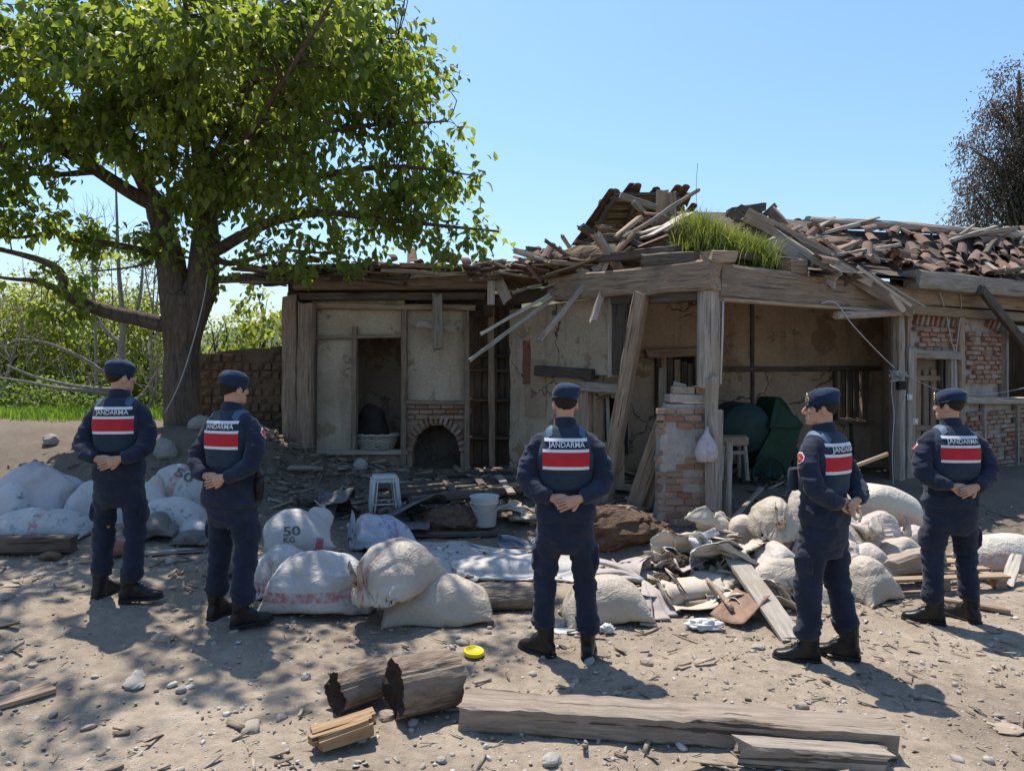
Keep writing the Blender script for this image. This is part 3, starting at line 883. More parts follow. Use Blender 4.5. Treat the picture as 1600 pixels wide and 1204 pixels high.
# tile heads sticking up along the ridge
for i in range(9):
    place('roof_tile', TILES[i % 3], at(1232 + i * 12, 352 + i * 1.0, 12.8) + Vector((0, rng.uniform(-.1, .2), rng.uniform(-.03, .05))), (rng.uniform(-.3, .2), rng.uniform(-.3, .3), rng.uniform(-.4, .4)), H_)
# collapsed corner: big split boards
def pb(x0, y0, Y0, x1, y1, Y1, w, h, mat, name='board', **k): return beam(name, at(x0, y0, Y0), at(x1, y1, Y1), w, h, mat, H_, **k)
pb(1150, 330, 10.7, 1330, 442, 9.9, .10, .26, w_dark, seed=151, jit=.2, chip=1)
pb(1168, 336, 10.5, 1300, 405, 10.2, .06, .20, w_brown, seed=152, jit=.2, chip=1)
pb(1205, 330, 11.2, 1262, 392, 10.6, .05, .16, w_brown, seed=153, jit=.2, chip=1)
pb(1210, 372, 10.2, 1302, 432, 9.7, .12, .22, w_grey, seed=154, jit=.16, chip=1)
pb(1300, 412, 9.9, 1425, 486, 10.2, .04, .20, w_brown, seed=155, jit=.3, chip=1)
pb(1305, 412, 9.8, 1362, 442, 9.9, .02, .10, w_pale, seed=156, jit=.5, chip=1)
pb(1340, 416, 9.75, 1424, 478, 9.9, .015, .045, w_pale, 'splinter', seed=157, jit=.4, chip=1)
pb(1392, 455, 9.9, 1412, 486, 10.0, .02, .09, w_pale, 'splinter', seed=158, jit=.6, chip=1)
pb(1365, 430, 9.8, 1446, 480, 9.9, .012, .02, w_pale, 'splinter', seed=159, jit=.3)
pb(1140, 332, 11.0, 1190, 326, 11.2, .2, .12, w_dark, seed=160, jit=.3)
pb(1190, 340, 11.4, 1212, 320, 11.2, .03, .08, w_dark, 'splinter', seed=161)
pb(1150, 352, 10.6, 1184, 352, 10.8, .12, .05, w_grey, seed=162)
for i in range(26):
    x = rng.uniform(1160, 1440); y = 372 + (x - 1160) * .14 + rng.uniform(-10, 10)
    place('roof_tile', TILES[i % 3], at(x, y, 10.4 + rng.uniform(-.2, .6)), (rng.normal(.2, .35), rng.normal(0, .5), rng.uniform(-1.6, 1.0)), H_, (1, rng.uniform(.5, 1), 1))
# roof deck over the porch (a hole lets the sun onto the floor behind the pillar)
panel('roof_deck', (FP(1118, 400, .05), FP(1420, 432, .05), at(1420, 400, 12.6), at(1040, 395, 12.3)), .08, (0, 0, 1), w_dark, H_, 14, 10, .05, 125, None)
panel('roof_deck', (at(900, 428, 10.9), at(985, 424, 10.6), at(1010, 418, 12.4), at(800, 440, 13.2)), .08, (0, 0, 1), w_dark, H_, 8, 8, .06, 126, None)
panel('roof_deck', (FP(1140, 424, .15), FP(1285, 428, .15), at(1285, 356, 12.5), at(1140, 340, 11.9)), .08, (0, 0, 1), w_dark, H_, 12, 10, .09, 127, None)
panel('roof_deck', (at(1040, 392, 10.6), at(1160, 392, 10.4), at(1160, 340, 11.9), at(1050, 338, 11.9)), .08, (0, 0, 1), w_dark, H_, 10, 8, .09, 128, None)
for i in range(85):
    x = rng.uniform(870, 1300); lo = 418 - .03 * (x - 880) + (8 if x > 1100 else 0); hi = np.interp(x, [880, 960, 1060, 1160, 1290], [395, 360, 345, 340, 362])
    if 1050 < x < 1140: continue
    f = rng.rand(); y = lo + (hi - lo) * f; Yd = 10.2 + 1.9 * f
    c_ = at(x, y, Yd); a_ = rng.uniform(-1.3, 1.3) if rng.rand() < .5 else rng.normal(.5, .3); d_ = Vector((math.cos(a_), math.sin(a_) * .8, rng.normal(-.1, .3))).normalized() * rng.uniform(.2, .75)
    beam('board', c_ - d_, c_ + d_, rng.uniform(.04, .2), rng.uniform(.02, .09), (w_dark, w_brown, w_brown, w_grey, w_pale)[rng.randint(5)], H_, jit=.3, chip=1)
for i in range(30):
    x = rng.uniform(750, 890); c_ = at(x, rng.uniform(408, 442), rng.uniform(10.7, 11.4)); a_ = rng.normal(0, .5); d_ = Vector((math.cos(a_), math.sin(a_), rng.normal(0, .18))).normalized() * rng.uniform(.15, .55)
    beam('board', c_ - d_, c_ + d_, rng.uniform(.05, .18), rng.uniform(.02, .06), (w_dark, w_brown, w_grey, w_pale)[rng.randint(4)], H_, jit=.3, chip=1)
for i in range(34):
    x = rng.uniform(780, 1060); y = np.interp(x, [780, 900, 1060], [428, 404, 384]) + rng.uniform(-9, 12)
    place('roof_tile', TILES[i % 3], at(x, y, rng.uniform(10.3, 11.2)), (rng.normal(.1, .35), rng.normal(0, .5), rng.uniform(-1.6, 1.6)), H_, (1, rng.uniform(.45, 1), 1))
for k, (px_, py_, Y_, rr, tilt) in enumerate(((935, 408, 10.9, (1.0, .55, .24), .12), (845, 430, 11.2, (.7, .5, .16), .10), (1225, 392, 11.1, (.85, .6, .30), -.22), (1010, 388, 11.2, (.6, .5, .28), .1), (1330, 398, 11.6, (.8, .5, .2), -.2))):
    V, Fc = ell((0, 0, 0), rr, 34, 16, Matrix.Rotation(-tilt, 3, 'Y')); V = V + np.stack([fbm(V * 4 + k * 5 + q, q, 4) for q in range(3)], 1) * .13
    link('roof_rubble', mesh('roof_rubble', V + np.array(at(px_, py_, Y_)), Fc, m_adobe), H_)
# ---- standing piece of the far slope, seen from underneath
gA, gB, gC, gD = at(958, 300, 12.2), at(1064, 300, 12.35), at(1082, 380, 14.3), at(900, 392, 14.0)
def gp(u, v): return gA.lerp(gB, u).lerp(gD.lerp(gC, u), v)
for j in range(24):
    v = j / 23
    beam('roof_slat', gp(-.01 + .03 * rng.rand(), v) - Vector((0, 0, .05)), gp(1.0 - .15 * rng.rand(), v) - Vector((0, 0, .05)), .10, .03, w_brown if j % 3 else w_dark, H_)
for i in range(4): beam('rafter', gp(i / 3.2 + .02, -.02) - Vector((0, 0, .13)), gp(i / 3.2 + .02, 1.0) - Vector((0, 0, .13)), .07, .1, w_dark, H_)
nG = (gB - gA).cross(gD - gA).normalized(); nG = nG if nG.z > 0 else -nG
dG = (gD - gA).normalized(); xG = nG.cross(dG) * -1
gV = [tuple(gp(i, j) + nG * o) for o in (.0, .02) for j in (0.02, 1) for i in (0, 1)]
link('roof_deck', mesh('roof_deck', gV, [(0, 1, 3, 2), (4, 6, 7, 5), (0, 4, 5, 1), (2, 3, 7, 6), (0, 2, 6, 4), (1, 5, 7, 3)], w_dark), H_)
for i in range(7):
    for j in range(7):
        if rng.rand() < .16: continue
        p = gp((i + .3 + rng.normal(0, .12)) / 6.6, (j + 1.5 + rng.normal(0, .18)) / 7.7) + nG * (.03 + .02 * rng.rand())
        M3 = Matrix((dG.cross(nG) * -1 * -1, -dG, nG)).transposed()
        if M3.determinant() < 0: M3 = Matrix((-(dG.cross(nG)), -dG, nG)).transposed()
        place('roof_tile', TILES[(i + j) % 3], p, M3 @ Matrix.Rotation(rng.normal(0, .16), 3, 'Z') @ Matrix.Rotation(rng.normal(.03, .10), 3, 'X'), H_)
for i in range(8):
    place('roof_tile', TILES[i % 3], gp(-.02, i / 9 + .2) + nG * rng.uniform(-.02, .04), Matrix((-(dG.cross(nG)), -dG, nG)).transposed() @ Matrix.Rotation(rng.normal(0, .15), 3, 'Y'), H_)
pb(1035, 298, 11.9, 1035, 348, 11.9, .03, .20, w_tan, seed=171, chip=.7); pb(1050, 300, 11.85, 1051, 350, 11.8, .03, .13, w_tan, seed=172, chip=.9)
pb(968, 306, 11.8, 1026, 324, 11.8, .06, .10, w_grey, seed=173); pb(1003, 318, 11.9, 1003, 348, 11.9, .05, .06, w_grey, seed=174)
pb(975, 372, 10.3, 1092, 296, 10.4, .05, .06, w_grey, 'pole', rnd=True, seed=175, jit=.2)
pb(930, 374, 10.7, 1060, 368, 10.6, .14, .12, w_dark, seed=176, jit=.2); pb(960, 372, 10.6, 1000, 340, 10.9, .10, .06, w_brown, seed=177)
pb(998, 366, 10.6, 1032, 354, 10.8, .30, .03, w_pale, seed=178); pb(1010, 370, 10.4, 1075, 334, 10.9, .26, .03, w_pale, seed=179); pb(880, 408, 10.9, 950, 372, 11.6, .1, .08, w_dark, seed=180, jit=.25)
pb(905, 400, 10.9, 1060, 384, 10.4, .2, .12, w_dark, seed=181, jit=.25); pb(1010, 395, 10.2, 1062, 400, 9.8, .16, .14, w_brown, seed=182, jit=.25)
for x, y, Y, rz in ((1003, 338, 11.6, .4), (932, 396, 10.6, 1.2), (915, 402, 10.7, 1.0), (950, 392, 10.5, .8), (975, 388, 10.4, 1.5), (905, 412, 10.8, 1.3), (890, 400, 11.2, .5), (1000, 392, 10.2, -.4), (870, 412, 11.2, 1.5), (850, 414, 11.3, 1.6), (835, 410, 11.5, 1.2), (960, 402, 10.3, .2), (920, 385, 11.4, .7), (985, 375, 11.0, 1.1)):
    place('roof_tile', TILES[int(x) % 3], at(x, y, Y), (rng.normal(.1, .3), rng.normal(0, .35), rz - 1.57), H_)
# long pale slats hanging off the broken eave
pb(751, 522, 10.5, 905, 433, 10.8, .04, .045, w_pale, 'slat', seed=191, jit=.15); pb(733, 563, 10.4, 892, 444, 10.7, .05, .055, w_pale, 'slat', seed=192, jit=.2)
pb(842, 532, 10.1, 948, 402, 10.3, .06, .075, w_grey, 'slat', seed=193, jit=.15); pb(926, 501, 9.9, 948, 436, 10.0, .05, .08, w_pale, 'slat', seed=194, jit=.45, chip=1)
pb(768, 424, 10.9, 767, 476, 10.9, .03, .11, w_grey, seed=195); pb(956, 385, 10.2, 936, 432, 10.3, .02, .13, w_pale, 'splinter', seed=196, jit=.6, chip=1)
pb(778, 438, 11.0, 793, 470, 10.9, .02, .18, w_pale, 'splinter', seed=197, jit=.5, chip=1); pb(800, 458, 10.9, 888, 428, 11.0, .03, .05, w_grey, 'slat', seed=198)
pb(848, 472, 10.6, 893, 444, 10.6, .03, .04, w_pale, 'slat', seed=199); pb(862, 462, 10.6, 900, 424, 10.7, .08, .06, w_brown, seed=200); pb(873, 388, 10.9, 878, 432, 10.8, .05, .15, w_brown, seed=201, chip=.8)
pb(895, 436, 10.6, 935, 412, 10.5, .20, .03, w_pale, seed=202, jit=.4, chip=1); pb(845, 452, 10.7, 868, 444, 10.7, .2, .02, w_pale, seed=203); pb(824, 450, 10.8, 846, 446, 10.8, .18, .02, w_pale, seed=204)
pb(890, 404, 10.9, 922, 406, 10.7, .14, .05, w_pale, seed=205); pb(752, 420, 11.3, 830, 428, 11.2, .12, .07, w_dark, seed=206); pb(790, 436, 11.2, 890, 430, 11.0, .16, .12, w_dark, seed=207, jit=.25)
pb(838, 430, 11.1, 905, 418, 11.0, .12, .10, w_dark, seed=208, jit=.2); pb(925, 420, 10.4, 990, 396, 10.1, .04, .04, w_pale, 'slat', seed=209); pb(960, 412, 10.2, 1015, 388, 10.1, .03, .04, w_grey, 'slat', seed=210); pb(852, 440, 10.8, 912, 396, 11.0, .05, .05, w_grey, 'slat', seed=211)
# ---- broken roof of the left wing
for i in range(60):
    x = rng.uniform(-4.0, -.3); L = rng.uniform(.5, 1.5); a = rng.normal(0, .22) if rng.rand() < .75 else rng.uniform(-1.5, 1.5)
    y = rng.uniform(11.15, 12.2); z = 3.20 + .10 * (y - 11.2) + rng.uniform(0, .27)
    if -2.0 < x < -.9 and z < 3.42 and y > 11.3 and rng.rand() < .6: continue
    d = Vector((math.cos(a), math.sin(a), rng.normal(0, .06))) * L / 2
    beam('board', Vector((x, y, z)) - d, Vector((x, y, z)) + d, rng.uniform(.1, .26), rng.uniform(.025, .07), (w_dark, w_dark, w_brown, w_grey)[rng.randint(4)], H_, jit=.25, chip=1)
for i in range(46):
    x = rng.uniform(-4.0, -.1); y = rng.uniform(11.15, 12.6)
    if -2.0 < x < -.9 and rng.rand() < .5: continue
    place('roof_tile', TILES[i % 3], (x, y, 3.44 + .10 * (y - 11.2) + rng.uniform(-.06, .14)), (rng.normal(.1, .25), rng.normal(0, .5), rng.normal(0, .7)), H_, (1, rng.uniform(.45, 1), 1))
pb(398, 431, 11.2, 520, 424, 11.3, .08, .06, w_dark, 'pole', rnd=True); pb(410, 418, 11.3, 770, 420, 11.4, .1, .08, w_dark, 'pole', rnd=True, bend=.008)

# ================================================================== VEGETATION
def leafmat(name, c0, c1, tr, mixf=.45):
    t = NT(name); v = t.coord(False)
    n = t.noise(v, 1.3, 3, .6); n2 = t.noise(v, 17, 2, .5)
    col = t.ramp(madd(t, madd(t, n, .5, 'MULTIPLY'), madd(t, n2, .5, 'MULTIPLY')), [(.36, c0), (.64, c1)])
    d = t.node('ShaderNodeBsdfPrincipled'); t.L(col, d.inputs['Base Color']); d.inputs['Roughness'].default_value = .5; d.inputs['Specular IOR Level'].default_value = .35
    tl = t.node('ShaderNodeBsdfTranslucent')
    t.L(t.mix(1.0, col, tr, 'MULTIPLY'), tl.inputs['Color'])
    mx = t.node('ShaderNodeMixShader'); mx.inputs[0].default_value = mixf
    t.L(d.outputs[0], mx.inputs[1]); t.L(tl.outputs[0], mx.inputs[2]); t.L(mx.outputs[0], t.out.inputs[0])
    return t.m
m_leaf = leafmat('tree_leaf', (.066, .106, .030), (.180, .215, .056), (2.8, 2.65, 1.1), .52)
m_leaf_y = leafmat('yellow_green_leaf', (.13, .16, .035), (.24, .255, .055), (2.1, 2.0, .9), .5)
m_leaf_g = leafmat('mid_green_leaf', (.065, .105, .03), (.13, .175, .05), (2.2, 2.2, 1.0))
m_leaf_b = leafmat('brown_leaf', (.080, .066, .058), (.18, .148, .125), (1.3, 1.1, .9), .25)
m_rgrass = leafmat('roof_tuft_grass', (.095, .14, .03), (.25, .27, .07), (1.9, 1.8, .9), .4)
m_grass = leafmat('fresh_grass', (.085, .15, .025), (.16, .25, .04), (2.0, 2.0, .9), .4)

def barkmat(name, c0, c1, sc=1.0):
    t = NT(name); v = t.coord(False)
    g = t.noise(t.scale(v, (9 * sc, 9 * sc, 1.5 * sc)), 2.0, 7, .7, .6)
    col = t.ramp(g, [(.3, c0), (.68, c1)])
    col = t.mix(t.mr(t.noise(v, 1.5, 4), .5, .7, 0, .5), col, tuple(np.array(c0) * 1.5))
    t.bsdf(col, .95, .1, g, 1.0, .05)
    return t.m
m_bark = barkmat('grey_brown_bark', (.065, .050, .040), (.20, .155, .122))
m_pale_bark = barkmat('pale_smooth_bark', (.24, .215, .185), (.46, .43, .38), 2)
m_twig = simple('twig_bark', (.07, .053, .042), .95, .3, 6, rnd=False)

LEAF_V = np.array([(0, 0, 0), (-.40, .36, .10), (.40, .36, .10), (0, .5, -.02), (0, 1.0, -.16), (-.26, .72, .02), (.26, .72, .02)])
LEAF_F = np.array([(0, 2, 3), (2, 6, 3), (6, 4, 3), (0, 3, 1), (3, 5, 1), (3, 4, 5)])

def leaf_frames(Pc, out, n, size, droop, rs, spread):
    """n leaves round each cluster centre; returns base points and axes"""
    m = len(Pc)
    P = np.repeat(Pc, n, 0) + rs.normal(0, spread, (m * n, 3))
    O = np.repeat(out, n, 0)
    d = O * .45 + rs.normal(0, .55, (m * n, 3)); d[:, 2] -= droop
    d /= np.linalg.norm(d, axis=1)[:, None]
    s = np.cross(d, np.array((0, 0, 1.0)) + rs.normal(0, .35, (m * n, 3))); s /= np.linalg.norm(s, axis=1)[:, None] + 1e-9
    nn = np.cross(s, d)
    sz = size * rs.uniform(.65, 1.25, m * n)
    return P, d, s, nn, sz

def leaves_mesh(name, fr, mat, width=.8):
    P, d, s, nn, sz = fr
    k = len(LEAF_V)
    V = (P[:, None] + sz[:, None, None] * (LEAF_V[None, :, 0, None] * width * s[:, None] + LEAF_V[None, :, 1, None] * d[:, None] + LEAF_V[None, :, 2, None] * nn[:, None])).reshape(-1, 3)
    T = (LEAF_F[None] + k * np.arange(len(P))[:, None, None]).reshape(-1, 3)
    return fastmesh(name, V, T, mat)

def blob_points(blobs, dens, rs, cut=-.15, nscale=1.0):
    out = []
    for c, r in blobs:
        c, r = np.array(c), np.array(r)
        n = int(dens * r[0] * r[1] * r[2] * 4.19) + 3
        q = rs.normal(size=(n, 3)); q /= np.linalg.norm(q, axis=1)[:, None]
        q *= (rs.uniform(0, 1, n) ** .42)[:, None]
        out.append(np.hstack([c + q * r, q]))
    A = np.concatenate(out)
    k = fbm(A[:, :3] * nscale, 77, 3) > cut
    return A[k, :3], A[k, 3:]

def nearest(P, S, chunk=400):
    idx = np.empty(len(P), int)
    for i in range(0, len(P), chunk):
        idx[i:i + chunk] = ((P[i:i + chunk, None] - S[None]) ** 2).sum(2).argmin(1)
    return idx

def pxl(rows): return [tuple(at(*r)) for r in rows]

def big_tree():
    rs = np.random.RandomState(5)
    base = at(287, 700, 11.0); base.z = gz(base.x, base.y)
    root = thing('broadleaf_tree', 'large broadleaf tree with forked trunk and heavy green crown left of the house', 'tree', base)
    # trunk
    Y = 11.0
    T = MB()
    P = pxl([(285, 725, Y), (286, 690, Y), (286, 640, Y), (285, 585, Y), (284, 540, Y), (287, 495, Y), (290, 462, Y)])
    V, Fc = tube(P, [.42, .32, .275, .26, .27, .31, .30], 28, 6, up=(0, 1, 0)); T.add(V, Fc)
    T.add(*tube(pxl([(284, 530, Y), (273, 470, Y), (267, 420, 10.95), (256, 360, 10.9), (243, 318, 10.9), (238, 300, 10.9)]), [.22, .235, .215, .19, .165, .10], 20, 6, up=(0, 1, 0)))
    T.add(*tube(pxl([(290, 530, Y), (308, 470, Y), (318, 425, 11.05), (322, 360, 11.1), (318, 300, 11.1), (312, 230, 11.1), (306, 150, 11), (300, 60, 10.9), (296, -60, 10.8), (300, -220, 10.6)]), [.22, .245, .23, .20, .175, .15, .13, .10, .07, .03], 20, 6, up=(0, 1, 0)))
    V, Fc = T.arr()
    me = mesh('trunk', V, Fc, m_bark, True)
    N = getN(me); V = getV(me)
    V += N * (.030 * ridged(V * np.array((7, 7, 1.3)), 3, 3) + .03 * fbm(V * 2.2, 4, 3))[:, None]
    setV(me, V); link('trunk', me, root)
    samples = []
    limbs = [
        ([(243, 320, 10.9), (200, 297, 10.7), (150, 264, 10.4), (100, 236, 10.1), (55, 221, 9.8), (0, 226, 9.5), (-90, 200, 9.2)], .115, .03),
        ([(150, 264, 10.4), (128, 232, 10.2), (80, 215, 10), (20, 190, 9.8), (-60, 150, 9.5)], .06, .015),
        ([(240, 312, 10.9), (222, 278, 10.9), (204, 240, 11), (190, 190, 11), (172, 110, 11), (158, 10, 11), (150, -90, 11)], .125, .03),
        ([(243, 322, 10.9), (268, 312, 10.7), (292, 292, 10.5), (330, 250, 10.0), (380, 160, 9.4), (420, 40, 9.0)], .06, .02),
        ([(262, 508, 11), (215, 497, 10.8), (165, 485, 10.6), (128, 472, 10.5), (106, 458, 10.4), (94, 425, 10.3), (72, 408, 10.2), (30, 396, 10.1), (-40, 385, 10)], .125, .025),
        ([(106, 458, 10.4), (60, 440, 10.0), (20, 436, 9.8), (-30, 430, 9.6)], .05, .012),
        ([(262, 402, 10.9), (215, 390, 10.7), (165, 380, 10.5), (118, 374, 10.4), (80, 362, 10.3), (20, 372, 10.2), (-30, 360, 10)], .06, .015),
        ([(240, 402, 10.7), (215, 415, 10.5), (170, 421, 10.4), (140, 422, 10.4)], .02, .008),
        ([(150, 268, 10.4), (100, 272, 10.2), (40, 270, 10.1), (-20, 262, 10)], .05, .012),
        ([(320, 400, 11.1), (370, 372, 10.9), (430, 345, 10.7), (500, 333, 10.6), (580, 340, 10.4), (660, 350, 10.3), (780, 362, 10.2)], .10, .015),
        ([(322, 395, 11.1), (352, 410, 11), (390, 405, 10.9), (450, 392, 10.8), (520, 395, 10.7)], .06, .012),
        ([(320, 330, 11.1), (420, 292, 10.8), (530, 268, 10.5), (640, 262, 10.3), (735, 275, 10.2)], .085, .010),
        ([(318, 300, 11.1), (370, 245, 10.7), (450, 215, 10.4), (560, 198, 10.1), (700, 190, 9.9)], .09, .012),
        ([(313, 235, 11.1), (370, 150, 10.8), (450, 92, 10.5), (550, 62, 10.2), (620, 60, 10)], .08, .012),
        ([(306, 150, 11), (250, 75, 10.8), (180, 25, 10.6), (100, -30, 10.4)], .07, .02),
        ([(300, 60, 10.9), (370, -20, 10.6), (460, -90, 10.4), (560, -120, 10.2)], .07, .02),
        ([(313, 235, 11.1), (300, 120, 9.2), (290, 0, 8.0), (280, -80, 7.2)], .045, .015),
        ([(318, 300, 11.1), (390, 210, 9.3), (460, 100, 8.0), (520, 0, 7.2)], .045, .015),
        ([(190, 190, 11), (110, 120, 10.2), (40, 70, 9.6), (-40, 20, 9)], .06, .015),
        ([(306, 150, 11), (330, 60, 12), (360, -60, 13)], .08, .02),
        ([(313, 240, 11.1), (400, 230, 12), (520, 170, 12.8)], .07, .02)]
    for L, r0, r1 in limbs:
        P = catmull(np.array(pxl(L)), 5)
        rr = np.linspace(r0, r1, len(P))
        P[1:] += .03 * np.stack([fbm(P[1:] * 1.7 + k * 9, 40 + k, 2) for k in range(3)], 1)
        b = MB().add(*tube(P, list(rr), 9, 1)); b.build('branch', m_bark, root, True)
        samples += [(p, r) for p, r in zip(P, rr)]
    S = np.array([p for p, r in samples])
    B = lambda px, py, Y, r: (tuple(at(px, py, Y)), r)
    blobs = [B(380, 110, 10, (2.6, 2.4, 1.8)), B(570, 150, 10, (1.3, 1.7, 1.5)), B(160, 120, 10, (1.6, 1.9, 1.2)), B(640, 300, 10.2, (.95, 1.1, .5)),
             B(480, 290, 10.3, (1.6, 1.4, .85)), B(735, 368, 10.2, (.5, .5, .26)), B(575, 365, 10.4, (1.2, .9, .32)), B(430, 392, 10.5, (.8, .7, .28)),
             B(60, 60, 9.5, (1.1, 1.3, .95)), B(75, 275, 9.9, (.85, 1.0, .3)), B(40, 352, 10, (.8, .9, .30)), B(40, 430, 10, (.75, .7, .36)), B(125, 195, 10, (1.0, 1.0, .42)),
             B(290, 440, 10.6, (.42, .4, .5)), B(240, 497, 10.6, (.42, .4, .30)), B(372, 420, 10.8, (.32, .4, .4)), B(330, 215, 10.3, (1.3, 1.3, 1.0)), B(300, 330, 10.4, (.5, .5, .5)),
             B(300, -160, 9.6, (3.2, 2.9, 2.0)), B(500, -60, 8.6, (1.7, 1.6, 1.3)), B(330, 30, 8.3, (1.7, 1.2, .9)), B(400, 60, 12.0, (1.8, 1.0, 1.8)),
             B(692, 110, 10, (.42, .6, .45)), B(705, 195, 10, (.35, .5, .25)), B(715, 278, 10.2, (.40, .4, .24)), B(750, 276, 10.2, (.2, .2, .14)), B(665, 40, 10, (.35, .5, .35)), B(470, 418, 10.8, (.28, .25, .22)), B(548, 412, 10.7, (.25, .25, .15)),
             B(200, 385, 10.6, (.7, .5, .22)), B(130, 372, 10.4, (.4, .4, .18)), B(100, 495, 10.2, (.35, .35, .15)), B(690, 400, 10.5, (.35, .35, .14)), B(-90, 260, 9.5, (.8, 1, 1.4)),
             B(-60, -80, 7.5, (1.3, 1.3, .8)), B(60, 330, 7.2, (.01, .01, .01)), B(400, 445, 12.5, (.55, .5, .5)), B(420, 505, 12.8, (.35, .4, .35))]
    # no leaves hang in front of the far-left people
    C, O = blob_points(blobs + [b for b in blobs if b[0][0] < -5.0 and b[0][2] < 5.6], 27, rs, .0, 1.25)
    thin = (C[:, 2] > HC + (HOR - 10) / F * C[:, 1]) & (rs.rand(len(C)) < .72)
    C, O = C[~thin], O[~thin]
    ok = ~((C[:, 1] < 8.6) & (C[:, 2] < 4.1))
    C, O = C[ok], O[ok]
    out = O + .3 * rs.normal(size=O.shape); out[:, 2] += .1
    out /= np.linalg.norm(out, axis=1)[:, None] + 1e-9
    fr = leaf_frames(C, out, 14, .132, .72, rs, .092)
    # leaves that show largest in the picture become single parts
    P = fr[0]
    px = 800 + P[:, 0] / P[:, 1] * F; py = HOR - (P[:, 2] - HC) / P[:, 1] * F
    inn = (px > 5) & (px < 795) & (py > 5) & (py < 540)
    score = np.where(inn, fr[4] / P[:, 1] * F, 0)
    sel = np.argsort(-score)[:280]
    lm = mesh('leaf', LEAF_V * np.array((.8, 1, 1)), LEAF_F, m_leaf)
    for i in sel:
        M3 = Matrix((Vector(fr[2][i]), Vector(fr[1][i]), Vector(fr[3][i]))).transposed()
        z = float(fr[4][i])
        place('leaf', lm, tuple(P[i]), M3, root, (z, z, z))
    keep = np.ones(len(P), bool); keep[sel] = False
    o = link('crown', leaves_mesh('crown', tuple(a[keep] for a in fr), m_leaf), root); tag(o, kind='stuff')
    # twigs from the limbs to the leaf clusters
    q = rs.rand(len(C)) < .55; Ct = C[q]; idx = nearest(Ct, S)
    tv = MB()
    A, Bq = S[idx], Ct
    far = np.linalg.norm(Bq - A, axis=1)
    nr = far < 1.15; A, Bq, far = A[nr], Bq[nr], far[nr]
    for a, b, L in zip(A, Bq, far):
        m = a * .6 + b * .4 + rs.normal(0, .09 * min(L, 1.5), 3); m[2] += .12 * L; m2 = a * .25 + b * .75 + rs.normal(0, .07 * min(L, 1.5), 3); m2[2] += .06 * L
        tv.add(*tube([a, m, m2, b], [.005 + .005 * L, .005 + .003 * L, .004, .002], 4, 2, cap=False))
    o = tv.build('twigs', m_twig, root); tag(o, kind='stuff')
    return root
big_tree()

def shrub(name, label, cat, blobs, dens, size, mat, seed, stems=8, group=None, bark=m_twig, n=9, cut=-.2, droop=.2, trunk=None, width=.8, stemr=.02):
    rs = np.random.RandomState(seed)
    c0 = blobs[0][0]
    b = (c0[0], c0[1], gz(c0[0], c0[1]))
    root = thing(name, label, cat, b, 0, group)
    C, O = blob_points(blobs, dens, rs, cut, 1.6)
    out = O + .4 * rs.normal(size=O.shape); out /= np.linalg.norm(out, axis=1)[:, None] + 1e-9
    fr = leaf_frames(C, out, n, size, droop, rs, size * 1.1)
    o = link('foliage', leaves_mesh('foliage', fr, mat, width), root); tag(o, kind='stuff')
    t = MB()
    for i in range(stems):
        e = C[rs.randint(len(C))]
        st = np.array(trunk if trunk is not None else (b[0] + rs.normal(0, .25), b[1] + rs.normal(0, .2), b[2] - .05))
        m = (st + e) / 2 + rs.normal(0, .12, 3)
        t.add(*tube([st, m, e], [stemr, stemr * .7, stemr * .3], 5, 4, cap=False))
    t.build('stems', bark, root)
    return root
def E(px, py, Y, rx, ry, rz): return (tuple(at(px, py, Y)), (rx, ry, rz))
gshr = 'bushes behind the dirt bank'
shrub('bush', 'yellow-green thicket at the far left edge behind the bare pale tree', 'bush', [E(20, 545, 15, 1.4, .9, 1.6), E(60, 640, 14.5, .9, .8, .7)], 102, .085, m_leaf_y, 1, 14, gshr)
shrub('bush', 'dense mid-green bush low on the far left, above the bright grass strip', 'bush', [E(45, 645, 13.2, 1.1, .7, .55), E(110, 640, 13.4, .9, .7, .6)], 153, .075, m_leaf_g, 2, 10, gshr)
shrub('bush', 'tall airy yellow-green sapling clump between the two left gendarmes and the trunk', 'bush', [E(225, 500, 15.5, 1.0, .8, 1.9), E(215, 620, 15, 1.0, .8, .9)], 78, .09, m_leaf_y, 3, 16, gshr)
shrub('bush', 'yellow-green sapling clump directly behind the left gendarme', 'bush', [E(130, 505, 16, 1.4, .9, 1.8), E(120, 620, 15.2, 1.2, .8, .9)], 74, .09, m_leaf_y, 4, 16, gshr)
shrub('bush', 'bright young tree behind the adobe wall, close to the left house corner', 'bush', [E(405, 505, 14.2, .6, .5, .55), E(370, 540, 14, .5, .5, .4)], 80, .10, m_leaf_y, 5, 10, gshr, droop=.5)
shrub('bush', 'greyish thin scrub behind the low part of the adobe wall', 'bush', [E(345, 520, 15, .9, .5, .55)], 40, .06, m_leaf_g, 6, 26, gshr)
shrub('bush', 'farther green hedge trees standing behind the thicket', 'bush', [E(60, 500, 22, 2.6, 1.5, 1.0), E(200, 520, 22, 2.4, 1.5, 1.0), E(-40, 560, 20, 2.0, 1.5, 1.6), E(150, 590, 20, 2.6, 1.2, 1.6), E(320, 560, 21, 2.0, 1.2, 1.1)], 22, .13, m_leaf_g, 7, 30, gshr, stemr=.03)
shrub('bush', 'pinkish-brown budding scrub on the far left skyline', 'bush', [E(25, 488, 19, 1.1, .8, .35)], 60, .07, m_leaf_b, 8, 12, gshr)
shrub('bush', 'low leafy weeds at the foot of the big tree trunk', 'bush', [E(232, 655, 12.4, .5, .4, .4)], 110, .06, m_leaf_g, 9, 8, gshr)
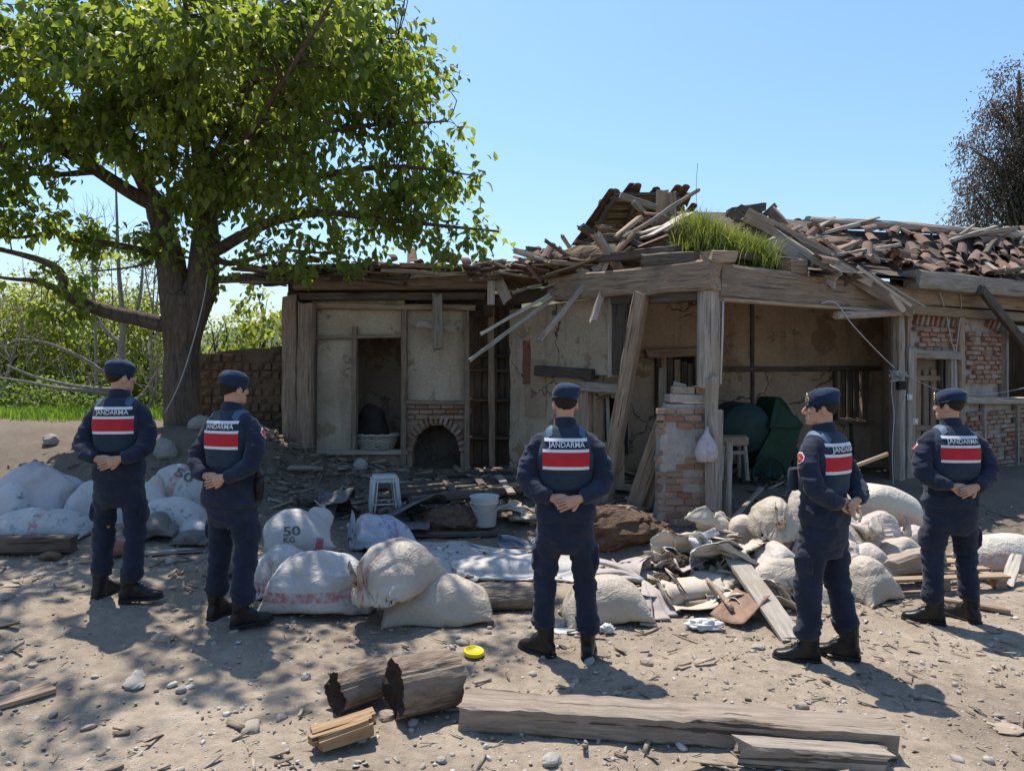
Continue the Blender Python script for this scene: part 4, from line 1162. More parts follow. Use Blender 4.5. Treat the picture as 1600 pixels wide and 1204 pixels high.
# bare saplings, thin and upright
def bare(label, rows, r0, r1, mat, seed, ntw, group, name='bare_tree', cat='tree', spread=1.0):
    rs = np.random.RandomState(seed)
    p0 = at(*rows[0][0]); root = thing(name, label, cat, (p0.x, p0.y, gz(p0.x, p0.y)), 0, group)
    tw = MB()
    for k, L in enumerate(rows):
        P = catmull(np.array(pxl(L)), 6)
        if k == 0: P[0][2] = gz(P[0][0], P[0][1]) - .1
        rr = np.linspace(r0 if k == 0 else r0 * .55, r1, len(P))
        MB().add(*tube(P, list(rr), 8, 1)).build('trunk' if k == 0 else 'branch', mat, root, True)
        for _ in range(ntw):
            i = rs.randint(len(P) // 4, len(P)); a = P[i]; L_ = rs.uniform(.3, .9) * spread
            d = rs.normal(0, .6, 3); d[2] = abs(d[2]) * .7 + .3; d /= np.linalg.norm(d)
            b = a + d * L_; m = (a + b) / 2 + rs.normal(0, .05, 3)
            tw.add(*tube([a, m, b], [.007, .005, .002], 4, 3, cap=False))
            for _ in range(2):
                c = m + (b - a) * .2 + rs.normal(0, .12, 3) + np.array((0, 0, .12)); tw.add(*tube([m, c], [.004, .0015], 3, cap=False))
    o = tw.build('twigs', mat, root); tag(o, kind='stuff')
    return root
bare('bare pale-barked tree with long drooping limbs behind the left gendarme',
     [[(208, 690, 13), (200, 620, 13), (190, 560, 13), (192, 500, 13), (186, 430, 13), (183, 350, 13), (180, 250, 13)],
      [(196, 600, 13), (160, 580, 12.8), (120, 555, 12.6), (70, 535, 12.4), (20, 530, 12.2)], [(200, 625, 13), (150, 612, 12.6), (90, 606, 12.3), (40, 596, 12.1), (0, 590, 12)],
      [(198, 610, 13), (130, 605, 12.7), (60, 590, 12.5), (10, 570, 12.4)], [(200, 640, 13), (228, 610, 12.8), (246, 580, 12.6), (262, 565, 12.5)], [(203, 660, 13), (232, 635, 12.7), (244, 600, 12.5), (245, 560, 12.4)],
      [(192, 540, 13), (165, 515, 13), (140, 480, 13), (120, 460, 13)], [(192, 510, 13), (215, 480, 13.2), (222, 430, 13.4), (226, 360, 13.5)]], .085, .012, m_pale_bark, 3, 9, None)
gs = 'thin leafless saplings at the left'
bare('slim leafless sapling rising left of the pale tree', [[(148, 690, 13.8), (150, 560, 13.8), (146, 450, 13.8), (142, 380, 13.8), (135, 330, 13.8)], [(147, 470, 13.8), (128, 420, 13.8), (112, 370, 13.8)], [(147, 440, 13.8), (160, 400, 13.8), (172, 350, 13.8)]], .035, .006, m_pale_bark, 4, 12, gs, 'sapling', 'sapling')
bare('slim leafless sapling nearest the big trunk', [[(238, 690, 14), (236, 560, 14), (240, 460, 14), (244, 390, 14)], [(238, 480, 14), (228, 430, 14), (222, 380, 14)], [(240, 440, 14), (256, 400, 14), (264, 370, 14)]], .03, .006, m_pale_bark, 5, 12, gs, 'sapling', 'sapling')
bare('leafless sapling at the far left margin, leaning right', [[(-20, 680, 13.4), (10, 590, 13.4), (30, 520, 13.4), (48, 470, 13.4), (60, 440, 13.4)], [(15, 560, 13.4), (-5, 520, 13.4), (-20, 470, 13.4)]], .035, .006, m_pale_bark, 6, 14, gs, 'sapling', 'sapling')
# brown tree on the right
def brown_tree():
    root = shrub('brown_tree', 'reddish-brown withered tree behind the right end of the house', 'tree', [E(1575, 270, 22, 1.4, 1.3, 1.7), E(1560, 180, 22, .75, .8, .9), E(1590, 150, 22, .8, .8, 1.2), E(1530, 345, 22, .8, 1.0, .8), E(1640, 300, 22, 1.4, 1.4, 2.2), E(1520, 240, 22, .55, .6, .7), E(1650, 180, 22, 1, 1, 1.6)],
                 98, .12, m_leaf_b, 21, 60, None, m_bark, 9, -.12, .5, tuple(at(1610, 420, 22)), .45, .035)
    b = MB().add(*tube(pxl([(1610, 590, 22), (1610, 420, 22), (1600, 280, 22), (1594, 160, 22), (1592, 110, 22)]), [.28, .2, .14, .08, .03], 10, 5)); b.build('trunk', m_bark, root, True)
    for L in ([(1608, 400, 22), (1570, 370, 21.6), (1520, 350, 21.4)], [(1600, 300, 22), (1560, 260, 21.6), (1520, 235, 21.4)], [(1598, 230, 22), (1570, 190, 22), (1548, 160, 22)]):
        MB().add(*tube(pxl(L), [.09, .05, .02], 7, 4)).build('branch', m_bark, root, True)
brown_tree()
for px, py, lab, s in ((868, 395, 'small dark conifer on the hilltop beside the broken roof', 1.0), (831, 408, 'smaller round dark tree on the hilltop, left of the conifer', .6)):
    p = at(px, 415, 150); root = shrub('hill_tree', lab, 'tree', [((p.x, 150, p.z + .6 * s), (1.6 * s, 1.2, 2.2 * s)), ((p.x, 150, p.z + 2.2 * s), (.8 * s, .8, 1.3 * s))], 26, .5, m_leaf_g, int(px), 3, None, m_bark, 5, -1, .1, (p.x, 150, p.z - 4), .7, .12)

# grass on the bank
def blades(name, label, cat, pts, h, w, mat, seed, lean=.35):
    rs = np.random.RandomState(seed); n = len(pts)
    a = rs.uniform(0, 2 * math.pi, n); hh = h * rs.uniform(.4, 1.2, n); L = rs.normal(0, lean, (n, 2)) * hh[:, None]
    side = np.stack([np.cos(a), np.sin(a), 0 * a], 1) * (w * rs.uniform(.6, 1.3, n))[:, None]
    tip = pts + np.stack([L[:, 0], L[:, 1], hh], 1); mid = pts + np.stack([L[:, 0] * .3, L[:, 1] * .3, hh * .6], 1)
    V = np.stack([pts - side, pts + side, mid + side * .75, mid - side * .75, tip], 1).reshape(-1, 3)
    T = (np.array([(0, 1, 2), (0, 2, 3), (3, 2, 4)])[None] + 5 * np.arange(n)[:, None, None]).reshape(-1, 3)
    o = link(name, fastmesh(name, V, T, mat)); tag(o, label, cat, None, 'stuff')
    return o
r_ = np.random.RandomState(9)
x = r_.uniform(-14, -5.2, 9000); y = 11.2 + 1.6 * r_.rand(9000) + .5 * np.abs(r_.normal(size=9000)) + .35 * fbm(np.stack([x * 1.5, x * 0, x * 0], 1), 8, 3); z = GZ(x, y)
blades('grass', 'bright green grass strip along the top of the dirt bank', 'grass', np.stack([x, y, z], 1), .17, .008, m_grass, 3)

# grassy tuft growing on the collapsed roof corner
def roof_grass():
    rs = np.random.RandomState(4)
    n = 11000
    t = rs.beta(1.15, 1.0, n)
    top = at(1070, 345, 9.75); bot = at(1188, 402, 9.6)
    a = np.array(top)[None] * (1 - t[:, None]) + np.array(bot)[None] * t[:, None]
    hgt = .2
    q = rs.normal(0, 1, (n, 3)) * np.array((.085, .18, .0)); P = a + q
    P[:, 2] -= rs.uniform(0, 1, n) ** .8 * np.interp(t, [0, .3, .7, 1], [.44, .52, .40, .20])
    return P, hgt
P, hgt = roof_grass()
bl = blades('roof_grass', 'bright green grass tuft growing on the collapsed roof corner', 'grass', P, .24, .0055, m_rgrass, 12, .48)
def mound():
    b = MB()
    c = (at(1068, 368, 9.9) + at(1200, 412, 9.75)) / 2
    V, Fc = ell((0, 0, 0), (.78, .36, .24), 36, 18, Matrix.Rotation(.36, 3, 'Y'))
    V = V + np.stack([fbm(V * 5 + k, k, 4) for k in range(3)], 1) * .10
    b.add(V + np.array(c), Fc)
    o = b.build('roof_soil', m_adobe, house, True)
mound()

# ================================================================== ADOBE WALL
def adobe_wall():
    p = at(378, 700, 12.1)
    root = thing('adobe_wall', 'eroded mud-brick garden wall between the big tree and the house', 'wall', (p.x, 12.2, gz(p.x, 12.2)))
    rs = np.random.RandomState(8)
    x0, x1 = at(300, 0, 12.1).x, at(447, 0, 12.1).x
    core = MB(); n = 26
    def top(u): return np.interp(u, [0, .12, .3, .45, .62, .75, .9, 1], [2.13, 2.22, 2.17, 2.1, 1.98, 2.10, 2.34, 2.36]) + .03 * math.sin(u * 37)
    panel('core', ((x0, 12.065, .2), (x1, 12.065, .2), (x1, 12.065, 2.30), (x0, 12.065, 2.05)), .3, (0, 1, 0), m_adobe, root, 40, 30, .06, 44, None, .12)
    bl_ = [brick_mesh(200 + i, (.31, .14, .118), m_adobe) for i in range(4)]
    z = .25; r = 0
    while z < 2.4:
        x = x0 + (r % 2) * .15 + rs.uniform(-.05, .05)
        while x < x1 - .1:
            u = (x + .15 - x0) / (x1 - x0)
            if z + .06 < top(min(u, 1)) and rs.rand() > .05:
                place('adobe_block', bl_[rs.randint(4)], (x + .16, 12.10 + rs.uniform(-.03, .03), z + .06), (rs.normal(0, .05), rs.normal(0, .05), rs.normal(0, .06)), root, (rs.uniform(.8, 1.06), 1, rs.uniform(.85, 1.12)))
            x += .335
        z += .135; r += 1
adobe_wall()

# ================================================================== PEOPLE
def fabric(name, c, weave=900, var=0.28, rough=0.9, wr=0.0):
    t = NT(name); v = t.coord(False)
    n = t.noise(v, 7, 5, 0.6)
    c = np.array(c)
    col = t.ramp(n, [(0.3, tuple(c * (1 - var))), (0.72, tuple(c * (1 + var)))])
    dust = t.noise(v, 3.0, 7, 0.7)
    col = t.mix(t.mr(dust, 0.52, 0.78, 0, 0.22), col, (0.10, 0.09, 0.08))
    fine = t.noise(v, 160, 2, 0.5)
    fold = t.noise(t.scale(v, (1, 1, 1.6)), 26, 4, 0.6, 0.8)
    t.bsdf(col, rough, 0.2, madd(t, madd(t, fine, 0.25, 'MULTIPLY'), fold), 0.5, 0.012, Sheen_Weight=0.12, Sheen_Roughness=0.5)
    return t.m

m_jacket = fabric('navy_jacket_cloth', (0.017, 0.023, 0.043))
m_trouser = fabric('navy_trouser_cloth', (0.016, 0.021, 0.039))
m_vest = fabric('navy_vest_cloth', (0.021, 0.036, 0.060))
m_beret = fabric('blue_beret_wool', (0.013, 0.027, 0.058), rough=0.95)
m_boot = simple('black_boot_leather', (0.008, 0.008, 0.009), 0.4, 0.4, 30, 0.35, 0.35, 0.004, rnd=False)
m_sole = simple('black_rubber_sole', (0.02, 0.019, 0.018), 0.85, 0.4, 20, rnd=False)
m_hair = simple('dark_brown_hair', (0.018, 0.012, 0.009), 0.7, 0.5, 90, 0.6, 0.3, rnd=False)
m_white = simple('white_reflective_tape', (0.62, 0.63, 0.66), 0.5, 0.06, 30, 0.1, rnd=False)
m_letter = simple('silver_lettering', (0.60, 0.63, 0.67), 0.5, 0.05, 30, 0.1, rnd=False)
m_strap = simple('pale_blue_tape', (.065, .11, .17), 0.6, 0.1, 30, 0.1, rnd=False)
m_red = simple('red_cloth_panel', (0.42, 0.022, 0.035), 0.75, 0.12, 14, 0.2, rnd=False)
m_gold = simple('gold_badge', (0.62, 0.42, 0.16), 0.35, 0.1, 20, 0.1, 0.5, Metallic=0.6)
m_eye = simple('eye_white', (0.6, 0.57, 0.53), 0.3, 0.05)
m_iris = simple('dark_iris', (0.02, 0.012, 0.008), 0.3, 0.05)
m_black = simple('black_polymer', (0.012, 0.012, 0.014), 0.55, 0.3, 12)

def skin_mat():
    t = NT('skin'); v = t.coord(False)
    n = t.noise(v, 14, 5, 0.6)
    col = t.ramp(n, [(0.3, (0.40, 0.215, 0.145)), (0.7, (0.50, 0.295, 0.205))])
    t.bsdf(col, 0.55, 0.35, t.noise(v, 160, 3), 0.15, 0.002, Subsurface_Weight=0.12, Subsurface_Scale=0.01)
    t.n['Principled BSDF'].inputs['Subsurface Radius'].default_value = (1, 0.35, 0.2)
    return t.m
m_skin = skin_mat()

def rings_k(spec, k, e=2.3, n=36):
    """spec rows: z, rx, ry, cx, cy"""
    S = catmull(np.array(spec, float), k)
    return [sring((r[3], r[4], r[0]), max(r[1], .002), max(r[2], .002), e, n) for r in S]

HEAD = [  # z above chin, front, back, half width
    (0.000, .078, .018, .024), (0.012, .094, .004, .040), (0.030, .0945, -.020, .052), (0.048, .093, -.045, .058),
    (0.066, .091, -.066, .063), (0.086, .091, -.082, .067), (0.106, .089, -.092, .071), (0.122, .085, -.098, .072),
    (0.136, .094, -.102, .073), (0.162, .094, -.104, .075), (0.192, .080, -.098, .070), (0.215, .054, -.076, .056), (0.231, .015, -.030, .022)]

def head_rings(grow=0.0, k=4, n=40):
    S = catmull(np.array(HEAD), k)
    out = []
    for z, f, b, w in S:
        e = 2.25 if z > 0.1 else 2.05
        out.append(sring((0, (f + b) / 2, z), w + grow, (f - b) / 2 + grow, e, n))
    return out

def finger(P0, d, nrm, L, r, bend):
    """three bent segments, from inside the palm"""
    pts = [np.array(P0) - np.array(d) * 0.015, np.array(P0)]
    dd = np.array(d, float); nn = np.array(nrm, float)
    for i, f in enumerate((0.42, 0.32, 0.26)):
        b = bend[i]
        dd, nn = dd * math.cos(b) + nn * math.sin(b), nn * math.cos(b) - dd * math.sin(b)
        pts.append(pts[-1] + dd * L * f)
    rad = [r, r * 1.05, r * 1.0, r * 0.92, r * 0.72]
    return tube(pts, rad, 9, 3)

def hand(W, d, nrm, thumb, scale=1.0, bend=(.12, .3, .25)):
    """palm (for the remeshed body) and finger tubes; nrm is the palm normal, thumb = +-1 side"""
    d = np.array(d, float); d /= np.linalg.norm(d)
    nrm = np.array(nrm, float); nrm -= d * (d @ nrm); nrm /= np.linalg.norm(nrm)
    w = np.cross(d, nrm) * thumb
    W = np.array(W, float); s = scale
    palm = tube([W - d * .03, W, W + d * .035 * s, W + d * .07 * s, W + d * .097 * s],
                [(.026, .021), (.027, .02), (.037 * s, .017), (.042 * s, .0145), (.040 * s, .010)], 16, 3, up=nrm)
    fs = []
    K = W + d * .088 * s
    for off, L, sp in ((.029, .068, .05), (.0098, .078, .015), (-.0098, .073, -.02), (-.028, .058, -.06)):
        dd = d + w * sp
        fs.append(finger(K + w * off * s, dd / np.linalg.norm(dd), nrm, L * s, .0088 * s, [b * (1 + .25 * rng.rand()) for b in bend]))
    T0 = W + d * .028 * s + w * .028 * s
    td = d * .72 + w * .62 + nrm * .25
    fs.append(finger(T0, td / np.linalg.norm(td), nrm * .4 - w * .9, .066 * s, .0108 * s, (.05, .25, .2)))
    return palm, fs

def patch(bvh, o, right, up, d, a0, a1, b0, b1, na, nb, off, mat, name, parent, mask=None, thick=True):
    """a flat print or sewn panel lying on a garment"""
    o, right, up, d = [Vector(x) for x in (o, right, up, d)]
    V, ok = [], []
    for j in range(nb + 1):
        for i in range(na + 1):
            a = a0 + (a1 - a0) * i / na; b = b0 + (b1 - b0) * j / nb
            p = o + right * a + up * b
            h = bvh.ray_cast(p - d * 1.0, d, 2.0)
            if h[0] is None: V.append(p); ok.append(False)
            else: V.append(h[0] - d * off); ok.append(True)
    Fc = []
    w = na + 1
    for j in range(nb):
        for i in range(na):
            q = (j * w + i, j * w + i + 1, (j + 1) * w + i + 1, (j + 1) * w + i)
            if all(ok[x] for x in q) and (mask is None or mask((i + .5) / na, (j + .5) / nb)): Fc.append(q)
    me = mesh(name, [tuple(v) for v in V], Fc, mat, True)
    return link(name, me, parent, False)

def text_mesh(s, height, width=None, bold=0.0, sub=2):
    cu = bpy.data.curves.new('t', 'FONT'); cu.body = s; cu.size = 1; cu.align_x = 'CENTER'; cu.align_y = 'CENTER'
    cu.offset = bold; cu.resolution_u = 3
    o = bpy.data.objects.new('t', cu); COL.objects.link(o)
    dg = bpy.context.evaluated_depsgraph_get()
    me = bpy.data.meshes.new_from_object(o.evaluated_get(dg))
    bpy.data.objects.remove(o)
    bm = bmesh.new(); bm.from_mesh(me); bmesh.ops.triangulate(bm, faces=bm.faces)
    for _ in range(sub):
        L = [e for e in bm.edges if e.calc_length() > 0.12]
        if L: bmesh.ops.subdivide_edges(bm, edges=L, cuts=1)
        bmesh.ops.triangulate(bm, faces=[f for f in bm.faces if len(f.verts) > 3])
    V = np.array([v.co for v in bm.verts]); Fc = [[v.index for v in f.verts] for f in bm.faces]
    bm.free()
    lo, hi = V.min(0), V.max(0); V[:, :2] -= ((lo + hi) / 2)[:2]
    V[:, 1] *= height / (hi - lo)[1]
    V[:, 0] *= (width / (hi - lo)[0]) if width else height / (hi - lo)[1]
    return V, Fc

def print_text(bvh, s, height, width, o, right, up, d, off, mat, name, parent, bold=0.0, world=False):
    V, Fc = text_mesh(s, height, width, bold)
    o, right, up, d = [Vector(x) for x in (o, right, up, d)]
    out, ok = [], []
    for x, y, _ in V:
        p = o + right * x + up * y
        h = bvh.ray_cast(p - d, d, 2.0)
        ok.append(h[0] is not None)
        out.append(tuple((h[0] - d * off) if h[0] is not None else p))
    Fc = [f for f in Fc if all(ok[i] for i in f)]
    return link(name, mesh(name, out, Fc, mat), parent, world)

def bvh_of(me):
    return BVHTree.FromPolygons([v.co for v in me.vertices], [tuple(p.vertices) for p in me.polygons])

def person(px, py, H, yaw, head_yaw, feet, label, seed, girth=1.0, long_jacket=0.0, head_pitch=0.0, knee=(0.02, 0.02),
           holster=False, badge=False, pouch=False, loose=0.0, gx=None, shift=0.0, lean=0.0, hand_dz=0.0):
    """feet: two (x, y, yaw) in the person's own frame (facing +Y); yaw turns the whole figure about Z"""
    g = G(px, py)
    root = thing('person', label, 'person', g, yaw, 'gendarmes standing in a row with hands behind their backs')
    S = H / 1.83
    rs = np.random.RandomState(seed)
    def put(me, name, mat, parent=None):
        V = getV(me)
        # shift of weight: hips lean over the standing leg
        V[:, 0] += shift * sst(0.1, 0.95, V[:, 2]) * (1 - 0.6 * sst(1.0, 1.6, V[:, 2]))
        V[:, 1] += lean * sst(0.2, 1.6, V[:, 2])
        setV(me, V * S)
        finish(me, name, mat)
        return link(name, me, parent or root, False)
    gq = girth * .97
    # ---- legs / trousers
    mb = MB()
    hz = 0.93 - long_jacket * 0.5
    mb.add(*loft(rings_k([(.70, .12, .10, 0, -.01), (.77, .172 * gq, .128 * gq, 0, -.012), (.88, .185 * gq, .138 * gq, 0, -.014), (.96, .178 * gq, .13 * gq, 0, -.006), (1.06, .168 * gq, .118 * gq, 0, 0)], 3)))
    ank = []
    for s, (fx, fy, fyaw), kn in zip((-1, 1), feet, knee):
        A = np.array((fx, fy - .012, .10)); Hp = np.array((s * .093, -.005, .88))
        K = Hp * .46 + A * .54 + np.array((s * .008, kn, 0)); K[2] = .50
        T = Hp * .75 + K * .25; C = K * .5 + A * .5 + np.array((0, -.018, 0))
        Bp = A + np.array((0, 0, .108))
        mb.add(*tube([Hp, T, Hp * .4 + K * .6, K, C, Bp, A + np.array((0, 0, .068))],
                     [(.089 * gq, .116 * gq), (.088 * gq, .108 * gq), (.080 * gq, .096 * gq), (.071, .083), (.068, .079), (.068, .076), (.053, .058)], 20, 4, up=(0, 1, 0)))
        # cargo pocket
        Pk = Hp * .42 + K * .58 + np.array((s * .088 * gq, 0, 0))
        mb.add(*ell(Pk, (.022, .07, .085), 16, 10))
        ank.append((A, fyaw))
    me = remesh(mb, .0095, 4)
    V, N = getV(me), getN(me)
    z = V[:, 2]
    mask = .45 + 1.0 * np.exp(-((z - .50) / .10) ** 2) + 1.3 * np.exp(-((z - .21) / .075) ** 2) + .6 * np.exp(-((z - .78) / .10) ** 2)
    w = ridged(V * np.array((6, 6, 15)) + seed * 3.1 + 2.5 * np.stack([z, z, V[:, 0]], 1) + .35 * vnoise(V * 9, seed)[:, None], seed, 3); w = np.sign(w) * np.abs(w) ** .8
    w2 = fbm(V * 9 + seed, seed + 9, 3)
    setV(me, V + N * (w * .0135 * mask + w2 * .009 - .002)[:, None])
    put(me, 'trousers', m_trouser)
    # ---- boots
    for (A, fyaw), s in zip(ank, (-1, 1)):
        rows = catmull(np.array([(-.098, .02, .02, .06), (-.092, .030, .006, .088), (-.06, .040, .003, .12), (0, .042, .003, .135), (.05, .043, .003, .118), (.09, .047, .003, .088), (.135, .050, .003, .070), (.175, .043, .004, .062), (.2, .022, .012, .045)]), 3)
        rg, so = [], []
        a = np.linspace(0, 2 * math.pi, 24, endpoint=False)
        for y, hw, z0, z1 in rows:
            ca, sa = np.cos(a), np.sin(a)
            ex = 2 / 2.8
            rg.append(np.stack([hw * np.sign(ca) * np.abs(ca) ** ex, y + 0 * a, (z0 + z1) / 2 + (z1 - z0) / 2 * np.sign(sa) * np.abs(sa) ** ex], 1))
            hs = hw + .0045
            zs = .006 if y > .17 else 0
            heel = 0.0 if y < -.02 or y > .02 else .004
            so.append(np.stack([hs * np.sign(ca) * np.abs(ca) ** .5, y * 1.03 + 0 * a, (zs + heel + .026) / 2 + (.026 - zs - heel) / 2 * np.sign(sa) * np.abs(sa) ** .3], 1))
        b = MB().add(*loft(rg)); b.add(*tube([(0, -.03, .05), (0, -.03, .12), (0, -.028, .19), (0, -.026, .255)], [(.044, .055), (.047, .058), (.053, .062), (.056, .062)], 18, 3, up=(0, 1, 0)))
        bm_ = remesh(b, .007, 3)
        V, N = getV(bm_), getN(bm_)
        cr = ridged(V * np.array((14, 14, 34)) + seed + s, seed, 2) * np.exp(-((V[:, 2] - .13) / .05) ** 2) + .7 * ridged(V * np.array((16, 50, 16)) + 5, seed + 2, 2) * np.exp(-((V[:, 1] - .085) / .03) ** 2)
        V = V + N * (cr * .004)[:, None]
        M = Matrix.Translation(Vector((A[0], A[1] + .012, 0))) @ Matrix.Rotation(fyaw, 4, 'Z')
        def tr(V): return np.array([tuple(M @ Vector(v)) for v in V])
        setV(bm_, tr(V))
        ob = put(bm_, 'boot', m_boot)
        Vs, Fs = loft(so)
        sm = put(mesh('boot_sole', tr(Vs), Fs), 'boot_sole', m_sole, ob)
        lc = MB()
        for i in range(6):
            yy, zz = .088 - .019 * i, .098 + .017 * i
            lc.add(*tube([(-.024, yy, zz - .004), (0, yy - .004, zz + .006), (.024, yy - .012, zz - .001)], .0032, 5, 2))
        Vl, Fl = lc.arr()
        put(mesh('boot_lace', tr(Vl), Fl), 'boot_lace', m_black, ob)
    # ---- arms
    zc = hand_dz
    arms = []
    for s in (-1, 1):
        sh = np.array((s * .150 * gq, -.004, 1.412)); ua = np.array((s * .212 * gq, -.02, 1.325)); el = np.array((s * .242 * gq, -.085, 1.165 + zc * .5))
        fm = np.array((s * .165, -.158, 1.105 + zc)); wr = np.array((s * .088, -.188 if s > 0 else -.172, 1.078 + zc))
        arms.append((sh, ua, el, fm, wr))
    # ---- jacket
    mb = MB()
    hem = .91 - long_jacket
    mb.add(*loft(rings_k([(hem, (.188 + loose) * gq, (.138 + loose * .6) * gq, 0, -.012), (hem + .05, (.193 + loose) * gq, (.142 + loose * .6) * gq, 0, -.012), (1.02, (.183 + loose) * gq, .134 * gq, 0, -.008), (1.10, .178 * gq, .126 * gq, 0, -.004), (1.20, .176 * gq, .13 * gq, 0, -.004),
                          (1.30, .184 * gq, .136 * gq, 0, -.008), (1.38, .186 * gq, .132 * gq, 0, -.012), (1.44, .172 * gq, .108, 0, -.014), (1.485, .14, .082, 0, -.014), (1.52, .085, .072, 0, -.008)], 3, 2.5)))
    for sh, ua, el, fm, wr in arms:
        d = (wr - fm) / np.linalg.norm(wr - fm)
        mb.add(*tube([sh - np.array((np.sign(sh[0]) * .05, 0, -.012)), sh, ua, (ua + el) / 2 + np.array((np.sign(sh[0]) * .012, .0, 0)), el, (el + fm) / 2 + np.array((0, -.006, -.004)), fm, wr - d * .012],
                     [.058, .069 * gq, .066 * gq, .062 * gq, .061, .056, .051, .043], 20, 4))
    mb.add(*tube([(0, -.012, 1.48), (0, -.008, 1.53), (0, .002, 1.575)], [(.084, .082), (.078, .078), (.073, .075)], 22, 3, up=(0, 1, 0)))
    me = remesh(mb, .0095, 4)
    V, N = getV(me), getN(me)
    x, z = np.abs(V[:, 0]), V[:, 2]
    mask = .35 + .9 * sst(.15, .24, x) * (1 - .3 * sst(1.38, 1.48, z)) + .8 * np.exp(-((z - hem - .1) / .12) ** 2) * (x < .2)
    mask *= 1 - .8 * sst(1.5, 1.55, z)
    w = ridged(V * np.array((7, 7, 14)) + seed * 1.7 + 2.2 * np.stack([z, x, x], 1) + .35 * vnoise(V * 9, seed + 1)[:, None], seed + 4, 3)
    setV(me, V + N * (w * .0150 * mask + fbm(V * 8 + seed * 2, seed + 5, 3) * .005 * np.minimum(mask, 1))[:, None])
    jV = getV(me)
    jb = bvh_of(me)
    jacket = put(me, 'jacket', m_jacket)
    # ---- vest
    mb = MB()
    vz = 1.125
    mb.add(*loft(rings_k([(vz, .178 * gq, .140 * gq, 0, -.006), (vz + .05, .184 * gq, .146 * gq, 0, -.006), (1.25, .190 * gq, .150 * gq, 0, -.008), (1.33, .192 * gq, .152 * gq, 0, -.012), (1.38, .180 * gq, .148 * gq, 0, -.014),
                          (1.425, .168 * gq, .133, 0, -.018), (1.465, .150, .110, 0, -.018), (1.495, .133, .094, 0, -.016), (1.516, .108, .080, 0, -.014), (1.53, .07, .06, 0, -.012)], 3, 2.7)))
    me = remesh(mb, .009, 3)
    V, N = getV(me), getN(me)
    setV(me, V + N * (fbm(V * np.array((5, 5, 9)) + seed, seed + 6, 3) * .007 + ridged(V * np.array((5, 5, 12)) + seed, seed + 7, 2) * .003)[:, None])
    vb = bvh_of(me)
    vest = put(me, 'vest', m_vest)
    def onvest(a0, a1, b0, b1, mat, name, off=.006, na=24, nb=3):
        o = patch(vb, (0, -.14, 0), (1, 0, 0), (0, 0, 1), (0, 1, 0), a0, a1, b0, b1, na, nb, off, mat, name, vest)
        me = o.data; V = getV(me)
        V[:, 0] += shift * sst(0.1, 0.95, V[:, 2]) * (1 - 0.6 * sst(1.0, 1.6, V[:, 2])); V[:, 1] += lean * sst(0.2, 1.6, V[:, 2])
        setV(me, V * S); return o
    onvest(-.138, .138, 1.436, 1.457, m_white, 'reflective_stripe')
    onvest(-.150, .150, 1.368, 1.387, m_white, 'reflective_stripe')
    onvest(-.152, .152, 1.276, 1.368, m_red, 'red_panel', .005, 24, 8)
    onvest(-.150, .150, 1.256, 1.276, m_white, 'reflective_stripe')
    o = print_text(vb, 'JANDARMA', .046, .235, (0.004, -.14, 1.4115), (1, 0, 0), (0, 0, 1), (0, 1, 0), .006, m_letter, 'lettering', vest, 0.012)
    V = getV(o.data); V[:, 0] += shift * sst(0.1, 0.95, V[:, 2]) * (1 - 0.6 * sst(1.0, 1.6, V[:, 2])); V[:, 1] += lean * sst(0.2, 1.6, V[:, 2]); setV(o.data, V * S)
    for s in (-1, 1):
        o = patch(vb, (0, 0, 1.4), (1, 0, 0), (0, 1, 0), (0, 0, -1), s * .086, s * .128, -.115, .07, 4, 14, .005, m_strap, 'shoulder_tape', vest)
        V = getV(o.data); V[:, 0] += shift * .64 * 0 + shift * sst(0.1, 0.95, V[:, 2]) * (1 - 0.6 * sst(1.0, 1.6, V[:, 2])); V[:, 1] += lean * sst(0.2, 1.6, V[:, 2]); setV(o.data, V * S)
    # sleeve badges
    def adj(o):
        V = getV(o.data); V[:, 0] += shift * sst(0.1, 0.95, V[:, 2]) * (1 - 0.6 * sst(1.0, 1.6, V[:, 2])); V[:, 1] += lean * sst(0.2, 1.6, V[:, 2]); setV(o.data, V * S)
        return o
    for s in (-1, 1):
        for rad, mt, nm, of in ((.036, m_white, 'sleeve_badge', .004), (.030, m_red, 'badge_field', .006), (.014, m_gold, 'badge_emblem', .008)):
            sq = (lambda u, v: (u - .5) ** 2 + (v - .5) ** 2 < .25) if nm != 'badge_emblem' else (lambda u, v: abs(u - .5) < .12 + .25 * (1 - v) or (abs(v - .45) < .15))
            par = jacket if nm == 'sleeve_badge' else jacket
            adj(patch(jb, (0, .012, 1.362), (0, -s, 0), (0, 0, 1), (-s, 0, 0), -rad, rad, -rad, rad, 14, 14, of, mt, nm, par, sq))
        if s < 0:
            adj(patch(jb, (0, .035, 1.285), (0, 1, 0), (0, 0, 1), (1, 0, 0), -.03, .03, -.022, .022, 6, 4, .005, m_red, 'flag_patch', jacket))
    if holster:
        b = MB().add(*box((0, 0, 0), (.035, .06, .10))); b.add(*box((0, -.01, .075), (.026, .035, .06), Matrix.Rotation(.35, 3, 'X'))); b.add(*box((.0, .0, -.07), (.03, .05, .05)))
        V, Fc = b.arr(); V = V + np.array(((.21 + loose) * gq + .015, -.01, .99))
        put(mesh('holster', V, Fc), 'holster', m_black)
    if pouch:
        b = MB()
        for zz, xx in ((1.20, -.12), (1.20, 0), (1.20, .12)):
            b.add(*loft([sring((xx, .148 * gq, zz + q), .048 * k, .026 * k, 4, 20) for q, k in ((-.075, .85), (-.065, 1), (.06, 1), (.075, .8))]))
        V, Fc = b.arr(); put(mesh('vest_pouch', V, Fc), 'vest_pouch', m_vest, vest)
    # ---- head, neck, hands: one skin
    mb = MB()
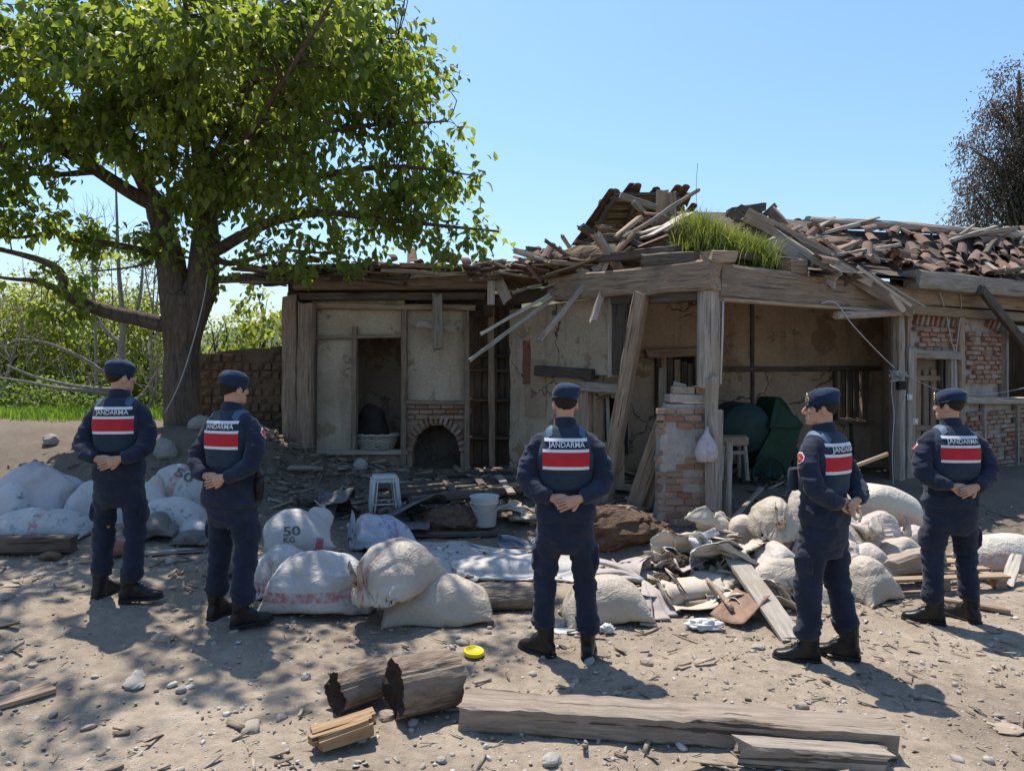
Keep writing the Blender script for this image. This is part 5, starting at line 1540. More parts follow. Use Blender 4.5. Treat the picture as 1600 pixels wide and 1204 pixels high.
    Mh = Matrix.Translation(Vector((0, .010, 1.563))) @ Matrix.Rotation(head_yaw, 4, 'Z') @ Matrix.Rotation(head_pitch, 4, 'X')
    def hd(V): return np.array([tuple(Mh @ Vector(v)) for v in np.asarray(V)])
    def addh(vf): mb.add(hd(vf[0]), vf[1])
    addh(loft(head_rings()))
    addh(tube([(0, .088, .128), (0, .1, .112), (0, .112, .094), (0, .112, .081), (0, .095, .076)], [.008, .0095, .012, .0135, .010], 12, 3, up=(1, 0, 0)))
    for s in (-1, 1):
        addh(ell((s * .0115, .100, .081), (.0085, .012, .008), 10, 8))
        addh(ell((s * .078, -.014, .098), (.0085, .019, .032), 14, 10, Matrix.Rotation(-.22, 3, 'X') @ Matrix.Rotation(s * -.35, 3, 'Z')))
        addh(ell((s * .045, .066, .096), (.022, .020, .018), 12, 8))
        addh(ell((s * .032, .082, .139), (.022, .013, .007), 12, 8))
    addh(tube([(-.023, .089, .0475), (-.009, .0975, .0505), (.009, .0975, .0505), (.023, .089, .0475)], [.004, .0058, .0058, .004], 8, 3))
    addh(tube([(-.021, .089, .0415), (0, .097, .038), (.021, .089, .0415)], [.004, .0068, .004], 8, 4))
    addh(ell((0, .088, .014), (.020, .013, .013), 12, 8))
    mb.add(*tube([(0, -.014, 1.44), (0, -.012, 1.52), (0, -.004, 1.60), (0, .0, 1.66)], [.050, .054, .057, .055], 20, 3, up=(0, 1, 0)))
    mb.add(*tube([(0, -.005, .90), (0, 0, 1.1), (0, -.01, 1.3), (0, -.014, 1.45)], [(.11, .08), (.12, .08), (.13, .085), (.10, .06)], 16, 2, up=(0, 1, 0)))
    for s, (A, _) in zip((-1, 1), ank):
        mb.add(*tube([(s * .07, 0, .95), (s * .09, 0, .7), (A[0] * .5 + s * .045, .01, .5), (A[0], A[1], .15)], [.06, .055, .045, .03], 10, 2))
    fl = []
    for (sh, ua, el, fm, wr), s in zip(arms, (-1, 1)):
        mb.add(*tube([(0, -.012, 1.40), sh, ua, el, fm, wr], [.05, .045, .042, .038, .034, .026], 12, 3))
        if s > 0: p, fs = hand(wr, (-.95, -.10, -.34), (-.05, -1, .1), -1 * s, .98, (.05, .22, .25))
        else: p, fs = hand(wr, (.95, .02, -.20), (0, -1, .1), 1, .98, (.1, .3, .3))
        mb.add(*p); fl += fs
    me = remesh(mb, .0048, 2, .5)
    V0 = getV(me); F0 = [tuple(p.vertices) for p in me.polygons]
    bpy.data.meshes.remove(me)
    allm = MB().add(V0, F0)
    for f in fl: allm.add(*f)
    V, Fc = allm.arr()
    body = put(mesh('body', V, Fc), 'body', m_skin)
    for s in (-1, 1):
        e = MB().add(hd(ell((s * .031, .0745, .119), (.012, .012, .0115), 12, 8)[0]), ell((0, 0, 0), (1, 1, 1), 12, 8)[1])
        V, Fc = e.arr(); eo = put(mesh('eye', V, Fc), 'eye', m_eye)
        V, Fc = ell((s * .031, .083, .119), (.0055, .0045, .0058), 10, 6)
        put(mesh('iris', hd(V), Fc), 'iris', m_iris, eo)
        V, Fc = tube([(s * .014, .0985, .137), (s * .032, .094, .1425), (s * .05, .078, .139)], [.0028, .0040, .0025], 6, 3)
        put(mesh('eyebrow', hd(V), Fc), 'eyebrow', m_hair)
    # hair: short back and sides
    rgs = head_rings(.0030, 6, 64)
    V = np.concatenate(rgs); n = 64; Fc = []
    jag = .006 * vnoise(np.stack([V[:, 0] * 60, V[:, 1] * 60, V[:, 2] * 0 + seed], 1), 3)
    line = np.where(V[:, 1] > .03, .105 + .7 * (V[:, 1] - .03), np.where(V[:, 1] > -.02, .105, .105 + (V[:, 1] + .02) * .62)) + jag
    line = np.where((V[:, 1] > .058), .165, line)
    line = np.where((np.abs(V[:, 1] - .030) < .013), .088, line)
    keep = V[:, 2] > line
    for r in range(len(rgs) - 1):
        for i in range(n):
            q = (r * n + i, r * n + (i + 1) % n, (r + 1) * n + (i + 1) % n, (r + 1) * n + i)
            if all(keep[j] for j in q): Fc.append(q)
    put(mesh('hair', hd(V), Fc), 'hair', m_hair)
    # beret
    tl = Matrix.Translation(Vector((0, 0, .158))) @ Matrix.Rotation(-.19, 4, 'X') @ Matrix.Rotation(.15, 4, 'Y') @ Matrix.Translation(Vector((0, 0, -.158)))
    spec = [(.128, .0805, .1045, 0, -.004), (.146, .0830, .1065, 0, -.004), (.164, .0875, .110, .001, -.006), (.182, .0915, .112, .004, -.009), (.200, .0905, .109, .008, -.011), (.218, .0815, .097, .011, -.011), (.233, .063, .075, .012, -.009), (.243, .038, .045, .011, -.006), (.247, .008, .010, .010, -.005)]
    rg = rings_k(spec, 4, 2.1, 56)
    V, Fc = loft(rg)
    V = V + (np.stack([fbm(V * 14 + seed, seed, 3), fbm(V * 14 + seed + 9, seed + 1, 3), fbm(V * 14 + seed + 19, seed + 2, 3)], 1) * .010 + ridged(V * np.array((16, 16, 30)) + seed, seed, 2)[:, None] * np.array((0.0, 0, .004))) * .8 * sst(.155, .20, V[:, 2])[:, None]
    V = np.array([tuple(tl @ Vector(v)) for v in V])
    beret = put(mesh('beret', hd(V), Fc), 'beret', m_beret)
    Vb, Fb = tube([(math.cos(t) * .0835, math.sin(t) * .1065 - .004, .131) for t in np.linspace(0, 2 * math.pi, 41)], .0042, 6, 1)
    put(mesh('beret_band', hd(np.array([tuple(tl @ Vector(v)) for v in Vb])), Fb), 'beret_band', m_black, beret)
    if badge:
        bm_ = MB(); aa = R(128)
        c = np.array((math.cos(aa) * .0895, math.sin(aa) * .110 - .008, .178)); nn = np.array((math.cos(aa), math.sin(aa), .1)); rt = np.array((-math.sin(aa), math.cos(aa), 0))
        P = [c + nn * .006 + rt * math.cos(t) * .013 + np.array((0, 0, 1)) * math.sin(t) * .013 for t in np.linspace(0, 2 * math.pi, 17)]
        bm_.add(*tube(P, .0038, 6)); bm_.add(*tube([c + nn * .006 + np.array((0, 0, .012)), c + nn * .004 + rt * .003 + np.array((0, 0, .028)), c - nn * .002 - rt * .004 + np.array((0, 0, .048))], [.004, .006, .0015], 7, 3))
        bm_.add(*ell(c + nn * .004, (.004, .004, .004), 8, 6))
        V, Fc = bm_.arr()
        put(mesh('beret_badge', hd(np.array([tuple(tl @ Vector(v)) for v in V])), Fc), 'beret_badge', m_gold, beret)
    return root

person(187, 934, 1.80, R(4), R(-36), [(-.14, .04, R(-14)), (.135, -.08, R(-72))],
       'gendarme furthest left, in the tree shade, head turned right', 11, knee=(.02, .03), girth=.95)
person(364, 970, 1.81, R(-20), R(-12), [(-.15, .02, R(4)), (.155, -.06, R(-30))],
       'gendarme with a hip holster and long loose jacket beside the 50 kg sack', 23, girth=1.0, long_jacket=.06, holster=True, loose=.022, hand_dz=-.01)
person(883, 1026, 1.82, R(-2), R(6), [(-.15, .03, R(48)), (.15, .0, R(-6))],
       'gendarme in the middle, back squarely to us, in front of the pale tarpaulin', 35, girth=1.03)
person(1286, 1030, 1.80, R(36), R(32), [(-.13, .05, R(36)), (.14, -.07, R(20))],
       'gendarme seen half from the side, face in profile to the left', 47, badge=True, pouch=True, girth=.95)
person(1485, 973, 1.78, R(0), R(34), [(-.15, .0, R(62)), (.16, .04, R(20))],
       'gendarme furthest right, beside the brick wall and wooden door', 59, badge=True, pouch=True, girth=1.05)

# ================================================================== SACKS
def sackmat(name, c0, c1, dirt, dirt_amt=.6, band=None, bcol=(.45, .07, .07), marks=None):
    """woven plastic sack: weave, dust and worn print (bands and smudged lettering) in the sack's own axes"""
    t = NT(name); v = t.coord(); vo = t.coord(False)
    n = t.noise(v, 2.2, 3, .5)
    col = t.ramp(n, [(.25, c0), (.75, c1)])
    sp = t.node('ShaderNodeSeparateXYZ'); t.L(vo, sp.inputs[0])
    wear = t.noise(v, 22, 6, .72)
    if band:
        ax, lo, hi = band
        w = madd(t, sp.outputs[ax], madd(t, t.noise(v, 3.0, 3), .06, 'MULTIPLY'))
        m = madd(t, t.mr(w, lo, lo + .008), t.mr(w, hi, hi - .008), 'MULTIPLY')
        col = t.mix(madd(t, m, t.mr(wear, .40, .58, 0, .8), 'MULTIPLY'), col, bcol)
    if marks:
        mcol, sc, lo = marks
        b = t.noise(t.scale(vo, (1, 1, 1.6)), sc, 2, .4)
        m = madd(t, t.mr(b, lo, lo + .03), t.mr(t.noise(vo, 2.3, 2), .46, .54), 'MULTIPLY')
        col = t.mix(madd(t, m, t.mr(wear, .42, .6, 0, .8), 'MULTIPLY'), col, mcol)
    d = t.noise(v, 1.5, 6, .62)
    col = t.mix(t.mr(d, .46, .74, 0, dirt_amt * .9), col, dirt)
    fine = t.noise(v, 55, 4, .7)
    col = t.mix(1.0, col, t.ramp(fine, [(.3, (.94, .94, .94)), (.7, (1.04, 1.04, 1.04))]), 'MULTIPLY')
    wa = t.node('ShaderNodeTexWave', wave_type='BANDS', bands_direction='X'); t.L(vo, wa.inputs[0]); wa.inputs['Scale'].default_value = 70; wa.inputs['Distortion'].default_value = 1
    wb = t.node('ShaderNodeTexWave', wave_type='BANDS', bands_direction='Y'); t.L(vo, wb.inputs[0]); wb.inputs['Scale'].default_value = 70; wb.inputs['Distortion'].default_value = 1
    cr = None
    for sc_, vec, wd in ((5, (1, 2.2, 1.5), .030), (9, (2.4, .9, 1.3), .035), (13, (1.0, 1.6, 2.6), .045)):
        ab = t.node('ShaderNodeMath', operation='ABSOLUTE'); t.L(madd(t, t.noise(t.scale(v, vec), sc_, 1.5, .5, .6), -.5), ab.inputs[0])
        ln = t.mr(ab.outputs[0], 0, wd * 2.2, 1, 0); cr = ln if cr is None else madd(t, cr, madd(t, ln, .6, 'MULTIPLY'))
    cr2 = t.noise(t.scale(v, (2.2, .7, 1.2)), 5, 2, .5, 1.0)
    h = madd(t, madd(t, madd(t, cr, .7, 'MULTIPLY'), madd(t, t.mr(cr2, .35, .65), 1.0, 'MULTIPLY')), madd(t, madd(t, wa.outputs[1], wb.outputs[1]), .03, 'MULTIPLY'))
    t.bsdf(col, .6, .3, h, .32, .012)
    return t.m
DU = (.22, .175, .13)
s_white = sackmat('white_woven_sack', (0.430, 0.407, 0.384), (0.525, 0.500, 0.475), DU, .38)
s_white_red = sackmat('white_sack_red_print', (0.430, 0.407, 0.388), (0.516, 0.491, 0.471), DU, .38, (2, -.10, -.02), (.36, .10, .10))
s_tan_red = sackmat('dusty_sack_red_print', (0.421, 0.364, 0.297), (0.516, 0.457, 0.388), (.30, .23, .16), .5, (1, .02, .07), (.38, .09, .09))
s_white_mark = sackmat('white_sack_dark_print', (0.421, 0.415, 0.405), (0.516, 0.508, 0.495), DU, .38, (1, .10, .16), (.10, .20, .12), ((.10, .12, .18), 13, .58))
s_rg = sackmat('white_sack_red_green_print', (0.430, 0.415, 0.392), (0.516, 0.504, 0.479), DU, .35, (0, .05, .15), (.42, .12, .14), ((.12, .22, .2), 9, .57))
s_blue = sackmat('bluish_sack_print', (0.404, 0.398, 0.438), (0.516, 0.508, 0.545), (.30, .22, .17), .4, (0, -.10, .05), (.16, .18, .36), ((.12, .12, .22), 8, .52))
s_tan = sackmat('dusty_tan_sack', (0.387, 0.326, 0.256), (0.499, 0.432, 0.351), (.30, .235, .165), .5)
s_lilac = sackmat('greyish_lilac_sack', (0.378, 0.347, 0.355), (0.482, 0.449, 0.454), (.34, .29, .25), .4)
s_brown = sackmat('earthy_brown_sack', (0.224, 0.169, 0.124), (0.327, 0.263, 0.198), (.15, .11, .08), .6)
s_grey = sackmat('dark_grey_sack', (0.138, 0.127, 0.116), (0.232, 0.212, 0.194), (.12, .10, .08), .6)
s_cream = sackmat('clean_cream_sack', (0.473, 0.424, 0.351), (0.568, 0.517, 0.438), (.42, .36, .29), .4, (1, -.20, -.13), (.50, .25, .18))
s_pink = sackmat('dusty_pinkish_sack', (.42, .36, .315), (.53, .465, .41), (.27, .21, .155), .5)
s_tie = simple('sack_twine', (.35, .30, .22), .9)

def sim_sack(tied, fill, seed, nu=54, nv=92, steps=95, W0=.62, tail=.20, tight=.05, neck=.42, sq=1.0):
    """a flat woven bag filled until it bulges and set down on a floor: cloth with volume pressure"""
    rs = np.random.RandomState(seed)
    t = np.arange(nv) / nv
    y = np.where(t < .5, -W0 / 2 + 2 * W0 * t, W0 / 2 - 2 * W0 * (t - .5)); side = np.where(t < .5, -1.0, 1.0) * np.sin(np.pi * ((t * 2) % 1)) ** .5
    x = np.linspace(-.5, .5, nu)
    P = np.stack([np.repeat(x[:, None], nv, 1), np.repeat(y[None], nu, 0), .18 + .05 * side[None] * np.cos(x * 2.6)[:, None]], 2)
    q = P.reshape(-1, 3); P += (.012 * np.stack([fbm(q * 7 + seed + k * 9, seed + k, 3) for k in range(3)], 1)).reshape(P.shape)
    Q = P.copy(); ru, rv = 1.0 / (nu - 1), 2 * W0 / nv; rd = math.hypot(ru, rv)
    kt = int((1 - tail) * nu)
    def slack(m, n, k, amt):
        g = np.stack(np.meshgrid(np.linspace(0, 1, m), np.linspace(0, 1, n), indexing='ij') + [np.full((m, n), seed * 1.7 + k)], 2).reshape(-1, 3)
        return (1 + amt * np.clip(fbm(g * np.array((5, 8, 1)), seed + k, 3) + .25, 0, 1) * 1.6).reshape(m, n)
    RU = ru * slack(nu, nv, 3, .13); RV = rv * slack(nu, nv, 5, .10)
    Vm = W0 ** 3 * (1 / (math.pi * W0) - .142 * (1 - 10 ** (-1 / W0))) * fill * (.82 if tied else 1)
    mir = (-np.arange(nv)) % nv
    def sv(A, B, rest, k, sh=0):
        Bs = np.roll(B, -sh, 1) if sh else B
        d = Bs - A; L = np.sqrt((d * d).sum(-1)) + 1e-9
        c = (.5 * k * (1 - rest / L))[..., None] * d
        A += c; B -= np.roll(c, sh, 1) if sh else c
    for s in range(steps):
        vel = (P - Q) * .90; Q = P.copy(); P = P + vel
        du = np.gradient(P, axis=0); dv = (np.roll(P, -1, 1) - np.roll(P, 1, 1)) / 2
        N = np.cross(du, dv); a = P - P[:kt].reshape(-1, 3).mean(0)
        top = kt if tied else nu
        vol = (N[:top] * P[:top]).sum() / 3
        if s == 0: sg = 1.0 if (N * a).sum() > 0 else -1.0
        vol = abs(vol); pr = np.clip((Vm - vol) / Vm, -.2, 1) * .9
        z = P[..., 2]; zt = np.percentile(z, 95)
        f = (pr + .34 * np.clip(zt - z, 0, .5)) * 2.6
        if tied: f[kt - 1:] = 0
        P += sg * N * f[..., None] * 9.0
        P[..., 2] -= .0010
        for it in range(5):
            for o in (0, 1):
                A, B = P[:, o::2], P[:, o + 1::2]; m = min(A.shape[1], B.shape[1]); sv(A[:, :m], B[:, :m], RV[:, o::2][:, :m], 1)
            sv(P[:, -1:], P[:, :1], rv, 1)
            for o in (0, 1):
                A, B = P[o::2], P[o + 1::2]; m = min(len(A), len(B))
                sv(A[:m], B[:m], RU[o::2][:m], 1); sv(A[:m], B[:m], rd, .25, 1); sv(A[:m], B[:m], rd, .25, -1)
            for r_ in ([0] if tied else [0, nu - 1]):
                P[r_] = (P[r_] + P[r_][mir]) / 2
            if tied:
                zc = P[kt].mean(0)[2]; dz = (neck * np.percentile(P[:kt - 4, :, 2], 97) - zc) * .3; P[kt - 1:, :, 2] += dz; Q[kt - 1:, :, 2] += dz
                R_ = max(tight, .20 * (1 - s / (steps * .6)))
                for r_, k in ((kt - 1, 1.25), (kt, 1.0), (kt + 1, 1.15)):
                    c = P[r_].mean(0); d = P[r_] - c; L = np.sqrt((d * d).sum(-1))[:, None] + 1e-9
                    P[r_] = c + d * np.minimum(1, R_ * k / L)
        if sq < 1:
            k = 1 + (sq - 1) * min(1, max(0, s / steps - .25) / .5)
            a_ = np.arctan2(P[..., 1], P[..., 0]); w_ = k * (1 + .10 * np.sin(3 * a_ + seed))
            P[..., 0] = np.clip(P[..., 0], -.46 * w_, .46 * w_); P[..., 1] = np.clip(P[..., 1], -.27 * w_, .27 * w_)
            P[..., 2] += .004 * k * np.sin(P[..., 0] * 17 + seed) * (s < steps * .6)
        hit = P[..., 2] < 0
        P[..., 2] = np.where(hit, 0, P[..., 2]); P[..., :2] = np.where(hit[..., None], Q[..., :2] * .6 + P[..., :2] * .4, P[..., :2])
    if tied:      # the free end opens out into a ruffle
        c = P[kt].mean(0); ax = c - P[kt - 7].mean(0); ax[2] *= .5; ax /= np.linalg.norm(ax)
        u_ = np.cross(ax, (0, 0, 1.0)); u_ /= np.linalg.norm(u_); v_ = np.cross(ax, u_)
        X = P[kt - 5] - P[kt - 5].mean(0); an = np.arctan2(X @ v_, X @ u_); r0 = tight * .8; m = nu - 1 - kt
        for r_ in range(kt, nu):
            f = (r_ - kt) / max(m, 1); rad = (r0 * (1 + 2.1 * f ** .8) * (1 + .30 * f * np.sin(7 * an + seed) + .16 * f * np.sin(12 * an + 2 * seed)))[:, None]
            P[r_] = c + ax * f * (.045 + tail * .25) + (np.cos(an)[:, None] * u_ + np.sin(an)[:, None] * v_) * rad + ax * (.012 * f * np.sin(5 * an + seed))[:, None]
    V = P.reshape(-1, 3); lo, hi = V.min(0), V.max(0)
    V = (V - (lo + hi) / 2) / (hi - lo)
    Fc = []
    for r_ in range(nu - 1):
        for i in range(nv):
            j = (i + 1) % nv; qd = (r_ * nv + i, r_ * nv + j, (r_ + 1) * nv + j, (r_ + 1) * nv + i); Fc.append(qd if sg < 0 else qd[::-1])
    ring = V.reshape(nu, nv, 3)[kt] if tied else None
    return V, Fc, ring
PROTO = {None: [sim_sack(False, .97, 1), sim_sack(False, .84, 2), sim_sack(False, .58, 3), sim_sack(False, .46, 8, sq=.70), sim_sack(False, .36, 9, sq=.62)],
         1: [sim_sack(True, .95, 4, tail=.12, neck=.34), sim_sack(True, .74, 5, tail=.15, neck=.34)],
         2: [sim_sack(True, .92, 6, tail=.075, tight=.03, neck=.52), sim_sack(True, .76, 7, tail=.09, tight=.03, neck=.5)]}

def sack(label, px, py, Y, L, W, H, yaw, tie, seed, mat, pitch=0.0, roll=0.0, sag=.0, lump=.07, sharp=3.0, z=None, crumple=1.0, proto=None):
    """tie: None = sewn pillow, 1 = gathered and tied with a tail at +X, 2 = short rosette at +X"""
    rs = np.random.RandomState(seed)
    pr = PROTO[tie]
    k = proto if proto is not None else (3 + seed % 2 if tie is None and crumple > 1.45 else min(2, 1 + (crumple > 1.2)) if (tie is None and lump > .085) else seed % 2 if tie is None else (1 if crumple > 1.4 else seed % 2))
    V0, Fc, ring = pr[min(k, len(pr) - 1)]
    D = np.array((L, W, H)); mirror = -1 if rs.rand() < .5 else 1
    V = V0 * D * np.array((1, mirror, 1))
    ring0 = (ring * D * np.array((1, mirror, 1))).mean(0) if ring is not None else None
    def dfm(V):
        if tie:
            c_ = V0[-92:].mean(0) * D * np.array((1, mirror, 1)) if ring is None else ring0
            g_ = sst(-.05 * L, .42 * L, V[:, 0]); th_ = np.arctan2(V[:, 2] - c_[2], V[:, 1] - c_[1])
            fo = np.abs(np.sin(th_ * 6.5 + seed + .6 * np.sin(2 * th_ + seed))) * .6 + np.abs(np.sin(th_ * 11 + 2 * seed)) * .4
            V = V.copy(); V[:, 1:] = c_[1:] + (V[:, 1:] - c_[1:]) * (1 + .20 * g_ * (fo - .62))[:, None]
        V = V + (lump * H * 1.3) * np.stack([fbm(V * 3.4 + seed * 5.3 + q * 17, seed + q, 2) for q in range(3)], 1)
        cr = ridged(np.stack([V[:, 0] * 3.5 + V[:, 1] * 3, V[:, 1] * 6, V[:, 2] * 6], 1) + seed * 1.9, seed + 3, 2)
        ln = np.maximum((1 - np.abs(vnoise(np.stack([V[:, 0] * 3 + V[:, 2] * 3, V[:, 1] * 3.6 - V[:, 0] * 2, V[:, 2] * 4], 1) + seed * 2.3, seed + 8))) ** 3.5, .55 * (1 - np.abs(vnoise(np.stack([V[:, 0] * 6 - V[:, 1] * 4, V[:, 1] * 6 + V[:, 0] * 3, V[:, 2] * 7], 1) + seed, seed + 12))) ** 4)
        V = V - V / (np.linalg.norm(V, axis=1)[:, None] + .05) * (.014 * min(crumple, 1.5) * ln)[:, None]
        return V + np.stack([0 * cr, .25 * cr * np.sign(V[:, 1]), cr], 1) * (.010 * min(crumple, 1.7) ** 1.3)
    V = dfm(V)
    if ring is not None: ring = dfm(ring * D * np.array((1, mirror, 1)))
    if mirror < 0: Fc = [f[::-1] for f in Fc]
    M = Matrix.Translation(at(px, py, Y)) @ Matrix.Rotation(yaw, 4, 'Z') @ Matrix.Rotation(-pitch, 4, 'Y') @ Matrix.Rotation(roll, 4, 'X')
    A = np.array(M); Wd = V @ A[:3, :3].T + A[:3, 3]
    g = GZ(Wd[:, 0], Wd[:, 1]) + .004
    if z is None:
        dz = float(np.percentile(g - Wd[:, 2], 96))
        M = Matrix.Translation(Vector((0, 0, dz))) @ M; A = np.array(M); Wd = V @ A[:3, :3].T + A[:3, 3]
    Wd[:, 2] = np.maximum(Wd[:, 2], g)
    V = (Wd - A[:3, 3]) @ A[:3, :3]
    me = mesh('sack', V, Fc, mat, True)
    o = link('sack', me); o.location, r_, _ = M.decompose(); o.rotation_euler = r_.to_euler()
    tag(o, label, 'sack', 'filled sacks lying about the yard')
    if tie:
        P = (ring @ A[:3, :3].T + A[:3, 3]); P[:, 2] = np.maximum(P[:, 2], GZ(P[:, 0], P[:, 1]) + .004); P = (P - A[:3, 3]) @ A[:3, :3]
        c = P.mean(0); r0 = np.sqrt(((P - c) ** 2).sum(1)).mean() * 1.15 + .004
        T = [(c[0], c[1] + math.cos(a) * r0, c[2] + math.sin(a) * r0) for a in np.linspace(0, 6.283, 15)]
        Vt, Ft = tube(T, .006, 6); link('tie', mesh('tie', Vt, Ft, s_tie, True), o, False)
    return o, me, M

def sack_text(o, me, M, s, h, w, px, py, tilt, mat, bold=.03):
    """flat print on the face that looks at the camera"""
    Mi = M.inverted(); bv = bvh_of(me)
    O = Mi @ at(px, py, M.translation.y - .3)
    R3 = Mi.to_3x3()
    rt = R3 @ Vector((math.cos(tilt), 0, math.sin(tilt))); up = R3 @ Vector((-math.sin(tilt), 0, math.cos(tilt))); d = R3 @ (M.translation - Vector((0, 0, HC)) if False else Vector((at(px, py, 1) - Vector((0, 0, HC))).normalized()))
    return print_text(bv, s, h, w, O, rt, up, d, .003, mat, 'print', o, bold)
m_ink = simple('dark_grey_ink', (.13, .12, .12), .7, .3, 40)
m_redink = simple('faded_red_ink', (.42, .12, .13), .7, .3, 40)

# ---- front heap between the second and the middle gendarme
A_ = sack('upright white sack printed 50 KG with a gathered neck on top', 455, 850, 6.6, .60, .56, .44, R(18), None, 301, s_white, pitch=R(28), roll=R(8), sharp=4)
sack_text(*A_, '50', .085, .15, 456, 829, R(4), m_ink); sack_text(*A_, 'KG', .05, .10, 452, 843, R(2), m_ink)
def red_block():
    o, me, M = A_; Mi = M.inverted(); R3 = Mi.to_3x3(); d = Vector((at(498, 855, 1) - Vector((0, 0, HC))).normalized())
    patch(bvh_of(me), Mi @ at(498, 858, M.translation.y - .3), R3 @ Vector((1, 0, -.15)), R3 @ Vector((.15, 0, 1)), R3 @ d, -.032, .032, -.11, .10, 6, 14, .003, m_redink, 'print', o)
red_block()
sack('small gathered top of a white sack poking up behind the 50 KG sack', 494, 808, 6.9, .30, .24, .24, R(60), 2, 302, s_white, pitch=R(50), z=1)
sack('dirty white sack with its knot facing us, under the 50 KG sack', 440, 898, 6.0, .62, .54, .36, R(-82), 2, 303, s_white_red, crumple=1.3)
sack('big bulging white sack with a red band low on its side, front left', 508, 930, 5.72, .94, .56, .46, R(8), 2, 304, s_white_red, pitch=R(-4), lump=.10, crumple=1.3)
sack('tan sack with a faded red stripe lying on top of two others, knot towards us', 610, 884, 5.5, .80, .56, .38, R(-122), 2, 305, s_tan_red, pitch=R(-4), z=1, crumple=1.3)
sack('dusty pale sack with pointed corners at the right end of the front heap', 684, 940, 5.62, .84, .46, .31, R(4), None, 306, s_tan, roll=R(6), pitch=R(3), lump=.08, crumple=1.3)
sack('small brown sack half hidden behind the second gendarme', 352, 906, 6.3, .34, .26, .26, R(70), 1, 307, s_brown)
sack('bluish printed sack with a knot, lying in front of the plastic stool', 590, 822, 7.6, .68, .50, .38, R(-138), 2, 308, s_blue, lump=.09, crumple=1.3)
# ---- left heap
sack('largest sack of the left heap, greyish lilac, slumped over the others', 66, 768, 7.5, 1.05, .70, .56, R(-14), None, 311, s_lilac, pitch=R(-12), roll=R(14), lump=.16, sharp=2.6, z=1)
sack('white sack with red and green print flattened behind the dark board', 66, 828, 6.95, .98, .50, .25, R(-3), None, 312, s_rg, lump=.08, sharp=2.3)
sack('pale sack with a seam under the lilac sack at the left edge', 28, 800, 7.3, .50, .50, .42, R(80), None, 313, s_white_mark)
sack('white sack standing just behind the left gendarme', 130, 790, 7.35, .66, .36, .34, R(75), None, 314, s_white, pitch=R(52), z=1)
B_ = sack('white sack with pink corner and black 50 print atop the heap between the left gendarmes', 282, 753, 7.8, .62, .46, .40, R(-22), None, 315, s_rg, pitch=R(-16), roll=R(12), z=1)
sack_text(*B_, '50', .10, .20, 288, 742, R(-28), m_ink)
sack('yellowish pale sack left of the white 50 sack', 246, 768, 7.7, .36, .34, .36, R(80), None, 316, s_tan, z=1)
sack('white sack with blue-grey lettering and a green patch in the middle left heap', 272, 803, 7.2, .74, .42, .36, R(-4), None, 317, s_white_mark, pitch=R(-4), sharp=2.4, z=1)
sack('small plain white sack right of the lettered one, against the second gendarme', 306, 828, 7.05, .40, .30, .22, R(-8), None, 318, s_white, z=1)
sack('crushed dark grey sack on the ground below the lettered sack', 248, 838, 6.95, .42, .36, .20, R(10), None, 319, s_grey, lump=.2, crumple=2.2)
sack('flat dark grey empty sack right of the crushed grey one', 304, 846, 6.9, .40, .32, .12, R(-12), None, 320, s_grey, lump=.2, crumple=2)
sack('pale supporting sack at the back of the middle left heap', 225, 790, 7.6, .6, .5, .5, R(10), None, 321, s_white, z=1)
sack('grey-white sack at the bottom left, beneath the lilac one', 95, 812, 7.6, .7, .5, .45, R(0), None, 322, s_lilac)
# ---- right heap
sack('plump dusty sack with its knotted rosette facing us, top of the right heap', 1211, 806, 6.75, .60, .46, .36, R(-100), 2, 331, s_tan, z=1, crumple=1.35)
sack('narrow pale sack end sticking up left of the half-turned gendarme', 1250, 800, 6.95, .66, .26, .24, R(70), 1, 332, s_pink, pitch=R(66), z=1)
sack('pinkish-white folded sack on the right heap, below the rosette sack', 1218, 880, 6.3, .56, .46, .33, R(4), None, 333, s_pink, lump=.12, z=1, crumple=1.6)
sack('brownish dusty sack at the bottom of the right heap on the ground', 1218, 925, 6.15, .54, .46, .30, R(-6), None, 334, s_tan, lump=.1)
sack('tan crumpled sack behind the pinkish-white folded one', 1230, 836, 6.9, .52, .42, .32, R(20), None, 335, s_tan, lump=.2, z=1, crumple=2.4)
sack('soft brownish sack left of the rosette sack', 1160, 832, 7.0, .44, .36, .28, R(-20), None, 336, s_tan, lump=.2, z=1, crumple=2.2)
sack('clean cream pillow-shaped sack on top between the two right gendarmes', 1396, 784, 7.5, .72, .40, .28, R(-8), None, 337, s_cream, pitch=R(-20), roll=R(34), sharp=4.5, lump=.04, sag=.02, z=1, crumple=.5)
sack('pinkish pale sack leaning left of the cream pillow sack', 1351, 782, 7.6, .50, .38, .26, R(70), None, 338, s_pink, pitch=R(35), z=1)
sack('badly crumpled pinkish pale sack below the cream pillow sack', 1371, 832, 7.0, .60, .44, .42, R(-10), 2, 339, s_pink, lump=.16, z=1, crumple=2.4)
sack('crumpled pale sack behind the knees of the right gendarme', 1425, 842, 7.15, .46, .36, .34, R(15), None, 340, s_pink, lump=.16, z=1, crumple=2)
sack('round pale sack beneath the gnarled beam', 1356, 922, 6.15, .44, .40, .34, R(30), None, 341, s_tan, lump=.08)
sack('pale sack top showing above the gnarled beam', 1352, 884, 6.5, .46, .40, .36, R(-10), None, 342, s_pink, lump=.12, z=1)
sack('grey-white filler sack inside the right heap', 1300, 850, 6.9, .70, .55, .50, R(0), None, 343, s_tan, z=1)
sack('long pale bolster-like sack at the right edge behind the pallet', 1585, 862, 7.0, .95, .42, .36, R(-14), None, 344, s_cream, pitch=R(-8), sharp=3.4, sag=.2, lump=.06, z=1)
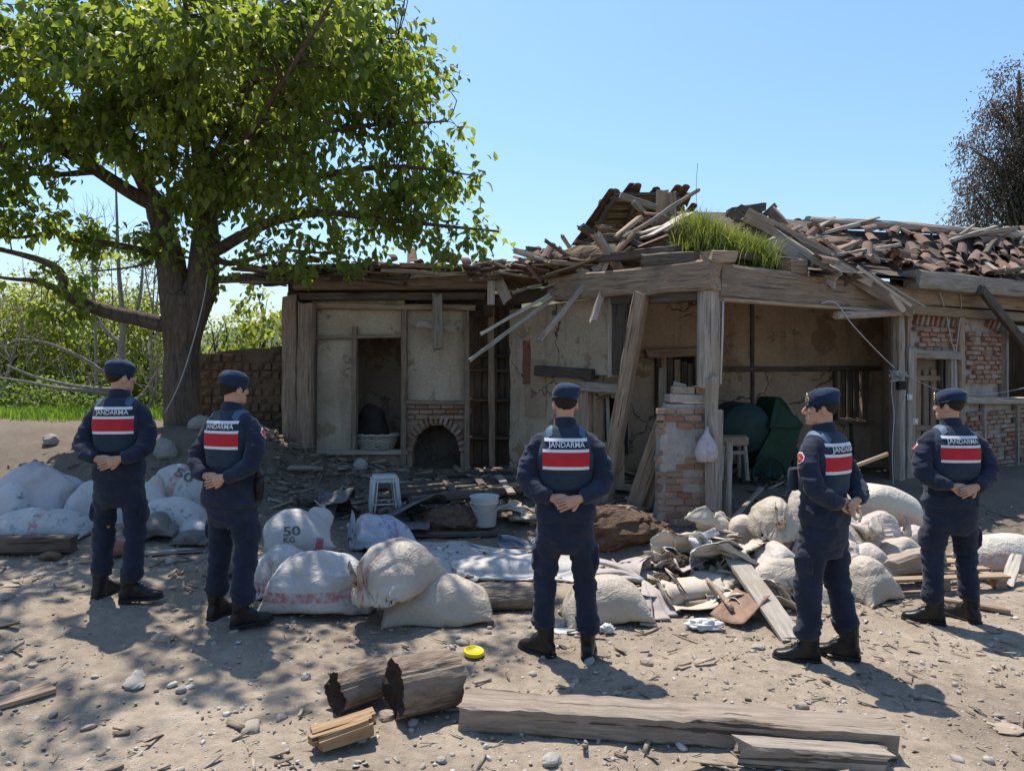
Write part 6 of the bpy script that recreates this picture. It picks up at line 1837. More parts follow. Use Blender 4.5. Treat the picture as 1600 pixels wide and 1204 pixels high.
# ---- under the cloths
sack('earth-stained sack just right of the middle gendarme, below the draped cloth', 945, 945, 5.62, .66, .44, .32, R(8), None, 351, s_tan, lump=.1)

# ================================================================== DRAPED CLOTHS (settled by a small cloth solver)
def drape(c, size, n, yaw, crumple, colliders, seed, steps=70, h0=.10, stiff=.5, bumps=.06):
    rs = np.random.RandomState(seed)
    nu, nv = n; w, h = size
    r0, r1 = w / (nu - 1), h / (nv - 1)
    u = np.linspace(-.5, .5, nu) * w; v = np.linspace(-.5, .5, nv) * h
    U, Wv = np.meshgrid(u, v)
    ca, sa = math.cos(yaw), math.sin(yaw)
    P = np.stack([c[0] + U * ca - Wv * sa, c[1] + U * sa + Wv * ca, 0 * U + c[2] + h0], 2)
    q = P.reshape(-1, 3)
    P[..., 2] += (bumps * fbm(np.stack([q[:, 0] * 5, q[:, 1] * 5, q[:, 0] * 0 + seed], 1), seed, 4)).reshape(nv, nu) * 2
    Q = P.copy()
    rd = math.hypot(r0, r1)
    def solve(A, B, rest, k):
        d = B - A; L = np.sqrt((d * d).sum(-1)) + 1e-9
        cr = (.5 * k * (1 - rest / L))[..., None] * d
        A += cr; B -= cr
    def pairs(A, B, ax, rest, k, st=1):
        for o in range(2 * st):
            if o % (2 * st) >= 2 * st: continue
        for o in (0, 1):
            if ax == 1: a, b = A[:, o::2], B[:, o::2]
            else: a, b = A[o::2], B[o::2]
            m = min(a.shape[ax], b.shape[ax])
            solve(a[:, :m] if ax == 1 else a[:m], b[:, :m] if ax == 1 else b[:m], rest, k)
    g = None
    for s in range(steps):
        vel = (P - Q) * .94
        Q = P.copy(); P = P + vel; P[..., 2] -= .0032
        for it in range(4):
            pairs(P[:, :-1], P[:, 1:], 1, r0, 1); pairs(P[:-1], P[1:], 0, r1, 1)
            pairs(P[:-1, :-1], P[1:, 1:], 0, rd, .8); pairs(P[:-1, 1:], P[1:, :-1], 0, rd, .8)
            for o in range(4):
                a = P[:, o::4]; b = P[:, o + 2::4]; m = min(a.shape[1], b.shape[1])
                if m: solve(a[:, :m], b[:, :m], 2 * r0, stiff)
                a = P[o::4]; b = P[o + 2::4]; m = min(a.shape[0], b.shape[0])
                if m: solve(a[:m], b[:m], 2 * r1, stiff)
        if g is None or s % 8 == 0: g = GZ(P[..., 0].ravel(), P[..., 1].ravel()).reshape(nv, nu) + .008
        hit = P[..., 2] < g
        P[..., 2] = np.where(hit, g, P[..., 2])
        P[..., :2] = np.where(hit[..., None], Q[..., :2] * .7 + P[..., :2] * .3, P[..., :2])
        cf = 1 + (crumple - 1) * min(1, s / (steps * .65))
        dx, dy = P[..., 0] - c[0], P[..., 1] - c[1]
        lx, ly = dx * ca + dy * sa, -dx * sa + dy * ca
        wob = 1 + .10 * np.sin(np.arctan2(ly, lx) * 3 + seed)
        lim = np.maximum(np.abs(lx) / (w / 2 * cf * wob), np.abs(ly) / (h / 2 * cf * wob)); k = 1 / np.maximum(lim, 1)
        P[..., 0] = c[0] + dx * k; P[..., 1] = c[1] + dy * k
        for cc, rr in colliders:
            d = (P - np.array(cc)) / np.array(rr); L = np.sqrt((d * d).sum(-1)) + 1e-9
            ins = L < 1
            P = np.where(ins[..., None], np.array(cc) + d / L[..., None] * np.array(rr), P)
            Q = np.where(ins[..., None], Q * .4 + P * .6, Q)
    return P
def cloth(name, label, cat, c, size, n, yaw, crumple, colliders, seed, mat, group=None, **k):
    P = drape(c, size, n, yaw, crumple, colliders, seed, **k)
    nv, nu = P.shape[:2]; o0 = np.array((c[0], c[1], gz(c[0], c[1])))
    j, i = np.meshgrid(np.arange(nv - 1), np.arange(nu - 1), indexing='ij'); a = (j * nu + i).ravel()
    me = fastmesh(name, P.reshape(-1, 3) - o0, np.stack([a, a + 1, a + nu + 1, a + nu], 1), mat, True)
    o = link(name, me); o.location = o0
    s = o.modifiers.new('s', 'SUBSURF'); s.levels = s.render_levels = 1
    t = o.modifiers.new('t', 'SOLIDIFY'); t.thickness = .004
    return tag(o, label, cat, group)
def clothmat(name, c0, c1, dirt, da=.5, rough=.7, tr=0.0):
    t = NT(name); v = t.coord(False)
    col = t.ramp(t.noise(v, 2.6, 6, .65), [(.3, c0), (.68, c1)])
    col = t.mix(t.mr(t.noise(v, 1.7, 7, .7), .45, .7, 0, da), col, dirt)
    col = t.mix(1.0, col, t.ramp(t.noise(v, 60, 4, .7), [(.3, (.88,) * 3), (.7, (1.06,) * 3)]), 'MULTIPLY')
    t.bsdf(col, rough, .3, t.noise(v, 22, 6, .65, .8), .45, .012)
    return t.m
c_tarp = clothmat('pale_tarpaulin', (0.396, 0.381, 0.355), (0.499, 0.483, 0.454), (.34, .30, .26), .5, .5)
c_beige = clothmat('beige_sacking', (0.430, 0.368, 0.293), (0.542, 0.474, 0.384), (.32, .255, .185), .5)
c_pink = clothmat('pinkish_grey_cloth', (0.327, 0.271, 0.248), (0.430, 0.373, 0.347), (.27, .21, .17), .5)
c_tan = clothmat('yellowish_sheet', (0.396, 0.339, 0.231), (0.482, 0.424, 0.305), (.33, .27, .19), .5, .6)
c_blue = clothmat('blue_grey_plastic_sheet', (.17, .19, .23), (.27, .30, .35), (.16, .15, .14), .4, .4)
c_dk = clothmat('dark_grey_cloth', (.10, .095, .09), (.18, .17, .16), (.10, .08, .06), .5)
ge = 'emptied sacks strewn in front of the pillar'
def gp_(px, py): p = G(px, py); return (p.x, p.y, p.z)
cloth('tarpaulin', 'large pale grey tarpaulin spread on the ground behind the front sacks', 'tarpaulin', gp_(735, 880), (2.5, 1.5), (84, 52), R(-6), .90, [((-.95, 6.9, .0), (.4, .5, .13)), ((.1, 7.1, 0), (.8, .28, .10))], 1, c_tarp, bumps=.10, stiff=.25)
def gy_(px, py, Y): x = (px - 800) / F * Y; return (x, Y, gz(x, Y))
MND = [((1.80, 7.0, 0), (.36, .30, .26)), ((1.62, 6.45, 0), (.45, .33, .12)), ((2.10, 6.7, 0), (.34, .32, .22)), ((2.02, 6.25, 0), (.3, .22, .11)), ((1.74, 7.0, .14), (.15, .10, .36)), ((2.02, 6.85, .12), (.18, .09, .40)), ((1.58, 6.25, .05), (.12, .08, .22)), ((1.98, 6.42, .08), (.11, .14, .28)), ((1.36, 6.5, .0), (.16, .08, .20)), ((1.75, 6.55, .1), (.16, .10, .22))]
cloth('empty_sack', 'long beige empty sacking draped to the right of the middle gendarme', 'sacking', gp_(1025, 912), (1.95, 1.15), (78, 50), R(-10), .74, [((.75, 5.9, .0), (.33, .28, .20)), ((1.2, 6.4, .0), (.33, .28, .14))], 2, c_beige, ge, stiff=.12, bumps=.12, h0=.3)
cloth('stiff_sheet', 'stiff yellowish sheet tilted up behind the beige sacking', 'sheet', gp_(985, 892), (.66, .42), (34, 24), R(4), .94, [((1.12, 6.95, .02), (.34, .18, .17))], 3, c_tan, stiff=1.0, bumps=.02, h0=.25)
def fold_cloth(name, label, cat, px, py, Y, size, seed, mat, group=None, k=7, lift=0.0, hmax=.30, yaw=0.0, n=(52, 40), amax=1.9):
    """a stiff woven cloth creased by a series of bends, then pressed down on the ground"""
    rs = np.random.RandomState(seed); w, h = size
    U, Wv = np.meshgrid(np.linspace(-.5, .5, n[0]) * w, np.linspace(-.5, .5, n[1]) * h)
    P = np.stack([U, Wv, 0 * U], 2).reshape(-1, 3)
    P[:, 2] += .03 * fbm(P * 5 + seed, seed, 3)
    P[:, :2] *= (1 + .10 * fbm(np.stack([np.arctan2(P[:, 1], P[:, 0]) * 1.2, 0 * P[:, 0], 0 * P[:, 0] + seed], 1), seed + 1, 3))[:, None]
    for q in range(k):
        a = rs.uniform(0, 6.283); ax = np.array((math.cos(a), math.sin(a), rs.normal(0, .25))); ax /= np.linalg.norm(ax)
        nr = np.cross(ax, (0, 0, 1.0)); nr /= np.linalg.norm(nr)
        c = P[rs.randint(len(P))] * .55
        d = (P - c) @ nr; wd = rs.uniform(.03, .10); t = np.clip(d / wd, 0, 1); t = t * t * (3 - 2 * t)
        th = t * rs.uniform(.5, amax) * rs.choice((-1, 1)); X = P - c
        ct, st = np.cos(th)[:, None], np.sin(th)[:, None]
        P = c + X * ct + np.cross(ax, X) * st + ax * (X @ ax)[:, None] * (1 - ct)
    P = P + .010 * np.stack([ridged(P * 9 + seed + z * 7, seed + z, 2) for z in range(3)], 1) + .014 * np.stack([fbm(P * 7 + z * 5, seed + z, 2) for z in range(3)], 1)
    P -= P.mean(0); zz = P[:, 2] - np.percentile(P[:, 2], 8); P[:, 2] = zz * min(1.0, hmax / (zz.max() + 1e-6))
    ca, sa = math.cos(yaw), math.sin(yaw); P[:, :2] = P[:, :2] @ np.array(((ca, sa), (-sa, ca)))
    x0 = (px - 800) / F * Y; o0 = np.array((x0, Y, gz(x0, Y) + lift))
    Wd = P + o0; g = GZ(Wd[:, 0], Wd[:, 1]) + .008 + .012 * (1 + fbm(Wd * 13 + seed, seed, 2)); Wd[:, 2] = np.maximum(Wd[:, 2], g)
    nv, nu = n[1], n[0]; j_, i_ = np.meshgrid(np.arange(nv - 1), np.arange(nu - 1), indexing='ij'); a = (j_ * nu + i_).ravel()
    o = link(name, fastmesh(name, Wd - o0, np.stack([a, a + 1, a + nu + 1, a + nu], 1), mat, True)); o.location = o0
    t = o.modifiers.new('t', 'SOLIDIFY'); t.thickness = .005
    return tag(o, label, cat, group)
for lab, px, py, Y_, sz, sd, mt, lf_, hm, yw in (
    ('crumpled beige sack, mouth open, at the top of the torn pile by the pillar', 1088, 835, 7.05, (.80, .62), 401, c_beige, .06, .34, .4),
    ('folded beige sack standing up in a peak beside the dung clods', 1128, 865, 6.8, (.95, .62), 402, c_beige, .06, .42, 1.2),
    ('twisted beige sack at the right of the torn pile touching the ground', 1165, 905, 6.4, (.95, .60), 413, c_beige, .02, .30, 2.2),
    ('wrinkled pale sack at the front edge of the torn pile', 1085, 935, 6.1, (.85, .60), 404, c_beige, .0, .20, -.2),
    ('greyish bundle of sacking under the rosette sack', 1185, 850, 6.9, (.80, .60), 405, c_pink, .10, .26, .3),
    ('pinkish torn sack strip between the dung clods and the stiff sheet', 1030, 905, 6.4, (1.0, .48), 406, c_pink, .0, .20, -.4),
    ('dirty white sack rag in the middle of the torn pile', 1110, 900, 6.5, (.80, .60), 407, s_white, .06, .26, .9),
    ('beige sack rag spilling towards the shovel blade', 1135, 935, 6.1, (.80, .50), 408, c_beige, .0, .18, -.6),
    ('lighter folded sack at the back right of the torn pile', 1150, 840, 7.15, (.80, .60), 409, c_tan, .10, .30, 1.9),
    ('brownish sack remnant beside the pinkish-white folded sack', 1182, 920, 6.2, (.70, .55), 410, s_tan, .0, .24, .2),
    ('beige sack flap folded over the left of the dung clods', 1052, 880, 6.7, (.80, .55), 411, c_beige, .04, .26, 2.7),
    ('dusty pinkish sack bunched low beside the earth-stained sack', 985, 945, 5.85, (.75, .42), 412, c_pink, .05, .20, -.1)):
    fold_cloth('empty_sack', lab, 'sacking', px, py, Y_, sz, sd, mt, ge, 8, lf_, hm, yw)
cloth('plastic_sheet', 'blue-grey plastic sheet slumped against the white bucket', 'sheet', gp_(812, 850), (.70, .62), (46, 40), R(10), .66, [((.0, 8.25, .0), (.22, .22, .42))], 10, c_blue, stiff=.25, bumps=.15)
for lab, px, py, sz, sd, mt, hm in (('pale beige cloth heaped behind the blue-grey sheet', 815, 815, (.85, .55), 421, c_beige, .24),
    ('dark grey rag draped over rubble left of the tarpaulin', 530, 805, (.7, .5), 422, c_dk, .36), ('grey rag on the dark ground right of the plastic stool', 655, 805, (.7, .5), 423, c_dk, .30)):
    q = G(px, py); fold_cloth('cloth_scrap', lab, 'cloth', px, py, q.y, sz, sd, mt, None, 7, .0, hm, .5)
for lab, px, py, Y_, L_, W_, H_, yw, tie, sd, mt in (
    ('slumped dusty sack directly behind the shins of the half-turned gendarme', 1292, 918, 6.2, .56, .46, .28, 12, None, 364, s_tan),
    ('pinkish slack sack behind the thighs of the half-turned gendarme', 1306, 872, 6.55, .56, .44, .32, -25, None, 365, s_pink),
    ('tan sack between the gnarled beam and the crumpled pinkish sack', 1405, 866, 6.85, .54, .40, .30, 20, None, 366, s_tan),
    ('small knotted tan sack left of the sack behind the knees', 1318, 826, 6.95, .46, .38, .30, -110, 2, 367, s_tan)):
    sack(lab, px, py, Y_, L_, W_, H_, R(yw), tie, sd, mt, lump=.14, z=1, crumple=1.35)
for lab, px, py, Y_, sz, sd, mt, lf_, hm, yw in (
    ('torn beige sacking hanging over the sacks left of the cream pillow sack', 1338, 815, 6.95, (.7, .5), 431, c_beige, .30, .26, .4),
    ('rumpled pale sacking in front of the pinkish-white folded sack', 1205, 905, 6.0, (.75, .5), 432, c_beige, .02, .24, 1.1),
    ('loose pinkish sacking on top of the slack sack behind the half-turned gendarme', 1270, 860, 6.6, (.7, .5), 433, c_pink, .18, .24, 2.0),
    ('pale sacking scrap at the left front of the torn pile, by the cloth tail', 1050, 950, 5.95, (.6, .42), 434, c_beige, .0, .16, .8)):
    fold_cloth('empty_sack', lab, 'sacking', px, py, Y_, sz, sd, mt, 'emptied sacks strewn in front of the pillar', 8, lf_, hm, yw)
# knotted cloth tail with two flaring ends
def tail():
    p = G(1022, 962); b = MB(); rs = np.random.RandomState(3)
    K = Vector((G(1005, 940).x, G(1005, 940).y, .17))
    for k, (ex, ey) in enumerate(((1013, 982), (1036, 972), (1050, 966))):
        e = G(ex, ey); m = K.lerp(e, .5) + Vector((0, 0, .05))
        b.add(*tube([K, K.lerp(m, .5), m, m.lerp(e, .6), e + Vector((0, 0, .02))], [(.012, .012), (.026, .012), (.038, .011), (.05, .010), (.062, .007)], 12, 5))
    for k in range(3):
        s = G(925 + k * 8, 922 + k * 12); s.z = .26 - k * .05
        b.add(*tube([s, s.lerp(K, .5) + Vector((0, 0, .03)), K], [(.07, .02), (.045, .025), (.02, .018)], 10, 5))
    V, Fc = b.arr(); V = V + .012 * np.stack([fbm(V * 16 + k * 7, k, 3) for k in range(3)], 1) - np.array(p)
    o = link('cloth_tail', mesh('cloth_tail', V, Fc, c_pink, True)); o.location = p
    tag(o, 'twisted pinkish cloth with a knot and flaring ends right of the middle gendarme', 'cloth')
tail()

# ================================================================== SMALLER OBJECTS
m_plastic = simple('white_plastic', (.52, .52, .50), .45, .06, 6, .1, .4)
m_cream = simple('cream_plastic', (.66, .63, .57), .45, .08, 6, .1, .4)
m_yellow = simple('yellow_plastic', (.78, .60, .02), .4, .05, 6, .05, .4)
m_green = simple('old_green_paint', (.008, .036, .017), .65, .35, 5, .3, .3)
m_green2 = simple('dull_blue_green_paint', (.008, .030, .026), .65, .35, 5, .3, .3)
m_rust = simple('rusty_steel', (.20, .115, .075), .75, .35, 12, .3, .4)
m_fresh = wood('split_fresh_wood', (.19, .11, .055), (.42, .29, .17), (.27, .17, .09), .9)
def logbark():
    t = NT('dry_log_bark'); v = t.coord(False)
    g = t.noise(t.scale(v, (2.2, 6, 6)), 4.5, 7, .68, .5)
    col = t.ramp(g, [(.3, (.095, .068, .05)), (.5, (.20, .15, .112)), (.72, (.33, .255, .195))])
    col = t.mix(t.mr(t.noise(v, 5, 4), .5, .66, 0, .6), col, (.27, .215, .17))
    t.bsdf(col, .92, .15, g, 1.0, .02)
    return t.m
m_stump = logbark()
m_endg = simple('dark_rotten_wood', (.055, .036, .026), .95, .5, 14, .8, .15, .03)
m_bag = simple('thin_plastic_bag', (.46, .40, .41), .35, .3, 22, .8, .5, .02)
m_terra = simple('terracotta_pot', (.36, .17, .12), .8, .15, 8)
m_soilm = simple('dug_soil', (.135, .090, .062), .97, .35, 12, .9, .1, .04, rnd=False)
m_dung = simple('dry_dung', (.085, .062, .045), .97, .4, 18, .9, .1, .03, rnd=False)

def timber(name, label, cat, p0, p1, w, h, mat, group=None, **k):
    o = beam(name, p0, p1, w, h, mat, None, **k)
    return tag(o, label, cat, group)
def GG(px, py, dz=0.0): p = G(px, py); p.z += dz; return p

# ---- foreground beams
g0, g1 = G(722, 1142), G(1408, 1192)
def big_beam():
    a = Vector((g0.x, g0.y + .10, gz(g0.x, g0.y) + .075)); b = Vector((g1.x - .0, g1.y + .10, gz(g1.x, g1.y) + .068))
    o = timber('beam', 'long squared weathered beam lying across the foreground', 'beam', a, b, .22, .145, wood('foreground_beam_wood', (.13, .097, .072), (.36, .295, .235), (.25, .205, .165), .8), seed=5, jit=.15, segs=34, chip=.06)
    return o
big_beam()
a, b = G(1160, 1196), G(1386, 1203)
timber('short_beam', 'short grey squared timber in front of the long foreground beam', 'beam', Vector((a.x, a.y + .03, gz(a.x, a.y) + .05)), Vector((b.x, b.y + .0, gz(b.x, b.y) + .045)), .12, .10, wood('short_timber_wood', (.12, .095, .073), (.31, .265, .215), (.2, .17, .14), .8), seed=6, jit=.10, segs=16, chip=.5)

def rot_log(label, p0, p1, r, seed, mat, group, squash=1.0, hollow=.0, jit=.14, name='log'):
    """log section with shaggy bark and broken ends"""
    rs = np.random.RandomState(seed); p0, p1 = Vector(p0), Vector(p1); L = (p1 - p0).length
    x = (p1 - p0) / L; z = Vector((0, 0, 1)); z = (z - x * z.dot(x)).normalized(); y = z.cross(x)
    n, m = 80, 46; th = np.linspace(0, 2 * math.pi, n, endpoint=False); rings = []
    for i in range(m + 1):
        t = i / m
        q = np.stack([np.full(n, t * L), np.cos(th), np.sin(th)], 1)
        k = r * (1 + jit * .7 * fbm(np.stack([np.cos(th) * 1.1, np.sin(th) * 1.1, np.full(n, t * L * 1.5 + seed)], 1), seed, 3))
        k = k * (1 + .030 * ridged(np.stack([np.cos(th) * 6, np.sin(th) * 6, np.full(n, t * L * 2.2)], 1), seed + 1, 3))
        k = k + .009 * np.clip(np.sin(th) + .25, 0, 1) * ridged(np.stack([np.cos(th) * 7, np.sin(th) * 7, np.full(n, t * L * 4 + seed)], 1), seed + 2, 3)
        q[:, 1] *= k; q[:, 2] *= k * squash
        q[:, 0] += (t - .5) * 2 * .04 * fbm(np.stack([np.cos(th) * 2.2, np.sin(th) * 2.2, np.full(n, seed + round(t))], 1), seed + 5, 4)
        rings.append(q)
    V, Fc = loft(rings, False); nb = len(Fc)
    for ring, sgn in ((0, -1), (m, 1)):
        base = V[ring * n:(ring + 1) * n]; c = base.mean(0)
        prev = list(range(ring * n, (ring + 1) * n))
        for f in (.82, .62, .4, .2):
            nw = c + (base - c) * f; nw[:, 0] += .02 * fbm(nw * 25 + seed, seed + 6, 3) - sgn * hollow * r * (1 - f)
            ids = list(range(len(V), len(V) + n)); V = np.vstack([V, nw])
            for i in range(n):
                j = (i + 1) % n; q = (prev[i], prev[j], ids[j], ids[i]); Fc.append(q if sgn > 0 else q[::-1])
            prev = ids
        V = np.vstack([V, c - np.array((sgn * hollow * r, 0, 0))])
        for i in range(n): q = (prev[i], prev[(i + 1) % n], len(V) - 1); Fc.append(q if sgn > 0 else q[::-1])
    me = mesh(name, V, Fc, [mat, m_endg]); mi = np.zeros(len(Fc), int); mi[nb:] = 1; me.polygons.foreach_set('material_index', mi)
    o = link(name, me); M = Matrix((x, y, z)).transposed().to_4x4(); M.translation = p0
    o.location, q, _ = M.decompose(); o.rotation_euler = q.to_euler()
    return tag(o, label, 'log', group)
gl = 'log sections in the foreground'
p = G(655, 1122)
rot_log('thick barked log section, largest of the foreground logs', (p.x - .14, p.y - .02, .155), (p.x + .17, p.y + .16, .15), .155, 3, m_stump, gl, .98, .35)
p = G(555, 1112)
rot_log('rotten broken log chunk with an orange torn end left of the thick log', (p.x - .10, p.y - .02, .105), (p.x + .13, p.y + .17, .115), .112, 9, m_stump, gl, .9, .5, .3)
def split_wood():
    p = G(536, 1168); b = MB(); rs = np.random.RandomState(4)
    for k in range(7):
        V, Fc = box((0, 0, 0), (.34 - .03 * abs(k - 3) + rs.uniform(-.03, .02), .05, .05 + .02 * rs.rand()), None, .008, rs)
        bm = bmesh.new(); vs = [bm.verts.new(v) for v in V]; [bm.faces.new([vs[i] for i in f]) for f in Fc]
        bmesh.ops.subdivide_edges(bm, edges=bm.edges[:], cuts=4, use_grid_fill=True)
        V = np.array([v.co for v in bm.verts]); Fc = [[v.index for v in f.verts] for f in bm.faces]; bm.free()
        V = V + .012 * np.stack([fbm(V * np.array((3, 22, 22)) + k * 9 + j * 5, 8 + j, 3) for j in range(3)], 1)
        ang = (k - 3) * .42; V = V + np.array((rs.uniform(-.015, .015), math.sin(ang) * .062, .055 + math.cos(ang) * .035))
        b.add(V, Fc)
    V, Fc = b.arr()
    o = link('split_wood', mesh('split_wood', V, Fc, m_fresh)); o.location = (p.x, p.y + .03, p.z + .005); o.rotation_euler = (0, R(-6), R(28))
    tag(o, 'freshly split pale orange piece of firewood in front of the logs', 'firewood')
split_wood()
p = G(800, 958)
rot_log('squarish brown timber chunk between the pale sack and the middle gendarme', (p.x - .22, p.y + .10, .085), (p.x + .20, p.y + .14, .085), .105, 12, m_stump, gl, .82, .1, .12)

# ---- yellow lid
def lid():
    p = G(740, 1024); V, Fc = loft([sring((0, 0, z), r, r, 2, 40) for z, r in ((0, .052), (.004, .066), (.026, .067), (.030, .064), (.030, .056), (.024, .054))])
    o = link('lid', mesh('lid', V, Fc, m_yellow, True)); o.location = p + Vector((0, 0, .008)); o.rotation_euler = (.12, .06, .3)
    V, Fc = tube([(math.cos(t) * .04, math.sin(t) * .04, .0255) for t in np.linspace(0, 6.2832, 33)], .0025, 6)
    link('rib', mesh('rib', V, Fc, m_yellow, True), o, False)
    tag(o, 'round bright yellow plastic lid on the dirt', 'lid')
lid()
# ---- plastic stool
def stool():
    p = G(601, 804) + Vector((0, 0, .03)); root = thing('plastic_stool', 'white plastic stool with four splayed legs behind the bluish sack', 'stool', p, R(14))
    H = .45
    rows = [(H - .035, .148, .148), (H - .004, .146, .146), (H, .138, .138)]
    V, Fc = loft([sring((0, 0, z), a, b, 5, 40) for z, a, b in rows]); link('seat', mesh('seat', V, Fc, m_plastic, True), root, False)
    for k in range(4):
        a = R(45 + 90 * k); c, s = math.cos(a), math.sin(a)
        T = np.array((c * .178, s * .178, H - .03)); Bp = np.array((c * .235, s * .235, .0))
        q = MB()
        for sg in (-1, 1):
            t = np.array((-s, c, 0)) * sg * .035 - np.array((c, s, 0)) * .018
            q.add(*tube([T + t, (T + Bp) / 2 + t * 1.05, Bp + t * .9], [(.026, .008), (.024, .008), (.02, .008)], 8, 3, up=(-c - s * sg, -s + c * sg, 0)))
        q.add(*tube([T, Bp], [.016, .013], 8))
        q.build('leg', m_plastic, root, True, False)
    for k in range(4):
        a = R(90 * k); c, s = math.cos(a), math.sin(a)
        V, Fc = box((0, 0, 0), (.24, .012, .045)); Rm = np.array(Matrix.Rotation(a + math.pi / 2, 3, 'Z')); V = V @ Rm.T + np.array((c * .132, s * .132, H - .05))
        link('apron', mesh('apron', V, Fc, m_plastic), root, False)
        V, Fc = tube([np.array((math.cos(a + q) * .222, math.sin(a + q) * .222, .12)) for q in (-R(45), R(45))], (.011, .008), 6); link('stretcher', mesh('stretcher', V, Fc, m_plastic, True), root, False)
stool()
# ---- bucket
def bucket():
    p = G(757, 824); p.z = gz(p.x, p.y) + .02; root = thing('bucket', 'white plastic paint bucket standing behind the tarpaulin', 'bucket', p, .2)
    V, Fc = loft([sring((0, 0, z), r, r, 2, 40) for z, r in ((0, .128), (.01, .136), (.27, .152), (.275, .162), (.345, .166), (.35, .168), (.35, .158), (.28, .15), (.03, .13))]); link('pail', mesh('pail', V, Fc, m_plastic, True), root, False)
    for z, r in ((.275, .164), (.345, .169)):
        V, Fc = tube([(math.cos(t) * r, math.sin(t) * r, z) for t in np.linspace(0, 6.2832, 41)], .006, 6); link('rim', mesh('rim', V, Fc, m_plastic, True), root, False)
    V, Fc = tube([(math.cos(t) * .178, -.06 - math.sin(t) * .10, .29 - .12 * math.sin(t)) for t in np.linspace(0, math.pi, 15)], .004, 6); link('handle', mesh('handle', V, Fc, m_wire, True), root, False)
bucket()
# ---- hanging bag on the corner post
def hang_bag():
    c = SP(1104, 698, -.22); rows = []
    for z, a, b in ((-.17, .07, .05), (-.16, .115, .08), (-.08, .135, .09), (.0, .125, .085), (.07, .095, .065), (.12, .06, .045), (.16, .03, .022), (.24, .012, .010)):
        q = sring((0, 0, z), a, b, 2.2, 30); q = q + .014 * np.stack([fbm(q * 16 + k, k, 3) for k in range(3)], 1); rows.append(q)
    V, Fc = loft(rows); o = link('plastic_bag', mesh('plastic_bag', V, Fc, m_bag, True)); o.location = c
    tag(o, 'filled translucent plastic bag hanging on the corner post by the brick pillar', 'bag')
hang_bag()

# ---- planks, boards and frames in the rubble
gd = 'loose timbers lying in the rubble'
def lie(label, x0, y0, x1, y1, w, h, mat, name='loose_board', cat='board', dz0=0.0, dz1=0.0, **k):
    a, b = G(x0, y0), G(x1, y1); a.z = gz(a.x, a.y) + h / 2 + dz0; b.z = gz(b.x, b.y) + h / 2 + dz1
    return timber(name, label, cat, a, b, w, h, mat, gd, **k)
lie('dark squared timber in front of the left heap of sacks', -60, 868, 118, 864, .14, .14, w_dark, seed=11, dz0=.02, dz1=.02)
lie('flat worn plank at the lower left corner of the yard', -60, 1122, 82, 1078, .13, .03, w_brown, seed=12, jit=.2)
lie('bleached split plank with a knot leaning off the torn sacks', 1150, 918, 1240, 1004, .17, .035, w_pale, dz0=.22, dz1=.0, seed=13, jit=.25, chip=1)
lie('gnarled grey beam resting on sacks right of the half-turned gendarme', 1325, 925, 1462, 905, .16, .15, w_grey, 'gnarled_beam', 'beam', dz0=.06, dz1=.14, seed=14, jit=.3)
lie('round stick on the ground behind the right gendarme', 1470, 940, 1578, 962, .06, .055, w_brown, 'stick', 'stick', rnd=True, seed=15, jit=.2)
lie('short grey plank under the front of the torn sacks', 1068, 952, 1200, 945, .12, .07, w_brown, seed=16, jit=.2)
lie('long dark plank along the ground in front of the bucket', 600, 838, 800, 836, .14, .04, w_dark, seed=17)
lie('weathered plank lying by the house doorstep', 560, 765, 740, 752, .18, .05, w_dark, seed=18)
lie('broken plank end sticking up at the far left of the house rubble', 470, 790, 560, 800, .14, .05, w_dark, seed=19, jit=.25, chip=1, dz0=.1)
lie('short bleached board on the litter left of the second gendarme', 225, 868, 330, 858, .12, .03, w_grey, seed=20, jit=.3)
lie('pale splinter board upright in front of the bolster sack', 1573, 918, 1590, 905, .10, .03, w_pale, dz1=.20, seed=21, jit=.4, chip=1)
lie('crossing dark plank behind the stool', 620, 790, 790, 768, .16, .06, w_dark, seed=22, dz0=.1, dz1=.1)
lie('sunlit pale pole behind the bucket', 690, 792, 830, 775, .10, .08, w_tan, 'pole', 'pole', rnd=True, seed=23, dz0=.12, dz1=.14)
lie('brown plank on the porch edge left of the leaning beam', 915, 765, 1010, 775, .18, .07, w_brown, seed=24, dz0=.06, dz1=.05)
lie('dark plank at the foot of the fireplace', 640, 748, 800, 742, .2, .06, w_dark, seed=25)
lie('flat grey board in front of the cupboard recess', 745, 742, 830, 752, .3, .03, w_grey, seed=26, jit=.2)
lie('short brown block by the brick pillar', 960, 800, 1010, 806, .12, .10, w_brown, seed=27, jit=.25)
lie('slanting pale lath behind the rosette sack', 1110, 850, 1190, 795, .05, .03, w_grey, 'lath', 'board', dz1=.25, seed=28)
def pallet_frame():
    root = thing('ladder_frame', 'broken wooden frame with cross slats lying before the fireplace', 'frame', G(730, 775), 0)
    z = lambda p, d: Vector((p.x, p.y, gz(p.x, p.y) + d))
    for (x0, y0, x1, y1) in ((610, 782, 850, 762), (640, 797, 850, 778)):
        beam('rail', z(G(x0, y0), .12), z(G(x1, y1), .16), .09, .09, w_dark, root, jit=.1)
    for x in (690, 742, 778): beam('slat', z(G(x, 768), .22), z(G(x + 22, 794), .19), .10, .03, w_dark if x < 770 else w_grey, root, jit=.2)
pallet_frame()
